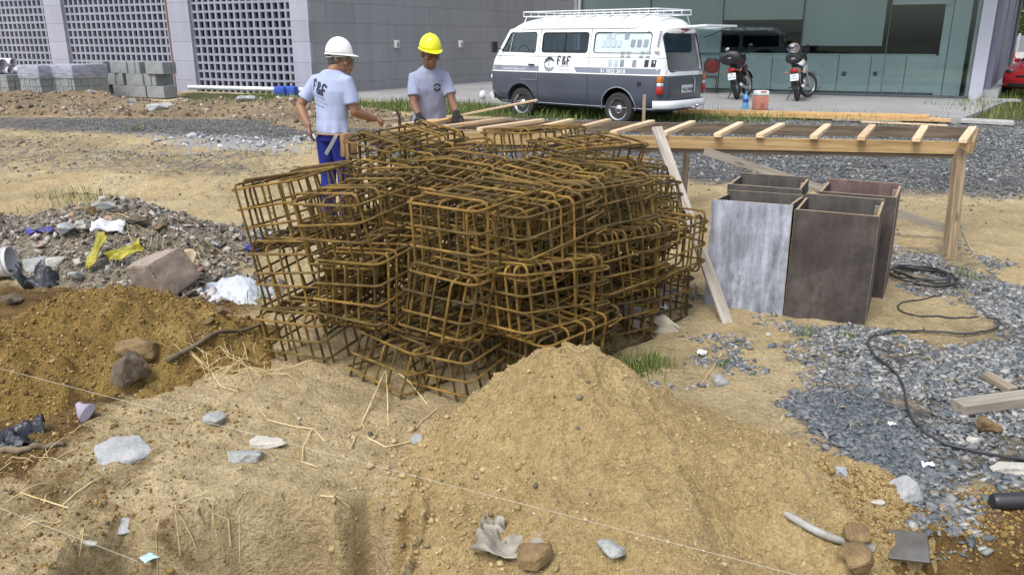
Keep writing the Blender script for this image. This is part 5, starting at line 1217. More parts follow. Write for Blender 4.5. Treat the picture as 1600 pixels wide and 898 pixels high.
sheet(770, 848, .08, .12, ms_membr, 'thin whitish peel of membrane standing up left of the crumpled one', 'membrane_scrap', 'membrane scrap', 14, .4, 10, (35, 0), .03)
sheet(1392, 668, .03, .03, m_paper, 'tiny white flake on the dark gravel', 'paper_flake', 'paper scrap', 15, .2)
sheet(1448, 734, .05, .03, m_paper, 'white flake on the gravel above the pale concrete lump', 'paper_flake', 'paper scrap', 16, .3)
sheet(170, 366, .22, .12, m_paper, 'whitish sheet scrap in the middle of the rubble heap', 'paper_sheet', 'paper scrap', 18, .3, 15, (20, 0), .05)
sheet(292, 440, .12, .22, mat('cardboard', (.50, .42, .29), (.38, .31, .2), .85, bstr=.2), 'folded piece of cardboard right of the pinkish block', 'cardboard', 'cardboard', 19, .15, -10, (60, 0), .1, thick=.006)
# lilac cup
g = G(128, 652); mb = MB(); mb.tube([g + Vector((-.03, .04, .035)), g + Vector((-.022, .03, .033)), g + Vector((.01, -.0, .025)), g + Vector((.05, -.035, .03))], [(.016, .012), (.015, .010), (.036, .018), (.048, .022)], 14)
tag(obj('squashed_cup', mb, m_purp, smooth=True), 'squashed lilac plastic cup on the soil above the flat grey slab', 'plastic cup')
# white bucket at the left edge
g = G(14, 436); e = empty('bucket', M=Matrix.Translation(g + Vector((-.10, .0, .11))) @ Matrix.Rotation(R(10), 4, 'Z') @ Matrix.Rotation(R(84), 4, 'Y'), label='white plastic bucket lying on its side at the left edge', cat='bucket')
mbw = mat('bucket_white', (.70, .70, .70), (.55, .55, .55), .45, scale=8, bstr=.1)
mb = MB(); prof = [(.088, -.14), (.105, .12)]; mb.lathe([(0.001, -.14), (.088, -.14), (.106, .13), (.101, .13), (.084, -.13), (.001, -.13)], seg=24); obj('bucket_body', mb, mbw, e, smooth=True)
mb = MB()
for z in (.13, .10): mb.tube([(.108 * math.cos(a), .108 * math.sin(a), z) for a in [2 * PI * k / 24 for k in range(24)]], .005, 6, closed=True)
obj('rim', mb, mbw, e, smooth=True)
# plaster powder heap
pc = G(360, 464)
def powder_h(x, y): return mound(x, y, pc.x, pc.y + .1, .30, .26, .10, .2, 10, 171, .3) - .01 + .02 * fbm(x, y, 9, 3, 172) + .006 * fbm(x, y, 40, 2, 173)
xs = np.arange(pc.x - .5, pc.x + .5, .014); ys = np.arange(pc.y - .4, pc.y + .6, .014)
m_pow = smat('plaster_powder', (.55, .60, .66), (.40, .44, .50), (.68, .72, .76), 12)
pw = grid_mesh('plaster_powder', xs, ys, lambda X, Y: all_h(X, Y) + powder_h(X, Y), m_pow, None, lambda X, Y: powder_h(X, Y) > -.02)
tag(pw, 'small heap of bluish-white plaster powder left of the rebar pile', 'plaster powder')
# paper tags tied on the cages
for (px, py, Y, lab) in [(777, 302, 4.9, 'white paper tag on the rebar in the middle of the pile'), (944, 329, 4.75, 'white paper tag on the rebar right of the middle')]:
    p = at_Y(px, py, Y); mb = MB(); mb.box((0, 0, 0), (.05, .002, .05)); o = obj('paper_tag', mb, m_paper, loc=p, rot=(R(-12), R(14), R(10))); tag(o, lab, 'paper tag')
# ------------------------------------------------------------------ the van (local: X forward, Y left side, Z up; origin under the middle of the rear bumper)
def lerp_tab(tab, z):
    if z <= tab[0][0]: return tab[0][1]
    for (a, x), (b, y) in zip(tab[:-1], tab[1:]):
        if z <= b: return x + (y - x) * (z - a) / (b - a)
    return tab[-1][1]
VR = [(.30, .10), (.42, .03), (.6, .0), (.95, .0), (1.15, .03), (1.3, .06), (1.75, .17), (1.84, .21), (1.95, .32), (2.02, .55), (2.06, .9)]
VF = [(.30, 4.24), (.42, 4.36), (.6, 4.41), (.95, 4.40), (1.15, 4.36), (1.3, 4.28), (1.75, 4.00), (1.84, 3.93), (1.95, 3.72), (2.02, 3.4), (2.06, 3.0)]
VY = [(.30, .72), (.36, .80), (.5, .855), (.8, .87), (.93, .87), (1.0, .862), (1.22, .845), (1.27, .83), (1.75, .745), (1.80, .735), (1.84, .70), (1.90, .64), (1.97, .52), (2.03, .32), (2.06, .05)]
def plan(s, z):
    t = abs(2 * s - 1); n = 22 if z < 1.8 else 12; m = 3.6 if z < 1.8 else 2.6
    return max(0.0, 1 - t ** n) ** (1 / m)
def body_pt(s, z, inset=0):
    xr, xf = lerp_tab(VR, z) + inset, lerp_tab(VF, z) - inset; return xr + (xf - xr) * s
def side_y(x, z):
    xr, xf = lerp_tab(VR, z), lerp_tab(VF, z); s = min(1, max(0, (x - xr) / (xf - xr))); return lerp_tab(VY, z) * plan(s, z)
def body_shell(inset=0, zlo=.30, zhi=2.06):
    zs = [zlo, .33, .36, .42, .5, .6, .7, .8, .9, .96, 1.0, 1.08, 1.16, 1.22, 1.25, 1.3, 1.4, 1.5, 1.6, 1.7, 1.75, 1.79, 1.82, 1.86, 1.90, 1.95, 1.99, 2.03, 2.055]
    zs = [z for z in zs if z <= zhi]; ns = 64; ss = [.5 - .5 * math.cos(PI * (i / ns)) for i in range(ns + 1)]
    ss = [0] + [.0004, .0012] + ss[2:-2] + [.9988, .9996] + [1]
    ring = [(s, 1) for s in ss] + [(s, -1) for s in ss[::-1][1:-1]]
    V = []; nr = len(ring)
    for z in zs:
        zz = z if inset == 0 else .36 + (z - .30) / 1.76 * 1.64
        for s, sg in ring:
            y = (lerp_tab(VY, z) - inset) * plan(s, z) * sg; V.append((body_pt(s, z, inset), y, zz))
    Fs = []
    for i in range(len(zs) - 1):
        for k in range(nr):
            l = (k + 1) % nr; Fs.append((i * nr + k, i * nr + l, (i + 1) * nr + l, (i + 1) * nr + k))
    Fs.append(tuple(range(nr - 1, -1, -1))); Fs.append(tuple((len(zs) - 1) * nr + k for k in range(nr)))
    mb = MB(); mb.add(V, Fs); return mb
def tmpobj(mb, name='cut'):
    me = mb.mesh(name); finish(me); o = bpy.data.objects.new(name, me); col.objects.link(o); return o
def boolean(o, cutters, name):
    for c in cutters:
        b = o.modifiers.new('b', 'BOOLEAN'); b.operation = 'DIFFERENCE'; b.solver = 'EXACT'; b.object = c
    me = evalmesh(o, name); bpy.data.objects.remove(o)
    for c in cutters: bpy.data.objects.remove(c)
    return me
def side_prism(poly, y0, y1):                # poly in (x, z)
    mb = MB(); mb.prism(poly, y0, y1, fn=lambda x, z, y: (x, y, z)); return tmpobj(mb)
WIN = [('rear_side', rrect(.36, 1.62, 1.34, 1.72, .07)), ('middle', rrect(1.76, 2.90, 1.34, 1.72, .06)), ('door', [(3.06, 1.36), (3.06, 1.70), (3.10, 1.73), (3.72, 1.73), (3.78, 1.71), (3.98, 1.36), (3.95, 1.34), (3.10, 1.33)])]
vo_ = tmpobj(body_shell(), 'van_body'); vi_ = tmpobj(body_shell(.035), 'inner')
cut = [vi_]
for n_, poly in WIN:
    cut.append(side_prism(poly, .5, 1.1))
    cut.append(side_prism(poly, -1.1, -.5))
# windscreen (front) and hatch opening (rear)
def x_prism(poly, x0, x1):                   # poly in (y, z)
    mb = MB(); mb.prism(poly, x0, x1, fn=lambda y, z, x: (x, y, z)); return tmpobj(mb)
cut.append(x_prism(rrect(-.62, .62, 1.34, 1.74, .10), 3.7, 4.8))
HATCH = rrect(-.63, .63, 1.02, 1.70, .10)
cut.append(x_prism(HATCH, -.3, .45))
for wx in (1.0, 3.42):                        # wheel arches
    for sg in (1, -1):
        mb = MB(); mb.lathe([(.375, -.3), (.375, .3)], (wx, sg * .78, .34), 'y', 32); cut.append(tmpobj(mb))
body_me = boolean(vo_, cut, 'van_body'); body_me.polygons.foreach_set('use_smooth', [True] * len(body_me.polygons)); body_me.set_sharp_from_angle(angle=R(30))
# two-tone paint by height
m_van, t, p = nt('van_paint'); tc = N(t, 'TexCoord'); sx = N(t, 'SeparateXYZ'); t.links.new(tc.outputs['Object'], sx.inputs[0]); z_ = sx.outputs[2]
gl = ramp(t, math_(t, 'MULTIPLY', z_, .5), [(0, (.070, .084, .115)), (.4700, (.070, .084, .115)), (.4701, (.80, .82, .84)), (.4800, (.80, .82, .84))], 'CONSTANT')
dirt = ramp(t, noise(t, coords(t), 3, 6), [(.3, (.86, .86, .85)), (.6, (1, 1, 1))])
cc = mixc(t, 1, gl, dirt, 'MULTIPLY'); t.links.new(cc, p.inputs['Base Color']); p.inputs['Roughness'].default_value = .28; p.inputs['Coat Weight'].default_value = .5; p.inputs['Coat Roughness'].default_value = .08
m_vwhite = mat('van_white', (.80, .82, .84), (.74, .76, .78), .3, scale=3, bstr=0, coat=.4)
m_vgrey = mat('van_grey', (.085, .093, .115), None, .3, bstr=0, coat=.4)
m_vstripe = mat('van_stripe', (.22, .25, .31), (.20, .23, .29), .35, bstr=0)
m_vpale = mat('sticker_pale', (.62, .68, .72), None, .4, bstr=0)
m_vmid = mat('sticker_mid', (.27, .31, .36), None, .4, bstr=0)
m_vdk = mat('sticker_dark', (.03, .035, .045), None, .4, bstr=0)
m_vtone2 = mat('sticker_window_tint', (.55, .66, .70), (.52, .63, .67), .3, bstr=0)
m_tyre = mat('tyre', (.025, .025, .027), (.04, .038, .034), .85, scale=14, bscale=60, bstr=.4)
m_chrome = mat('chrome', (.65, .66, .68), (.5, .51, .53), .18, .95, bstr=0)
m_seal = mat('rubber_seal', (.02, .02, .022), None, .6, bstr=0)
m_wglass = glass_mat('van_glass', (.16, .19, .25))
m_clearg = glass_mat('clear_glass', (.70, .76, .78))
m_redl = mat('red_lens', (.45, .02, .015), None, .2, bstr=0); m_ambl = mat('amber_lens', (.60, .18, .02), None, .2, bstr=0)
m_seat = mat('dark_seat', (.05, .05, .055), None, .8)
m_plate = mat('plate_white', (.66, .68, .70), None, .4, bstr=0)
h_ = Vector((-.755, .656, 0)).normalized(); lft = Vector((-h_.y, h_.x, 0))
rw = at_z(968, 192.5, .125)
O_ = rw - h_ * 1.0 - lft * .74; O_.z = .08
van = empty('panel_van', (O_.x, O_.y, O_.z), math.atan2(h_.y, h_.x), label='old white and grey minibus van with roof rack, rear hatch open, parked by the porch', cat='van')
vb_ = link('body', body_me, m_van, van)
def vpart(n, mb, m, parent=van, **k): return obj(n, mb, m, parent, **k)
# windows with rubber seals, following the side surface
def on_side(x, z, d, sg=1): return (x, sg * (side_y(x, z) + d), z)
for n_, poly in WIN:
    for sg in (1, -1):
        cx = sum(a for a, _ in poly) / len(poly); cz = sum(b for _, b in poly) / len(poly)
        mb = MB(); P = [on_side(x, z, -.008, sg) for x, z in poly]; mb.tube(P, .012, 6, closed=True); s_ = vpart('window_seal', mb, m_seal, smooth=True)
        if n_ == 'middle': 
            mb = MB(); mb.tube([on_side(2.33, 1.33, -.006, sg), on_side(2.33, 1.73, -.006, sg)], .008, 6); vpart('window_divider', mb, m_seal)
        if n_ == 'door':
            mb = MB(); mb.tube([on_side(3.76, 1.34, -.006, sg), on_side(3.70, 1.72, -.006, sg)], .010, 6); vpart('quarter_light_bar', mb, m_chrome)
        V = [on_side(x, z, -.018, sg) for x, z in poly]; mb = MB(); mb.add(V, [tuple(range(len(V)))])
        vpart('window_glass', mb, m_vtone2 if (n_ == 'rear_side' and sg == 1) else (m_clearg if n_ == 'door' else m_wglass), recalc=False)
V = [(4.16 - (z - 1.34) * .62, y, z) for y, z in rrect(-.62, .62, 1.34, 1.74, .10)]
mb = MB(); mb.add(V, [tuple(range(len(V)))]); vpart('windscreen', mb, m_clearg, recalc=False)
def xr_at(y, z): 
    # rear surface x at a lateral position
    lo, hi = 0.0, .4
    for _ in range(24):
        m = (lo + hi) / 2
        if lerp_tab(VY, z) * plan(m, z) < abs(y): lo = m
        else: hi = m
    return body_pt(hi, z)
mb = MB(); mb.tube([(xr_at(y, z) + .0, y, z) for y, z in HATCH], .012, 6, closed=True); vpart('hatch_seal', mb, m_seal, smooth=True)
# open hatch door, hinged at the top, swung up level
hd = empty('hatch', (.14, 0, 1.77)); hd.parent = van; hd.rotation_euler = (0, R(3), 0)
mb = MB(); fr = rrect(-.64, .64, -.80, -.02, .10); inn = rrect(-.50, .50, -.66, -.20, .08)
n_ = len(fr); V = [(x, y, .0) for y, x in fr] + [(x, y, 0) for y, x in inn] + [(x, y, .035) for y, x in fr] + [(x, y, .035) for y, x in inn]
Fs = []
for i in range(n_):
    j = (i + 1) % n_; Fs += [(i, j, n_ + j, n_ + i), (2 * n_ + j, 2 * n_ + i, 3 * n_ + i, 3 * n_ + j), (i, 2 * n_ + i, 2 * n_ + j, j), (n_ + j, 3 * n_ + j, 3 * n_ + i, n_ + i)]
mb.add(V, Fs); obj('hatch_frame', mb, m_vwhite, hd, smooth=True)
mb = MB(); mb.add([(x, y, .018) for y, x in inn], [tuple(range(n_))]); obj('hatch_glass', mb, m_clearg, hd, recalc=False)
for sg in (1, -1):
    mb = MB(); mb.tube([(.06, sg * .64, 1.62), (-.35, sg * .62, 1.76)], .009, 6); vpart('gas_strut', mb, m_seal)
# gutter, belt moulding, sills, seams
def rail(name, z, d, r, m, s0=0.0, s1=1.0, sides=(1, -1), full=False):
    P = []
    n = 90
    if full:
        for i in range(n + 1):
            s = .5 - .5 * math.cos(PI * i / n); P.append((body_pt(s, z, -d * 1.0 if 0 else 0), lerp_tab(VY, z) * plan(s, z) + d, z))
        Q = [(x, -y, z_) for x, y, z_ in P[::-1]][1:-1]; mb = MB(); mb.tube(P + Q, r, 6, closed=True); return vpart(name, mb, m, smooth=True)
    for sg in sides:
        P = [on_side(s0 + (s1 - s0) * i / n, z, d, sg) for i in range(n + 1)]; mb = MB(); mb.tube(P, r, 6); vpart(name, mb, m, smooth=True)
rail('gutter', 1.805, .012, (.014, .012), m_vwhite, .3, 3.9)
rail('belt_seam', 1.262, .001, .006, m_vmid, .10, 4.22)
rail('belt_moulding', .955, .004, .010, m_vwhite, .06, 4.36)
rail('sill_moulding', .345, .002, .008, m_chrome, .2, 4.1)
for x, z0, z1 in ((1.70, .40, 1.80), (2.96, .40, 1.80)):
    for sg in (1, -1):
        mb = MB(); mb.tube([on_side(x, z0 + (z1 - z0) * k / 14, .0005, sg) for k in range(15)], .0045, 5); vpart('panel_seam', mb, m_seal)
for sg in (1, -1):
    mb = MB(); mb.box((3.12, sg * .88, 1.10), (.16, .03, .03)); vpart('door_handle', mb, m_seal, bevel=.01)
mb = MB(); mb.lathe([(.001, 0), (.045, 0), (.045, .012), (.001, .012)], (.52, .868, .80), 'y', 16); vpart('fuel_cap', mb, m_seal)
# door seam around the front door arch
for sg in (1,):
    P = [(2.98, .95), (2.98, .80), (3.02, .80), (3.42, .80)]; mb = MB(); mb.tube([on_side(x, z, .002, sg) for x, z in P], .006, 5); vpart('door_trim', mb, m_vmid)
# vents behind the rear side window
for sg in (1, -1):
    for k in range(9):
        z = 1.44 + k * .036; mb = MB(); mb.box((.25, sg * (side_y(.25, z) + .001), z), (.095, .012, .017)); vpart('air_slot', mb, m_vmid)
mb = MB(); mb.sph((.22, .80, 1.40), (.06, .03, .05), 12, 8); vpart('air_scoop', mb, m_vwhite, smooth=True)
# arches lips
for wx in (1.0, 3.42):
    for sg in (1, -1):
        P = []
        for k in range(25):
            a = R(-5 + 190 * k / 24); x, z = wx + .385 * math.cos(a), .34 + .385 * math.sin(a); P.append((x, sg * (side_y(x, max(z, .36)) + .004), z))
        mb = MB(); mb.tube(P, (.010), 6); vpart('arch_lip', mb, m_vmid if wx < 2 else m_vgrey, smooth=True)
# bumpers
def bumper(x0, sgn, name):
    P = []
    for k in range(21):
        y = -.88 + 1.76 * k / 20; x = x0 - sgn * (abs(y) / .88) ** 6 * .28; P.append((x, y, .43))
    mb = MB(); mb.tube(P, [(.035, .075)] * 21, 12, side=(1, 0, 0)); 
    return vpart(name, mb, m_vwhite, smooth=True)
bumper(-.075, -1, 'rear_bumper'); bumper(4.47, 1, 'front_bumper')
mb = MB(); mb.sph((4.50, .86, .43), (.05, .10, .10), 12, 8); vpart('bumper_end', mb, m_vwhite, smooth=True)
mb = MB(); mb.tube([(-.1, 0, .36), (-.22, 0, .36)], .03, 8); mb.sph((-.24, 0, .40), .035, 10, 8); vpart('tow_ball', mb, m_chrome, smooth=True)
# lamps, plate
for sg in (1, -1):
    for z0, z1, m in ((.62, .76, m_redl), (.76, .83, m_vpale), (.83, .94, m_ambl)):
        y = sg * .80; x = xr_at(.78, .8) ; mb = MB(); mb.box((x + .0, y, (z0 + z1) / 2), (.10, .11, z1 - z0)); vpart('tail_lamp', mb, m, bevel=.02, smooth=True)
    mb = MB(); mb.sph((4.37, sg * .60, .80), (.07, .13, .13), 16, 10); vpart('headlamp', mb, m_chrome, smooth=True)
mb = MB(); mb.box((-.018, .02, .70), (.012, .40, .14)); pl = vpart('number_plate', mb, m_plate, bevel=.004)
me = text_mesh('MGG 9048', .085, extrude=.001)
def tplace(me, m, parent, M, name='lettering'): return link(name, me, m, parent, M=M)
# text facing -X (rear): text x -> -Y (reading from behind), text y -> Z
Mt = Matrix(((0, 0, -1, -.0275), (-1, 0, 0, .02), (0, 1, 0, .66), (0, 0, 0, 1)))
tplace(me, m_vdk, van, Mt, 'plate_lettering')
mb = MB(); mb.tube([(-.012, -.28, .62), (-.012, -.28, .86), (-.012, -.22, .90)], .008, 6); vpart('lid_handle', mb, m_vpale)
for y in (-.60, .60):
    mb = MB(); mb.tube([(xr_at(y, z) - .001, y, z) for z in (.5, .6, .7, .8, .9, .93)], .004, 5); vpart('engine_lid_seam', mb, m_seal)
mb = MB(); mb.box((.115, .0, 1.765), (.05, .20, .04)); vpart('brake_lamp', mb, m_redl, bevel=.01)
# mirror
mb = MB(); mb.tube([(3.92, .80, 1.38), (3.98, .98, 1.42)], .010, 6); mb.box((4.0, 1.02, 1.44), (.05, .14, .22)); vpart('wing_mirror', mb, m_seal, bevel=.012)
# wheels
def wheel(x, sg):
    e = empty('wheel', (x, sg * .735, .315)); e.parent = van
    if sg < 0: e.rotation_euler = (0, 0, PI)
    mb = MB(); mb.lathe([(.19, -.085), (.27, -.095), (.305, -.075), (.318, -.03), (.318, .03), (.305, .075), (.27, .095), (.205, .088), (.19, .05)], (0, 0, 0), 'y', 40); obj('tyre', mb, m_tyre, e, smooth=True)
    mb = MB(); mb.lathe([(.001, .03), (.07, .03), (.12, .045), (.175, .05), (.19, .082), (.207, .089), (.212, .07), (.2, -.05), (.001, -.05)], (0, 0, 0), 'y', 40)
    obj('rim', mb, m_chrome, e, smooth=True)
    mb = MB()
    for k in range(18):
        a = 2 * PI * k / 18; mb.box((.155 * math.cos(a), .051, .155 * math.sin(a)), (.028, .008, .013), Matrix.Rotation(-a, 3, 'Y'))
    mb.tube([(.155 * math.cos(2 * PI * k / 36), .0485, .155 * math.sin(2 * PI * k / 36)) for k in range(36)], .004, 4, closed=True); obj('rim_slots', mb, m_seal, e)
    mb = MB(); mb.sph((0, .045, 0), (.085, .045, .085), 16, 8); obj('hub_cap', mb, m_chrome, e, smooth=True)
for x in (1.0, 3.42):
    for sg in (1, -1): wheel(x, sg)
mb = MB(); mb.tube([(1.0, -.6, .315), (1.0, .6, .315)], .05, 8); mb.box((1.0, 0, .30), (.5, .5, .22)); mb.tube([(3.42, -.6, .3), (3.42, .6, .3)], .06, 8); mb.box((2.3, 0, .30), (3.2, .9, .10)); vpart('underbody', mb, m_seal)
# interior
mb = MB(); mb.box((1.9, 0, .90), (3.6, 1.5, .04)); mb.box((.72, 0, .96), (1.0, 1.35, .12)); vpart('cabin_floor', mb, m_vwhite)
for x in (1.75, 2.75, 3.35):
    mb = MB(); mb.box((x, 0, 1.12), (.14, 1.3, .52)); mb.box((x + .25, 0, .95), (.5, 1.3, .12)); vpart('seat_row', mb, m_seat, bevel=.05, smooth=True)
mb = MB(); mb.box((3.95, 0, 1.15), (.2, 1.4, .25)); vpart('dashboard', mb, m_seat, bevel=.04)
mb = MB(); mb.tube([(3.72 + .0, .40 + .18 * math.cos(a), 1.30 + .18 * math.sin(a)) for a in [2 * PI * k / 20 for k in range(20)]], .012, 6, closed=True); vpart('steering_wheel', mb, m_seal, smooth=True)
# roof rack
zr = 2.04
rk = empty('roof_rack', (0, 0, 0)); rk.parent = van
for nm, zz, y in (('rack_rail', zr + .0, .60), ('rack_rail', zr + .09, .62), ('rack_rail', zr, -.60), ('rack_rail', zr + .09, -.62)):
    mb = MB(); mb.tube([(.35, y, zz), (3.55, y, zz)], .011, 6); obj(nm, mb, m_vwhite, rk, smooth=True)
for x in (.35, 3.55):
    mb = MB(); mb.tube([(x, -.62, zr + .09), (x, .62, zr + .09)], .011, 6); mb.tube([(x, -.6, zr), (x, .6, zr)], .011, 6); obj('end_rail', mb, m_vwhite, rk, smooth=True)
for k in range(9):
    x = .35 + 3.2 * k / 8
    mb = MB(); mb.box((x, 0, zr + .005), (.05, 1.2, .015)); obj('rack_slat', mb, m_vwhite, rk)
for k in range(17):
    x = .35 + 3.2 * k / 16
    for y in (.61, -.61): mb = MB(); mb.tube([(x, y, zr), (x, y, zr + .09)], .008, 5); obj('rack_upright', mb, m_vwhite, rk)
for k in range(7):
    x = .42 + 3.05 * k / 6
    for sg in (1, -1): mb = MB(); mb.tube([(x, sg * .60, zr), (x, sg * .66, 1.95), (x, sg * .755, 1.83), (x, sg * .765, 1.78)], .008, 5); obj('rack_foot', mb, m_vwhite, rk)
# ---- graphics on the left side
def side_map(me, x0, z0, d=.006, dx=-1, shear=0):
    for v in me.vertices:
        lx, lz = v.co.x, v.co.y; x = x0 + dx * (lx + shear * lz); z = z0 + lz; v.co = (x, side_y(x, z) + d, z)
    me.update(); return me
def sticker(poly, m, d=.003, name='sticker', shear=0):
    xs = [a for a, _ in poly]
    # subdivide along the length so it hugs the surface
    mb = MB(); V = [on_side(x, z, d) for x, z in poly]; mb.add(V, [tuple(range(len(V)))]); return vpart(name, mb, m, recalc=False)
def band(x0, x1, z0, z1, m, d, name, s0=0, s1=0):
    mb = MB(); n = 24; V = []
    for i in range(n + 1):
        t = i / n
        for z, s in ((z0, 0), (z1, 1)):
            a = x0 + (s0 if s else 0); b = x1 + (s1 if s else 0); x = a + (b - a) * t; V.append(on_side(x, z, d))
    mb.add(V, [(2 * i, 2 * i + 2, 2 * i + 3, 2 * i + 1) for i in range(n)]); return vpart(name, mb, m, recalc=False)
band(2.93, 4.33, .972, 1.075, m_vstripe, .004, 'side_stripe', 0, .03)
band(.06, 1.98, .972, 1.075, m_vstripe, .004, 'side_stripe', 0, .06)
def txt(s, size, x0, z0, m, name='side_lettering', align='CENTER', sp=1.0, d=.008, shear=0, offset=0):
    me = text_mesh(s, size, align, sp=sp, offset=offset); side_map(me, x0, z0, d, shear=shear); link(name, me, m, van)
txt('51 3022 3818', .098, 1.12, .985, m_vwhite, sp=1.05, offset=.002)
txt('fefengenharia@ig.com.br', .062, 3.58, .995, m_vwhite)
# the F & F lettering: thick rounded strokes
def strokes(paths, x0, z0, sc_, r, m, name, mapf, parent):
    mb = MB()
    for P in paths:
        P = smooth_path([Vector((a, b, 0)) for a, b in P], 5)
        n = len(P)
        L = []; Rr = []
        for i, q in enumerate(P):
            a = P[max(0, i - 1)]; b = P[min(n - 1, i + 1)]; t_ = (b - a).normalized(); nn = Vector((-t_.y, t_.x, 0)); L.append(q + nn * r); Rr.append(q - nn * r)
        V = [mapf(x0 + q.x * sc_, z0 + q.y * sc_) for q in L] + [mapf(x0 + q.x * sc_, z0 + q.y * sc_) for q in Rr]
        mb.add(V, [(i, i + 1, n + i + 1, n + i) for i in range(n - 1)])
        for q in (P[0], P[-1], P[len(P) // 2]):
            V = [mapf(x0 + (q.x + r * math.cos(a)) * sc_, z0 + (q.y + r * math.sin(a)) * sc_) for a in [2 * PI * k / 14 for k in range(14)]]
            V = [(v[0], v[1] + (.0006 if parent is van else 0), v[2]) for v in V]; mb.add(V, [tuple(range(14))])
    return obj(name, mb, m, parent, recalc=False)
Fst = [[(.04, 0), (.04, .55), (.10, .88), (.30, .98), (.46, .86)], [(.04, .46), (.2, .50), (.30, .47)]]
Amp = [[(.56, .02), (.30, .36), (.14, .66), (.22, .92), (.40, .90), (.44, .70), (.26, .52), (.08, .30), (.10, .06), (.30, .0), (.50, .18), (.56, .36)]]
def mp_(x, z): return on_side(-x, z, .008)
strokes(Fst, -2.46, 1.125, .15, .10, m_vdk, 'logo_letter', mp_, van)
strokes(Amp, -2.345, 1.125, .15, .085, m_vdk, 'logo_letter', mp_, van)
strokes(Fst, -2.22, 1.125, .15, .10, m_vdk, 'logo_letter', mp_, van)
txt('ENGENHARIA', .045, 2.30, 1.072, m_vmid, sp=1.1); txt('Consultoria Ltda', .042, 2.30, 1.005, m_vmid)
# round emblem: two crescents about a small centre
def arc(cx, cz, r, w0, a0, a1, m, n=20):
    V = []
    for k in range(n + 1):
        a = R(a0 + (a1 - a0) * k / n); w_ = w0 * math.sin(PI * (k + .6) / (n + 1.2)) ** .6
        for q in (r, r - w_): x, z = cx - q * math.cos(a), cz + q * math.sin(a) * 1.05; V.append(on_side(x, z, .008))
    mb = MB(); mb.add(V, [(2 * i, 2 * i + 2, 2 * i + 3, 2 * i + 1) for i in range(n)]); vpart('logo_emblem', mb, m, recalc=False)
ex, ez = 2.66, 1.115
arc(ex, ez, .135, .055, 20, 175, m_vdk); arc(ex, ez, .135, .07, 190, 340, m_vmid); arc(ex, ez, .128, .02, 150, 230, m_vmid); arc(ex + .01, ez + .01, .075, .03, 60, 150, m_vmid); arc(ex, ez, .08, .03, 230, 330, m_vpale); arc(ex, ez - .01, .03, .02, 100, 260, m_vdk)
# squares pattern
SQ = [(1.36, 1.60, 0), (1.25, 1.60, 0), (.95, 1.60, 2), (1.46, 1.45, 0), (1.34, 1.45, 0), (1.22, 1.45, 0), (1.10, 1.45, 0), (.80, 1.46, 1), (.66, 1.46, 1), (.52, 1.46, 1), (.98, 1.325, 1), (.85, 1.325, 1), (.55, 1.33, 3), (.42, 1.33, 3), (.98, 1.285, 1), (.85, 1.285, 1), (.57, 1.285, 3), (.43, 1.285, 3), (1.24, 1.10, 0), (1.11, 1.10, 0), (.97, 1.10, 2), (.70, 1.10, 2), (.44, 1.105, 4), (.30, 1.105, 4)]
sm = [m_vpale, m_vmid, m_vmid, m_vmid, m_vdk]
m_sqp = mat('sticker_faint', (.50, .60, .65), None, .4, bstr=0)
for x, z, c in SQ:
    hgt = .13 if z not in (1.325, 1.33, 1.285) else (.05 if z > 1.3 else .035)
    if z == 1.285: z = 1.268
    sticker([(x, z), (x - .088, z), (x - .096, z + hgt), (x - .008, z + hgt)], [m_sqp, m_vmid, m_vmid, m_vmid, m_vdk][c], .007 if z < 1.32 else -.012 if z > 1.42 else .010, 'graphic_square')
# ---- things standing on the porch
def zP_pt(px, py): return at_z(px, py, ZP - .02)
# water bottle and cooler
g = zP_pt(1164, 170); e = empty('water_bottle', g, label='blue plastic water bottle standing on the porch left of the cooler', cat='bottle')
m_bluep = mat('blue_clear_plastic', (.12, .36, .72), (.10, .30, .62), .15, bstr=0)
mb = MB(); mb.lathe([(.001, 0), (.055, 0), (.062, .02), (.062, .10), (.057, .12), (.062, .14), (.062, .22), (.05, .27), (.022, .31), (.022, .33), (.001, .33)], seg=20); obj('bottle_body', mb, m_bluep, e, smooth=True)
mb = MB(); mb.lathe([(.001, .325), (.026, .325), (.026, .36), (.001, .36)], seg=16); obj('cap', mb, mat('bottle_cap', (.05, .25, .6), bstr=0), e)
mb = MB(); mb.lathe([(.0635, .14), (.0635, .205)], seg=20); obj('label', mb, mat('bottle_label', (.05, .07, .3), bstr=0), e)
g = zP_pt(1187, 172); e = empty('drink_cooler', g, R(8), label='red and white drink cooler jug standing on the porch edge', cat='cooler')
m_cred = mat('faded_red_plastic', (.50, .20, .15), (.42, .16, .12), .5, scale=5, bstr=.1)
mb = MB(); mb.box((0, 0, .15), (.28, .24, .30)); obj('cooler_body', mb, m_cred, e, bevel=.03, smooth=True)
mb = MB(); mb.box((0, 0, .355), (.275, .235, .11)); obj('lid', mb, m_vwhite, e, bevel=.03, smooth=True)
mb = MB(); mb.box((0, -.105, .385), (.13, .04, .035)); obj('grip_recess', mb, m_cred, e, bevel=.008)
mb = MB(); mb.box((0, -.125, .10), (.07, .02, .10)); obj('tap', mb, mat('tap_brown', (.30, .13, .06), bstr=0), e, bevel=.006)
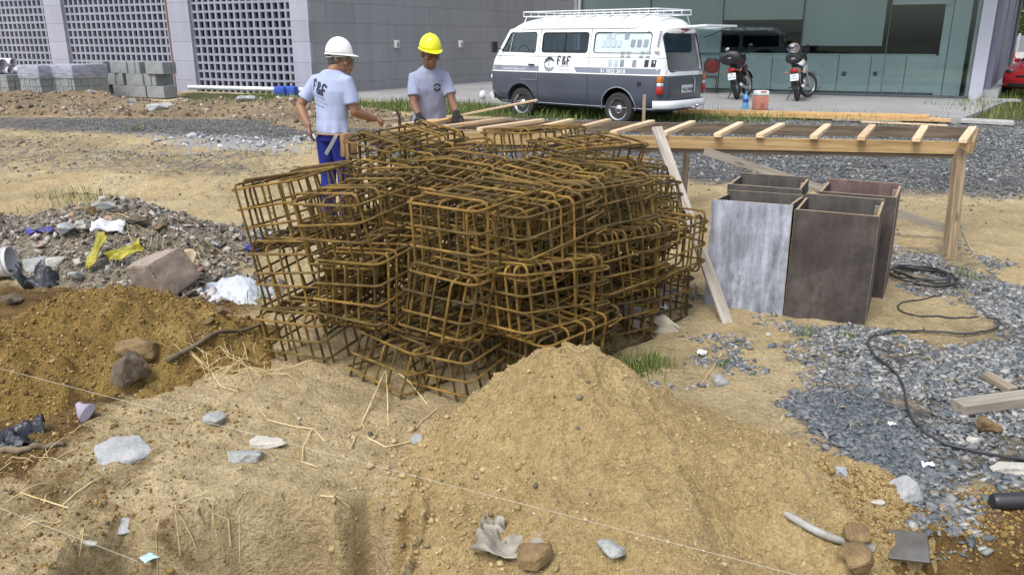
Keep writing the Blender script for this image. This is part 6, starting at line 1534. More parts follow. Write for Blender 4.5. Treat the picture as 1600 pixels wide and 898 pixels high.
# banquet chair
g = zP_pt(1108, 146); g.y += 0
e = empty('banquet_chair', g, R(172), label='dark red padded chair with black legs standing against the glass behind the van', cat='chair')
m_red = mat('maroon_fabric', (.13, .025, .025), (.09, .018, .018), .9, scale=20, bscale=150)
m_blk = mat('black_frame', (.02, .02, .022), None, .4, .3, bstr=0)
mb = MB(); mb.box((0, 0, .45), (.42, .42, .055)); obj('seat', mb, m_seat, e, bevel=.02, smooth=True)
mb = MB(); bp = rrect(-.19, .19, .55, .92, .12); mb.prism(bp, -.02, .02, fn=lambda x, z, y: (x, y + .20 + (z - .5) * .12, z)); obj('backrest', mb, m_red, e, bevel=.01, smooth=True)
for sx_ in (-1, 1):
    mb = MB(); mb.tube([(sx_ * .19, -.19, 0), (sx_ * .19, -.19, .43)], .013, 8); obj('leg', mb, m_blk, e, smooth=True)
    mb = MB(); mb.tube([(sx_ * .20, .26, 0), (sx_ * .20, .19, .43), (sx_ * .20, .22, .62), (sx_ * .20, .26, .82)], .013, 8); obj('leg', mb, m_blk, e, smooth=True)
mb = MB(); mb.tube([(.20 * math.cos(a), .26 + .015 * math.sin(a), .80 + .15 * math.sin(a)) for a in [PI * k / 12 for k in range(13)]], .013, 8); obj('back_frame', mb, m_blk, e, smooth=True)
# ------------------------------------------------------------------ people
from mathutils.bvhtree import BVHTree
def skin_mat(name, c):
    m, t, p = nt(name); v = coords(t); t.links.new(ramp(t, noise(t, v, 14, 4), [(.3, tuple(x * .8 for x in c)), (.7, c)]), p.inputs['Base Color'])
    p.inputs['Roughness'].default_value = .55; p.inputs['Subsurface Weight'].default_value = .08; p.inputs['Subsurface Scale'].default_value = .01; bump(t, p, noise(t, v, 120, 3), .15, .002); return m
def cloth(name, c, c2, fold=.8, sc_=7, dirt=None):
    m, t, p = nt(name); v = coords(t); cc = ramp(t, noise(t, v, 5, 4), [(.3, c2), (.7, c)])
    if dirt:
        cc = mixc(t, ramp(t, noise(t, v, 7, 6, .7), [(.52, (0, 0, 0)), (.75, (.7, .7, .7))]), cc, dirt)
    t.links.new(cc, p.inputs['Base Color']); p.inputs['Roughness'].default_value = .9; p.inputs['Specular IOR Level'].default_value = .2
    ds = N(t, 'TexNoise'); ds.inputs['Scale'].default_value = 3; ds.inputs['Detail'].default_value = 2; t.links.new(v, ds.inputs['Vector'])
    b1 = bump(t, None, noise(t, coords(t, (1.3, 1.0, .55)), sc_ * .8, 3, .5), fold * .75, .045); bump(t, p, noise(t, v, 260, 2), .15, .002, b1); return m
m_shirt = cloth('pale_blue_shirt', (.37, .42, .60), (.33, .38, .55))
m_shirt2 = cloth('grey_blue_shirt', (.30, .34, .48), (.26, .29, .41), dirt=(.36, .34, .36))
m_trou = cloth('royal_blue_trousers', (.022, .035, .24), (.015, .022, .15), .8, 6)
m_boot = mat('worn_boot', (.06, .05, .045), (.035, .03, .027), .8)
m_hair = mat('dark_hair', (.02, .017, .015), None, .8); m_ghair = mat('greying_hair', (.10, .095, .09), (.03, .028, .026), .8, scale=60)
m_hatw = mat('white_helmet_plastic', (.80, .82, .82), (.74, .76, .76), .3, scale=5, bstr=0)
m_haty = mat('yellow_helmet_plastic', (.78, .80, .03), (.70, .72, .03), .3, scale=5, bstr=0)
m_glove = mat('black_glove_knit', (.008, .008, .009), (.014, .014, .015), .9, scale=30, bscale=200)
m_leather = mat('tan_leather', (.36, .22, .11), (.24, .14, .07), .8, scale=14, bscale=50)
m_eye = mat('eye_white', (.35, .34, .32), None, .3, bstr=0); m_iris = mat('eye_dark', (.02, .015, .01), None, .2, bstr=0); m_lip = mat('lip', (.20, .09, .07), None, .6, bstr=0)
m_steel = mat('steel', (.35, .35, .36), (.2, .2, .2), .35, .9, scale=10)
def V3(*a): return Vector(a)
def hand(mb, wr, d, nrm, s=1.0, curl=.5, thumb=1):
    """wr wrist, d direction to the fingers, nrm the palm's normal (curl side), thumb side sign"""
    d = Vector(d).normalized(); n = (Vector(nrm) - d * d.dot(Vector(nrm))).normalized(); sd = d.cross(n)
    k = wr + d * .085 * s
    mb.tube([wr - d * .01, wr + d * .02 * s, wr + d * .06 * s, k + d * .005 * s], [(.026 * s, .019 * s), (.032 * s, .019 * s), (.042 * s, .017 * s), (.040 * s, .014 * s)], 12, side=sd)
    for i, (off, L) in enumerate([(-.031, .062), (-.011, .076), (.010, .080), (.030, .070)]):
        b = wr + d * .075 * s + sd * off * s * thumb; P = [b]; dd = d.copy(); c = curl * (1.0 + .12 * i)
        for q, f in enumerate((.42, .32, .26)):
            dd = (dd * math.cos(c) + n * math.sin(c)).normalized() if q or curl > .6 else (dd * math.cos(c * .6) + n * math.sin(c * .6)).normalized()
            P.append(P[-1] + dd * L * f * s * 1.05)
        mb.tube(P, [.0105 * s, .0098 * s, .0088 * s, .0072 * s], 8)
    t0 = wr + d * .022 * s + sd * .026 * s * thumb; t1 = t0 + (d * .6 + sd * .75 * thumb + n * .25).normalized() * .038 * s; t2 = t1 + (d * .85 + sd * .25 * thumb + n * .5).normalized() * .034 * s
    mb.tube([t0 - sd * .01 * thumb, t1, t2], [.015 * s, .012 * s, .009 * s], 8)
def head(mb, M):
    """M places head space: origin at the ear line centre, +Y face, Z up"""
    def T(p): return M @ Vector(p)
    R3 = M.to_3x3()
    mb.sph(T((0, -.008, .035)), (.077, .097, .095), 20, 14, rot=R3)
    mb.tube([T((0, -.005, .03)), T((0, .012, -.03)), T((0, .030, -.075)), T((0, .040, -.100))], [(.074, .085), (.070, .072), (.057, .054), (.036, .032)], 16, side=R3 @ V3(1, 0, 0))
    mb.sph(T((0, .073, -.098)), (.022, .018, .016), 10, 8, rot=R3)            # chin
    mb.tube([T((0, .083, .018)), T((0, .098, -.008)), T((0, .112, -.034)), T((0, .094, -.044))], [(.010, .009), (.011, .010), (.015, .012), (.012, .008)], 8, side=R3 @ V3(1, 0, 0))  # nose
    for s in (-1, 1):
        mb.sph(T((s * .012, .096, -.038)), (.009, .010, .008), 8, 6, rot=R3)
        mb.tube([T((s * .012, .086, .028)), T((s * .034, .084, .031)), T((s * .055, .066, .024))], [.008, .009, .007], 8)   # brow
        mb.sph(T((s * .046, .062, -.022)), (.022, .022, .018), 10, 8, rot=R3)  # cheek
        mb.tube([T((s * .076, -.004, .020)), T((s * .087, -.012, .022)), T((s * .089, -.014, .002)), T((s * .082, -.004, -.022)), T((s * .074, .0, -.026))], [.006, .008, .0085, .007, .005], 8)  # ear
        mb.sph(T((s * .074, -.004, 0)), (.010, .015, .024), 8, 6, rot=R3)
    mb.sph(T((0, .070, -.054)), (.034, .031, .034), 12, 8, rot=R3); mb.sph(T((0, .082, -.050)), (.018, .018, .018), 10, 8, rot=R3)
    mb.tube([T((-.024, .088, -.066)), T((0, .098, -.063)), T((.024, .088, -.066))], [.006, .0085, .006], 8)
    mb.tube([T((-.020, .086, -.076)), T((0, .095, -.077)), T((.020, .086, -.076))], [.006, .009, .006], 8)
def face_bits(e, M, glasses=False):
    def T(p): return M @ Vector(p)
    mb = MB()
    for s in (-1, 1): mb.sph(T((s * .031, .0785, .004)), (.011, .0095, .006), 10, 8)
    obj('eyes', mb, m_eye, e, smooth=True)
    mb = MB()
    for s in (-1, 1): mb.sph(T((s * .031, .0855, .003)), .0052, 8, 6)
    obj('irises', mb, m_iris, e, smooth=True)
    mb = MB(); mb.tube([T((-.025, .0925, -.070)), T((0, .1035, -.070)), T((.025, .0925, -.070))], [.0035, .0045, .0035], 6); obj('lips', mb, m_lip, e, smooth=True)
    mb = MB()
    for s in (-1, 1): mb.tube([T((s * .014, .096, .030)), T((s * .034, .094, .035)), T((s * .054, .074, .028))], [.003, .0042, .003], 6)
    obj('eyebrows', mb, m_hair, e, smooth=True)
    if glasses:
        mb = MB()
        for s in (-1, 1):
            mb.tube([T((s * .034 + .026 * math.cos(a), .104 - .012 * abs(math.cos(a)) * (1 if math.cos(a) * s > 0 else 0), .003 + .019 * math.sin(a))) for a in [2 * PI * k / 16 for k in range(16)]], .0022, 6, closed=True)
            mb.tube([T((s * .060, .092, .006)), T((s * .078, .05, .008)), T((s * .083, -.01, .012))], .002, 5)
        mb.tube([T((-.009, .106, .006)), T((.009, .106, .006))], .002, 5); obj('glasses', mb, m_steel, e, smooth=True)
        mb = MB()
        for s in (-1, 1):
            mb.add([T((s * .034 + .024 * math.cos(a), .102, .003 + .017 * math.sin(a))) for a in [2 * PI * k / 12 for k in range(12)]], [tuple(range(12))])
        obj('lenses', mb, m_clearg, e, recalc=False)
def helmet(e, M, m, suspension=True):
    Mh = M @ Matrix.Translation((0, -.012, .050)) @ Matrix.Rotation(R(1), 4, 'X') @ Matrix.Diagonal((.90, .86, .84, 1))
    V = []; Fs = []; n = 40; rings = 14
    for i in range(rings + 1):
        th = PI / 2 * i / rings
        for k in range(n):
            a = 2 * PI * k / n; cx, cy = math.cos(a), math.sin(a); r_ = math.cos(th)
            rid = 0
            q = abs(cx * r_)
            if q < .16: rid = .006 * (1 - q / .16) * (1 if i > 2 else 0)
            if .30 < q < .42 and i > 4: rid = .002
            V.append((.108 * cx * r_ * (1 + .0), .132 * cy * r_, .150 * math.sin(th) ** .92 + rid))
    for i in range(rings):
        for k in range(n): l = (k + 1) % n; Fs.append((i * n + k, i * n + l, (i + 1) * n + l, (i + 1) * n + k))
    mb = MB(); mb.add(V, Fs)
    # flared edge
    b = len(mb.v)
    ed = []
    for k in range(n):
        a = 2 * PI * k / n; cx, cy = math.cos(a), math.sin(a); fw = max(0, cy) ** 2.2
        ed.append((.118 * cx, .142 * cy + .055 * fw, -.008 - .012 * fw))
    V2 = [(.108 * math.cos(2 * PI * k / n), .132 * math.sin(2 * PI * k / n), 0) for k in range(n)] + ed + [(x * .985, y * .985, z - .006) for x, y, z in ed]
    mb.add(V2, [(k, n + k, n + (k + 1) % n, (k + 1) % n) for k in range(n)] + [(n + k, 2 * n + k, 2 * n + (k + 1) % n, n + (k + 1) % n) for k in range(n)])
    hmt = obj('hard_hat', mb, m, e, M=Mh, smooth=True, ang=50, recalc=False)
    s = hmt.modifiers.new('s', 'SOLIDIFY'); s.thickness = .003; s.offset = -1
    if suspension:
        mb = MB(); mb.tube([(.088 * math.cos(a), .112 * math.sin(a) - .002, -.020 - .012 * (1 if math.sin(a) < -.3 else 0)) for a in [2 * PI * k / 28 for k in range(28)]], [(.003, .018)] * 28, 6, closed=True, side=None); obj('head_band', mb, m_hatw, e, M=Mh, smooth=True)
def person(name_label, M0, S, cfg):
    e = empty('person', M=M0 @ Matrix.Scale(S, 4), label=name_label, cat='person')
    sk, sh, tr = cfg['skin'], cfg['shirt'], m_trou
    ly = cfg.get('lean', 0)
    def tp(z): return ly * max(0, z - .92) / .5          # forward lean by height
    hm = cfg['head'] @ Matrix.Diagonal((1.15, 1.13, 1.13, 1))
    body = MB()
    body.tube([V3(0, tp(z), z) for z in (.86, .95, 1.1, 1.25, 1.38, 1.44)], [(.155, .10), (.155, .105), (.14, .10), (.165, .11), (.16, .10), (.10, .07)], 20, side=(1, 0, 0))
    nb = V3(0, tp(1.44) - .005, 1.42); hc = hm.translation
    body.tube([nb, nb.lerp(hc, .5) + V3(0, -.002, 0), hc + hm.to_3x3() @ V3(0, -.01, -.04)], [.068, .062, .066], 14)
    head(body, hm)
    for side in ('L', 'R'):
        s, el, wr, hd, pn, curl, th = cfg[side]
        body.tube([s, s.lerp(el, .35), s.lerp(el, .75), el], [.054, .053, .047, .043], 12); body.tube([el, el.lerp(wr, .3), el.lerp(wr, .7), wr], [.043, .046, .037, .029], 12)
        body.sph(el, .042, 10, 8)
        hand(body, wr, hd, pn, 1.0, curl, th)
    for s in (-1, 1):
        hp = V3(s * .095, 0, .88); kn = V3(s * .11, cfg.get('knee', .02), .49); an = V3(s * .12, -.01, .08)
        body.tube([hp, kn, an], [.075, .052, .038], 12); body.tube([an, an + V3(0, .02, -.04), an + V3(0, .14, -.055)], [.04, .038, .028], 10)
    fuse(body, 'body', sk, e, .0075, 3)
    # shirt
    b = MB(); zs = cfg.get('hem', .88); g = cfg.get('girth', 1.0); sw = cfg.get('sw', 1.0)
    b.tube([V3(0, tp(z), z) for z in (zs, zs + .06, 1.02, 1.15, 1.28, 1.38, 1.44, 1.475)], [(.185 * g, .135 * g), (.180 * g, .135 * g), (.172 * g, .132 * g), (.182 * g, .135 * g), (.200 * sw, .137), (.188 * sw, .114), (.140 * sw, .088), (.076, .070)], 28, side=(1, 0, 0))
    for side in ('L', 'R'):
        s, el = cfg[side][0], cfg[side][1]; c = V3(0, tp(1.40), 1.405)
        b.tube([s.lerp(c, .55), s + V3(0, 0, -.005), s.lerp(el, .35), s.lerp(el, .72)], [.064, .064, .066, .070], 16)
    so_ = fuse(b, 'shirt', sh, e, .009, 6)
    # ripple the cloth a little
    co = np.zeros(len(so_.data.vertices) * 3); so_.data.vertices.foreach_get('co', co); co = co.reshape(-1, 3); nr = np.zeros(len(co) * 3); so_.data.vertices.foreach_get('normal', nr); nr = nr.reshape(-1, 3)
    sd = cfg.get('seed', 1) * 11
    w_ = fbm(co[:, 0] * 1.3 + co[:, 2] * .8 + co[:, 1], co[:, 2] * .5 - co[:, 0] * .6, 4.5, 2, sd) * (.004 + .005 * np.clip((1.25 - co[:, 2]) / .35, 0, 1))
    w_ += .007 * np.clip((1.12 - co[:, 2]) / .2, 0, 1) * np.sin(np.arctan2(co[:, 0], co[:, 1]) * 9 + 3 * vn(co[:, 2] * 6, co[:, 0] * 0, sd))
    co += nr * w_[:, None]; so_.data.vertices.foreach_set('co', co.ravel()); so_.data.update()
    # trousers, boots
    b = MB(); b.tube([V3(0, 0, z) for z in (.97, .90, .83)], [(.150, .106), (.157, .114), (.155, .115)], 24, side=(1, 0, 0))
    for s in (-1, 1):
        hp = V3(s * .088, 0, .86); kn = V3(s * .11, cfg.get('knee', .02), .49); an = V3(s * .12, -.01, .09)
        b.tube([hp, hp.lerp(kn, .5), kn, kn.lerp(an, .5), an], [.098, .088, .075, .072, .074], 16)
    fuse(b, 'trousers', tr, e, .010, 5)
    for s in (-1, 1):
        an = V3(s * .12, -.01, .08); b = MB(); b.tube([an + V3(0, 0, .06), an, an + V3(0, .03, -.04), an + V3(0, .10, -.048), an + V3(0, .17, -.052)], [(.048, .05), (.048, .055), (.05, .042), (.048, .034), (.035, .024)], 12); b.box(an + V3(0, .065, -.072), (.09, .26, .02)); fuse(b, 'boot', m_boot, e, .008, 2)
    # hair
    b = MB(); R3 = hm.to_3x3(); b.sph(hm @ V3(0, -.020, .030), (.083, .098, .090), 18, 12, rot=R3)
    b.sph(hm @ V3(0, -.045, -.015), (.070, .060, .050), 14, 10, rot=R3); ho = fuse(b, 'hair', m_ghair if cfg.get('glasses') else m_hair, e, .009, 2)
    helmet(e, hm, cfg['hat'])
    face_bits(e, hm, cfg.get('glasses'))
    return e, so_
def head_M(loc, yaw, pitch=0, roll=0):
    return Matrix.Translation(loc) @ Matrix.Rotation(R(yaw), 4, 'Z') @ Matrix.Rotation(R(pitch), 4, 'X') @ Matrix.Rotation(R(roll), 4, 'Y')
def stand(px, py_feet, f, Y=None, z=None):
    g = at_z(px, py_feet, .03) if Y is None else Vector(((px - 800) / F * Y * .985, Y, 0)); g.z = AH(g.x, g.y) if z is None else z
    yaw = math.atan2(-f[0], f[1]); return Matrix.Translation(g) @ Matrix.Rotation(yaw, 4, 'Z')
# white helmet: seen from behind, face turned to the right
Mw = stand(519, 352, (.52, .85), Y=7.25)
cw = dict(skin=skin_mat('tanned_skin', (.29, .15, .082)), shirt=m_shirt, hat=m_hatw, glasses=True, lean=.04, seed=1, hem=.90, girth=.93,
          head=head_M(V3(.06, .10, 1.565), -66, -4),
          R=(V3(.185, .045, 1.375), V3(.235, .06, 1.10), V3(.265, .30, 1.02), V3(.1, 1, -.12), V3(-.3, 0, -1), .75, -1),
          L=(V3(-.185, .02, 1.375), V3(-.305, -.10, 1.14), V3(-.160, -.145, .965), V3(.10, .06, -1), V3(.9, .5, 0), .25, 1))
pw_, shw = person('worker in white hard hat and glasses, pale shirt, blue trousers, holding a hammer', Mw, .945, cw)
bvh = BVHTree.FromObject(shw, bpy.context.evaluated_depsgraph_get())
def on_back(x, z, d=.003, sgn=1):
    h_, n_, i_, _ = bvh.ray_cast(Vector((x, -sgn * 1.0, z)), Vector((0, sgn, 0)))
    return (h_ + Vector((0, -sgn * d, 0))) if h_ is not None else Vector((x, -sgn * .12, z))
m_ink = mat('shirt_print_navy', (.02, .025, .06), None, .8, bstr=0); m_ink2 = mat('shirt_print_faint', (.22, .26, .38), None, .8, bstr=0)
def mpb(x, z): p = on_back(x, z - .30 * (x + .10)); return (p.x, p.y, p.z)
for P, x0 in ((Fst, -.145), (Amp, -.075), (Fst, .0)):
    strokes(P, x0, 1.285, .10, .11, m_ink, 'print_letter', mpb, pw_)
for k, (s_, sz) in enumerate((('ENGENHARIA', .026), ('CONSTRUTORA LTDA', .020), ('51 3022 3818', .022))):
    me = text_mesh(s_, sz, 'CENTER')
    for v in me.vertices: v.co = Vector(mpb(-.045 + v.co.x, 1.245 - k * .038 + v.co.y))
    link('print_line', me, m_ink2 if k < 2 else m_ink, pw_)
# belt and pouch and hammer
mb = MB(); mb.tube([(.172 * math.cos(a), .128 * math.sin(a), .895 - .01 * math.sin(a)) for a in [2 * PI * k / 32 for k in range(32)]], [(.004, .020)] * 32, 6, closed=True); obj('tool_belt', mb, m_leather, pw_, smooth=True)
mb = MB(); mb.box((.165, .02, .80), (.06, .18, .22)); mb.box((.19, .03, .74), (.05, .14, .16)); obj('tool_pouch', mb, m_leather, pw_, bevel=.02, smooth=True)
sq_ = Mw @ Matrix.Scale(.945, 4)
a = sq_ @ V3(.06, -.17, .72); b = sq_ @ V3(.16, -.12, .90); tag(board('try_square', a, b, .035, .004, m_steel, up=(-.3, -1, 0)), 'steel blade tucked in the tool belt of the white-helmeted worker', 'hand tool')
hw = sq_ @ V3(.268, .385, 1.005); hdir = Vector((1, .10, .03)).normalized()
e = empty('hammer', hw, label='claw hammer with dark head in the hand of the white-helmeted worker', cat='hammer')
mb = MB(); mb.tube([-hdir * .13, hdir * .17], [(.016), (.013)], 10); obj('handle', mb, m_old, e, smooth=True)
hp = hdir * .17; up_ = Vector((0, -.1, 1)).normalized()
mb = MB(); mb.tube([hp - up_ * .055, hp - up_ * .03, hp, hp + up_ * .03], [.017, .014, .014, .012], 10); mb.tube([hp + up_ * .03, hp + up_ * .06 - hdir * .01, hp + up_ * .085 - hdir * .035], [(.012, .014), (.006, .016), (.003, .012)], 8); obj('hammer_head', mb, mat('hammer_steel', (.09, .06, .05), (.05, .035, .03), .5, .5), e, smooth=True)
# yellow helmet: facing the camera, both gloved hands on the plank
Mk = stand(672, 300, (.16, -.985), Y=8.35)
ck = dict(skin=skin_mat('brown_skin', (.19, .095, .05)), shirt=m_shirt2, hat=m_haty, lean=.15, seed=3, hem=.86, girth=.98, knee=-.02, sw=.86,
          head=head_M(V3(-.01, .25, 1.600), 14, -12),
          R=(V3(.160, .125, 1.365), V3(.175, .23, 1.10), V3(.13, .40, .985), V3(-.25, 1, -.35), V3(0, -.3, -1), .45, -1),
          L=(V3(-.160, .125, 1.365), V3(-.225, .24, 1.12), V3(-.25, .42, 1.01), V3(.2, 1, -.4), V3(0, -.3, -1), .5, 1))
pk_, shk = person('worker in yellow hard hat and grey-blue T-shirt leaning with black gloves on a plank', Mk, .955, ck)
for side in ('L', 'R'):
    s, el, wr, hd, pn, curl, th = ck[side]; mb = MB(); hand(mb, wr, hd, pn, 1.14, curl, th); mb.tube([wr.lerp(el, .16), wr, wr + Vector(hd).normalized() * .03], [.034, .031, .034], 12)
    fuse(mb, 'glove', m_glove, pk_, .006, 1)
bvh = BVHTree.FromObject(shk, bpy.context.evaluated_depsgraph_get())
def mpf(x, z): p = on_back(x, z, .003, -1); return (p.x, p.y, p.z)
V = []; n = 24; 
for (a0, a1, r0, r1) in ((20, 170, .040, .026), (195, 345, .040, .024)):
    V = []; 
    for k in range(n + 1):
        a = R(a0 + (a1 - a0) * k / n)
        for q in (r0, r1): V.append(mpf(-.072 + q * math.cos(a), 1.265 + q * math.sin(a)))
    mb = MB(); mb.add(V, [(2 * i, 2 * i + 2, 2 * i + 3, 2 * i + 1) for i in range(n)]); obj('chest_print', mb, m_ink, pk_, recalc=False)
V = [mpf(-.072 + .018 * math.cos(2 * PI * k / 14), 1.265 + .012 * math.sin(2 * PI * k / 14)) for k in range(14)]
mb = MB(); mb.add(V, [tuple(range(14))]); obj('chest_print', mb, m_ink2, pk_, recalc=False)
# ------------------------------------------------------------------ motorcycles (local: X forward, Z up, origin under the rear wheel's contact)
m_bkblk = mat('bike_black', (.014, .014, .016), None, .5, bstr=0); m_bkred = mat('bike_dark_red', (.05, .007, .009), None, .35, bstr=0, coat=.2)
m_bksil = mat('bike_silver', (.45, .46, .47), None, .3, .6, bstr=0); m_bkwhite = mat('bike_white', (.62, .63, .62), None, .3, bstr=0, coat=.4)
def motorbike(px, py, f, mpaint, label, lean=8, steer=12, box=m_bkblk, big=True):
    g = zP_pt(px, py); yaw = math.atan2(f[1], f[0])
    e = empty('motorcycle', M=Matrix.Translation(g) @ Matrix.Rotation(yaw, 4, 'Z') @ Matrix.Rotation(R(-lean), 4, 'X'), label=label, cat='motorcycle', group='motorcycles on the porch')
    def wheel_(x, z, rr, w_, parent, nm):
        we = empty(nm, (x, 0, z)); we.parent = parent
        mb = MB(); mb.tube([((rr - w_) * math.cos(a), 0, (rr - w_) * math.sin(a)) for a in [2 * PI * k / 40 for k in range(40)]], [(w_, w_ * .95)] * 40, 10, closed=True, side=(0, 1, 0)); obj('tyre', mb, m_tyre, we, smooth=True)
        mb = MB(); mb.tube([((rr - 2 * w_ - .005) * math.cos(a), 0, (rr - 2 * w_ - .005) * math.sin(a)) for a in [2 * PI * k / 40 for k in range(40)]], [(.022, .010)] * 40, 6, closed=True, side=(0, 1, 0)); obj('rim', mb, m_bksil, we, smooth=True)
        mb = MB(); mb.lathe([(.001, -.05), (.045, -.05), (.03, 0), (.045, .05), (.001, .05)], axis='y', seg=14)
        for k in range(18):
            a = 2 * PI * k / 18; b = a + (.35 if k % 2 else -.35); s_ = .03 if k % 2 else -.03
            mb.tube([(.035 * math.cos(b), s_, .035 * math.sin(b)), ((rr - 2 * w_) * math.cos(a), 0, (rr - 2 * w_) * math.sin(a))], .0025, 4)
        obj('spokes', mb, m_bksil, we); return we
    rr = .30; wheel_(0, rr, rr, .055, e, 'rear_wheel')
    fk = empty('front_fork', (1.05, 0, .85)); fk.parent = e; fk.rotation_euler = (0, 0, R(steer))
    mb = MB()
    for s in (-1, 1): mb.tube([(-.02, s * .085, .08), (.10, s * .085, -.20), (.20, s * .085, -.54)], [.02, .022, .026], 8)
    mb.tube([(-.02, -.09, .06), (-.02, .09, .06)], .02, 8); obj('fork_legs', mb, m_bksil, fk, smooth=True)
    we = wheel_(.22, -.85 + .315, .315, .042, fk, 'front_wheel') if False else None
    # front wheel pieces under the fork (fork > tyre, rim, spokes)
    rf = .315; cz = -.85 + rf; cx = .22
    mb = MB(); mb.tube([(cx + (rf - .042) * math.cos(a), 0, cz + (rf - .042) * math.sin(a)) for a in [2 * PI * k / 40 for k in range(40)]], [(.042, .042)] * 40, 10, closed=True, side=(0, 1, 0)); obj('tyre', mb, m_tyre, fk, smooth=True)
    mb = MB(); mb.tube([(cx + (rf - .09) * math.cos(a), 0, cz + (rf - .09) * math.sin(a)) for a in [2 * PI * k / 40 for k in range(40)]], [(.02, .010)] * 40, 6, closed=True, side=(0, 1, 0)); obj('rim', mb, m_bksil, fk, smooth=True)
    mb = MB(); mb.lathe([(.001, -.05), (.05, -.05), (.05, .05), (.001, .05)], (cx, 0, cz), 'y', 14)
    for k in range(18):
        a = 2 * PI * k / 18; s_ = .03 if k % 2 else -.03; mb.tube([(cx + .035 * math.cos(a), s_, cz + .035 * math.sin(a)), (cx + (rf - .085) * math.cos(a + .1), 0, cz + (rf - .085) * math.sin(a + .1))], .0025, 4)
    obj('spokes', mb, m_bksil, fk)
    mb = MB(); P = [(cx + (rf + .03) * math.cos(R(a)), 0, cz + (rf + .03) * math.sin(R(a))) for a in range(20, 160, 10)]; mb.tube(P, [(.055, .008)] * len(P), 8, side=(0, 1, 0)); obj('front_mudguard', mb, mpaint, fk, smooth=True)
    mb = MB(); mb.tube([(-.10, -.36, .24), (-.04, -.20, .25), (-.02, 0, .18), (-.04, .20, .25), (-.10, .36, .24)], .012, 8); obj('handlebar', mb, m_bkblk, fk, smooth=True)
    for s in (-1, 1):
        mb = MB(); mb.tube([(-.10, s * .26, .24), (-.11, s * .37, .24)], .018, 8); mb.tube([(-.07, s * .25, .25), (-.05, s * .30, .38)], .006, 6); obj('grip', mb, m_bkblk, fk, smooth=True)
        mb = MB(); mb.sph((-.06, s * .32, .42), (.018, .06, .04), 14, 8); obj('mirror', mb, m_bkblk if s < 0 else m_bksil, fk, smooth=True)
    mb = MB(); mb.sph((.10, 0, .12), (.10, .10, .11), 14, 10); mb.box((.04, 0, .20), (.10, .2, .08)); obj('headlamp', mb, m_bkblk, fk, bevel=.01, smooth=True)
    # frame, engine, tank
    mb = MB()
    for s in (-1, 1): mb.tube([(-.12, s * .10, .74), (.30, s * .11, .66), (.42, s * .10, .40), (.85, s * .06, .34), (1.02, s * .03, .78)], .016, 8); mb.tube([(0, s * .09, rr), (.42, s * .11, .38)], .02, 8); mb.tube([(0, s * .11, rr + .02), (.12, s * .11, .70)], .025, 8)
    mb.tube([(.25, 0, .74), (1.02, 0, .84)], .03, 8); obj('frame', mb, m_bkblk, e, smooth=True)
    mb = MB(); mb.box((.58, 0, .40), (.34, .24, .22)); mb.tube([(.60, 0, .48), (.70, 0, .68)], [.10, .085], 12); mb.sph((.52, -.13, .40), (.10, .05, .10), 12, 8); mb.sph((.52, .13, .40), (.10, .05, .10), 12, 8); obj('engine', mb, m_bksil if mpaint is m_bkwhite else m_bkblk, e, bevel=.01, smooth=True)
    mb = MB(); mb.tube([(.46, 0, .80), (.58, 0, .85), (.78, 0, .88), (.94, 0, .86), (1.0, 0, .82)], [(.07, .05), (.12, .09), (.15, .11), (.13, .09), (.06, .05)], 16, side=(0, 1, 0)); obj('fuel_tank', mb, mpaint, e, smooth=True)
    for s in (-1, 1):
        mb = MB(); mb.tube([(.55, s * .13, .70), (.80, s * .17, .72), (.95, s * .12, .66)], [(.02, .07), (.025, .10), (.015, .05)], 10, side=(0, 1, 0)); obj('side_cowl', mb, mpaint, e, smooth=True)
    mb = MB(); mb.tube([(-.20, 0, .84), (0, 0, .83), (.30, 0, .80), (.52, 0, .80)], [(.08, .03), (.11, .04), (.12, .045), (.09, .035)], 14, side=(0, 1, 0)); obj('seat', mb, m_seat, e, smooth=True)
    mb = MB(); mb.tube([(-.36, 0, .78), (-.20, 0, .76), (.10, 0, .70), (.35, 0, .66)], [(.05, .03), (.10, .06), (.12, .07), (.08, .05)], 14, side=(0, 1, 0)); obj('tail_cowl', mb, mpaint, e, smooth=True)
    mb = MB(); mb.sph((-.37, 0, .74), (.05, .10, .055), 14, 10); obj('tail_lamp', mb, m_redl, e, smooth=True)
    P = [((rr + .035) * math.cos(R(a)), 0, rr + (rr + .035) * math.sin(R(a))) for a in range(75, 190, 9)]; mb = MB(); mb.tube(P, [(.07, .008)] * len(P), 8, side=(0, 1, 0)); mb.tube([P[-3], (-.42, 0, .50), (-.40, 0, .68)], [(.06, .008)] * 3, 8, side=(0, 1, 0)); obj('rear_mudguard', mb, m_bkblk, e, smooth=True)
    mb = MB(); mb.box((0, 0, 0), (.012, .19, .16)); pl = obj('number_plate', mb, m_plate, e, loc=(-.44, 0, .58), rot=(0, R(14), 0))
    for k, (s_, sz) in enumerate((('IPK', .055), ('4718' if big else '7242', .075))):
        me = text_mesh(s_, sz); link('plate_lettering', me, m_vdk, pl, M=Matrix(((0, 0, -1, -.0085), (-1, 0, 0, 0), (0, 1, 0, .02 - k * .075), (0, 0, 0, 1))))
    for s in (-1, 1): mb = MB(); mb.tube([(-.30, s * .06, .72), (-.32, s * .17, .70)], .007, 6); mb.sph((-.32, s * .19, .70), (.02, .03, .02), 10, 6); obj('indicator', mb, m_ambl, e, smooth=True)
    mb = MB(); mb.tube([(.65, -.12, .50), (.80, -.14, .34), (.50, -.16, .26), (.05, -.17, .30), (-.25, -.17, .36)], [.02, .02, .022, .045, .04], 10); obj('exhaust', mb, m_bksil, e, smooth=True)
    mb = MB(); mb.tube([(.35, .12, .30), (.28, .30, .02)], .012, 6); mb.tube([(.42, -.25, .32), (.42, .25, .32)], .012, 6); obj('side_stand', mb, m_bkblk, e, smooth=True)
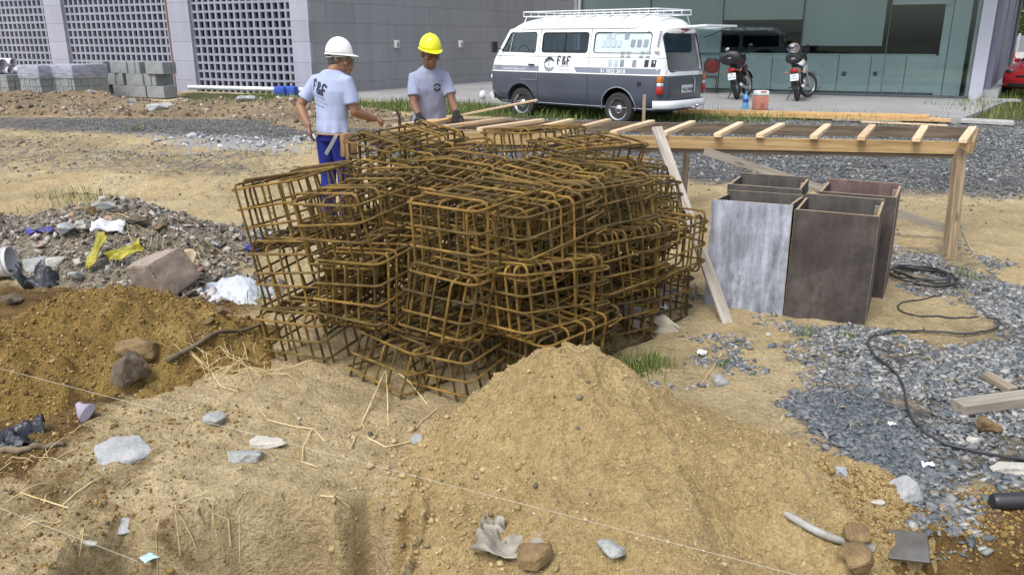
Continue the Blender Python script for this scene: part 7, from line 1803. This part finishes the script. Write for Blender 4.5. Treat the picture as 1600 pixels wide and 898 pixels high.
    z0 = 1.02; mb = MB(); mb.tube([(-.52, 0, z0), (-.48, 0, z0), (-.30, 0, z0), (-.12, 0, z0), (-.08, 0, z0)], [(.18, .10), (.25, .155), (.27, .175), (.25, .155), (.18, .10)] if big else [(.14, .08), (.18, .115), (.20, .135), (.18, .12), (.14, .08)], 20, side=(0, 1, 0)); obj('top_case', mb, box, e, smooth=True)
    mb = MB(); mb.box((-.525, 0, z0 + .0), (.02, .08, .035)); obj('case_latch', mb, m_bksil, e); mb = MB(); mb.box((-.25, 0, .875), (.3, .16, .02)); obj('rack', mb, m_bkblk, e)
    return e
motorbike(1152, 155.5, (.42, .905), m_bkred, 'dark red motorcycle with a big black top case on the porch, left one', 10, -14)
b2 = motorbike(1246, 158, (.42, .905), m_bkwhite, 'silver-white motorcycle with top case and red tail lamp on the porch, right one', 8, -38, big=False)
# helmet lying on the second bike's case
M = b2.matrix_local @ Matrix.Translation((-.30, 0, 1.25)); p = M.translation
e = empty('motorcycle_helmet', p, R(200), label='dark patterned crash helmet lying on the right motorcycle top case', cat='helmet')
mb = MB(); mb.sph((0, 0, 0), (.15, .125, .125), 20, 14); obj('helmet_shell', mb, mat('helmet_dark', (.05, .045, .045), (.30, .28, .27), .3, scale=12, bstr=0, lo=.45, hi=.6), e, smooth=True)
mb = MB(); mb.sph((.035, 0, .01), (.125, .115, .07), 20, 12); obj('visor', mb, mat('visor', (.02, .02, .025), None, .08, bstr=0), e, smooth=True)
mb = MB(); mb.tube([(.11 * math.cos(a), .12 * math.sin(a), -.085) for a in [2 * PI * k / 20 for k in range(20)]], .012, 6, closed=True); obj('trim', mb, m_bksil, e, smooth=True)
# ------------------------------------------------------------------ red hatchback at the right edge (X forward, Y left)
def car(px, py, f, label):
    g = at_z(px, py, .2); yaw = math.atan2(f[1], f[0]); Lc = 3.95
    e = empty('parked_car', M=Matrix.Translation(g) @ Matrix.Rotation(yaw, 4, 'Z') @ Matrix.Scale(.9, 4) @ Matrix.Translation((-3.3, 0, 0)), label=label, cat='car')
    # silhouette stations: x, bottom z, belt z, roof z, belt half-width, roof half-width
    S = [(0, .35, .75, .80, .60, .45), (.08, .25, .95, 1.02, .74, .55), (.35, .22, 1.02, 1.30, .81, .55), (.8, .20, 1.02, 1.44, .83, .60), (1.5, .20, 1.0, 1.49, .83, .62), (2.1, .20, .98, 1.46, .83, .60), (2.55, .20, .97, 1.25, .83, .56), (2.9, .20, .96, 1.00, .83, .60), (3.3, .22, .88, .93, .82, .60), (3.6, .22, .78, .83, .77, .55), (3.82, .25, .64, .70, .68, .48), (3.93, .32, .52, .56, .55, .40)]
    V = []; n = 0
    for x, zb, zl, zr_, wl, wr in S:
        prof = [(0, zb), (wl * .85, zb), (wl * .99, zb + .10), (wl * 1.02, (zb + zl) / 2), (wl, zl - .03), (wl * .96, zl), (wr + .03, zr_ - .05), (wr - .06, zr_ - .005), (0, zr_ + .01)]
        full = prof + [(-y, z) for y, z in prof[::-1][1:-1]]; n = len(full); V += [(x, y, z) for y, z in full]
    Fs = []
    for i in range(len(S) - 1):
        for k in range(n): l = (k + 1) % n; Fs.append((i * n + k, i * n + l, (i + 1) * n + l, (i + 1) * n + k))
    Fs += [tuple(range(n - 1, -1, -1)), tuple((len(S) - 1) * n + k for k in range(n))]
    mb = MB(); mb.add(V, Fs); t_ = tmpobj(mb, 'cb'); sm_ = t_.modifiers.new('s', 'SUBSURF'); sm_.levels = 2; me0 = evalmesh(t_, 'cb2'); bpy.data.objects.remove(t_); t_ = bpy.data.objects.new('cb', me0); col.objects.link(t_)
    cuts = []
    for wx in (.72, 3.12):
        for s in (-1, 1): mb = MB(); mb.lathe([(.345, -.2), (.345, .2)], (wx, s * .78, .31), 'y', 28); cuts.append(tmpobj(mb))
    me = boolean(t_, cuts, 'car_body'); me.polygons.foreach_set('use_smooth', [True] * len(me.polygons)); me.set_sharp_from_angle(angle=R(40))
    m_cr = mat('red_car_paint', (.40, .015, .014), (.34, .012, .010), .25, scale=2, bstr=0, coat=.8); link('body', me, m_cr, e)
    def y_at(x, z):
        for a, b in zip(S[:-1], S[1:]):
            if a[0] <= x <= b[0]: t = (x - a[0]) / (b[0] - a[0]); q = [a[i] + (b[i] - a[i]) * t for i in range(6)]
        zl, zr_, wl, wr = q[2], q[3], q[4], q[5]; t = min(1, max(0, (z - zl) / max(.01, zr_ - .05 - zl))); return wl * .96 + (wr + .03 - wl * .96) * t
    for s in (-1, 1):
        for poly in ([(.45, 1.06), (1.45, 1.04), (1.45, 1.38), (.85, 1.36)], [(1.53, 1.04), (2.62, 1.02), (2.15, 1.36), (1.53, 1.38)]):
            mb = MB(); mb.add([(x, s * (y_at(x, z) + .008), z) for x, z in poly], [(0, 1, 2, 3)]); obj('side_window', mb, m_iris, e, recalc=False)
        mb = MB(); mb.sph((3.62, s * .60, .72), (.24, .11, .075), 16, 10, rot=Matrix.Rotation(R(-14) * 1, 3, 'Y') @ Matrix.Rotation(-s * R(28), 3, 'Z')); obj('headlight', mb, mat('headlight_glass', (.45, .45, .47), (.08, .08, .09), .1, scale=9, bstr=0, lo=.45, hi=.55), e, smooth=True)
        mb = MB(); mb.box((2.35, s * .93, 1.02), (.12, .18, .12)); obj('wing_mirror', mb, m_cr, e, bevel=.03, smooth=True)
    mb = MB(); mb.add([(2.95, -.62, 1.0), (2.95, .62, 1.0), (2.42, .52, 1.36), (2.42, -.52, 1.36)], [(0, 1, 2, 3)]); obj('windscreen', mb, m_iris, e, M=Matrix.Translation((.02, 0, .02)), recalc=False)
    mb = MB(); mb.box((3.86, 0, .60), (.10, .62, .075)); obj('grille', mb, m_seal, e, bevel=.02)
    mb = MB(); mb.box((3.84, 0, .36), (.16, .95, .14)); obj('lower_grille', mb, m_seal, e, bevel=.03)
    for wx in (.72, 3.12):
        for s in (-1, 1):
            we = empty('wheel', (wx, s * .74, .30)); we.parent = e
            mb = MB(); mb.lathe([(.19, -.09), (.28, -.09), (.30, -.04), (.30, .04), (.28, .09), (.19, .08)], axis='y', seg=28); obj('tyre', mb, m_tyre, we, smooth=True)
            mb = MB(); mb.lathe([(.001, s * .05), (.10, s * .07), (.19, s * .06), (.20, -s * .03)], axis='y', seg=28); obj('rim', mb, m_bksil, we, smooth=True)
    return e
car(1612, 152, (-.80, -.60), 'red hatchback parked on the grass at the far right edge, front end showing')
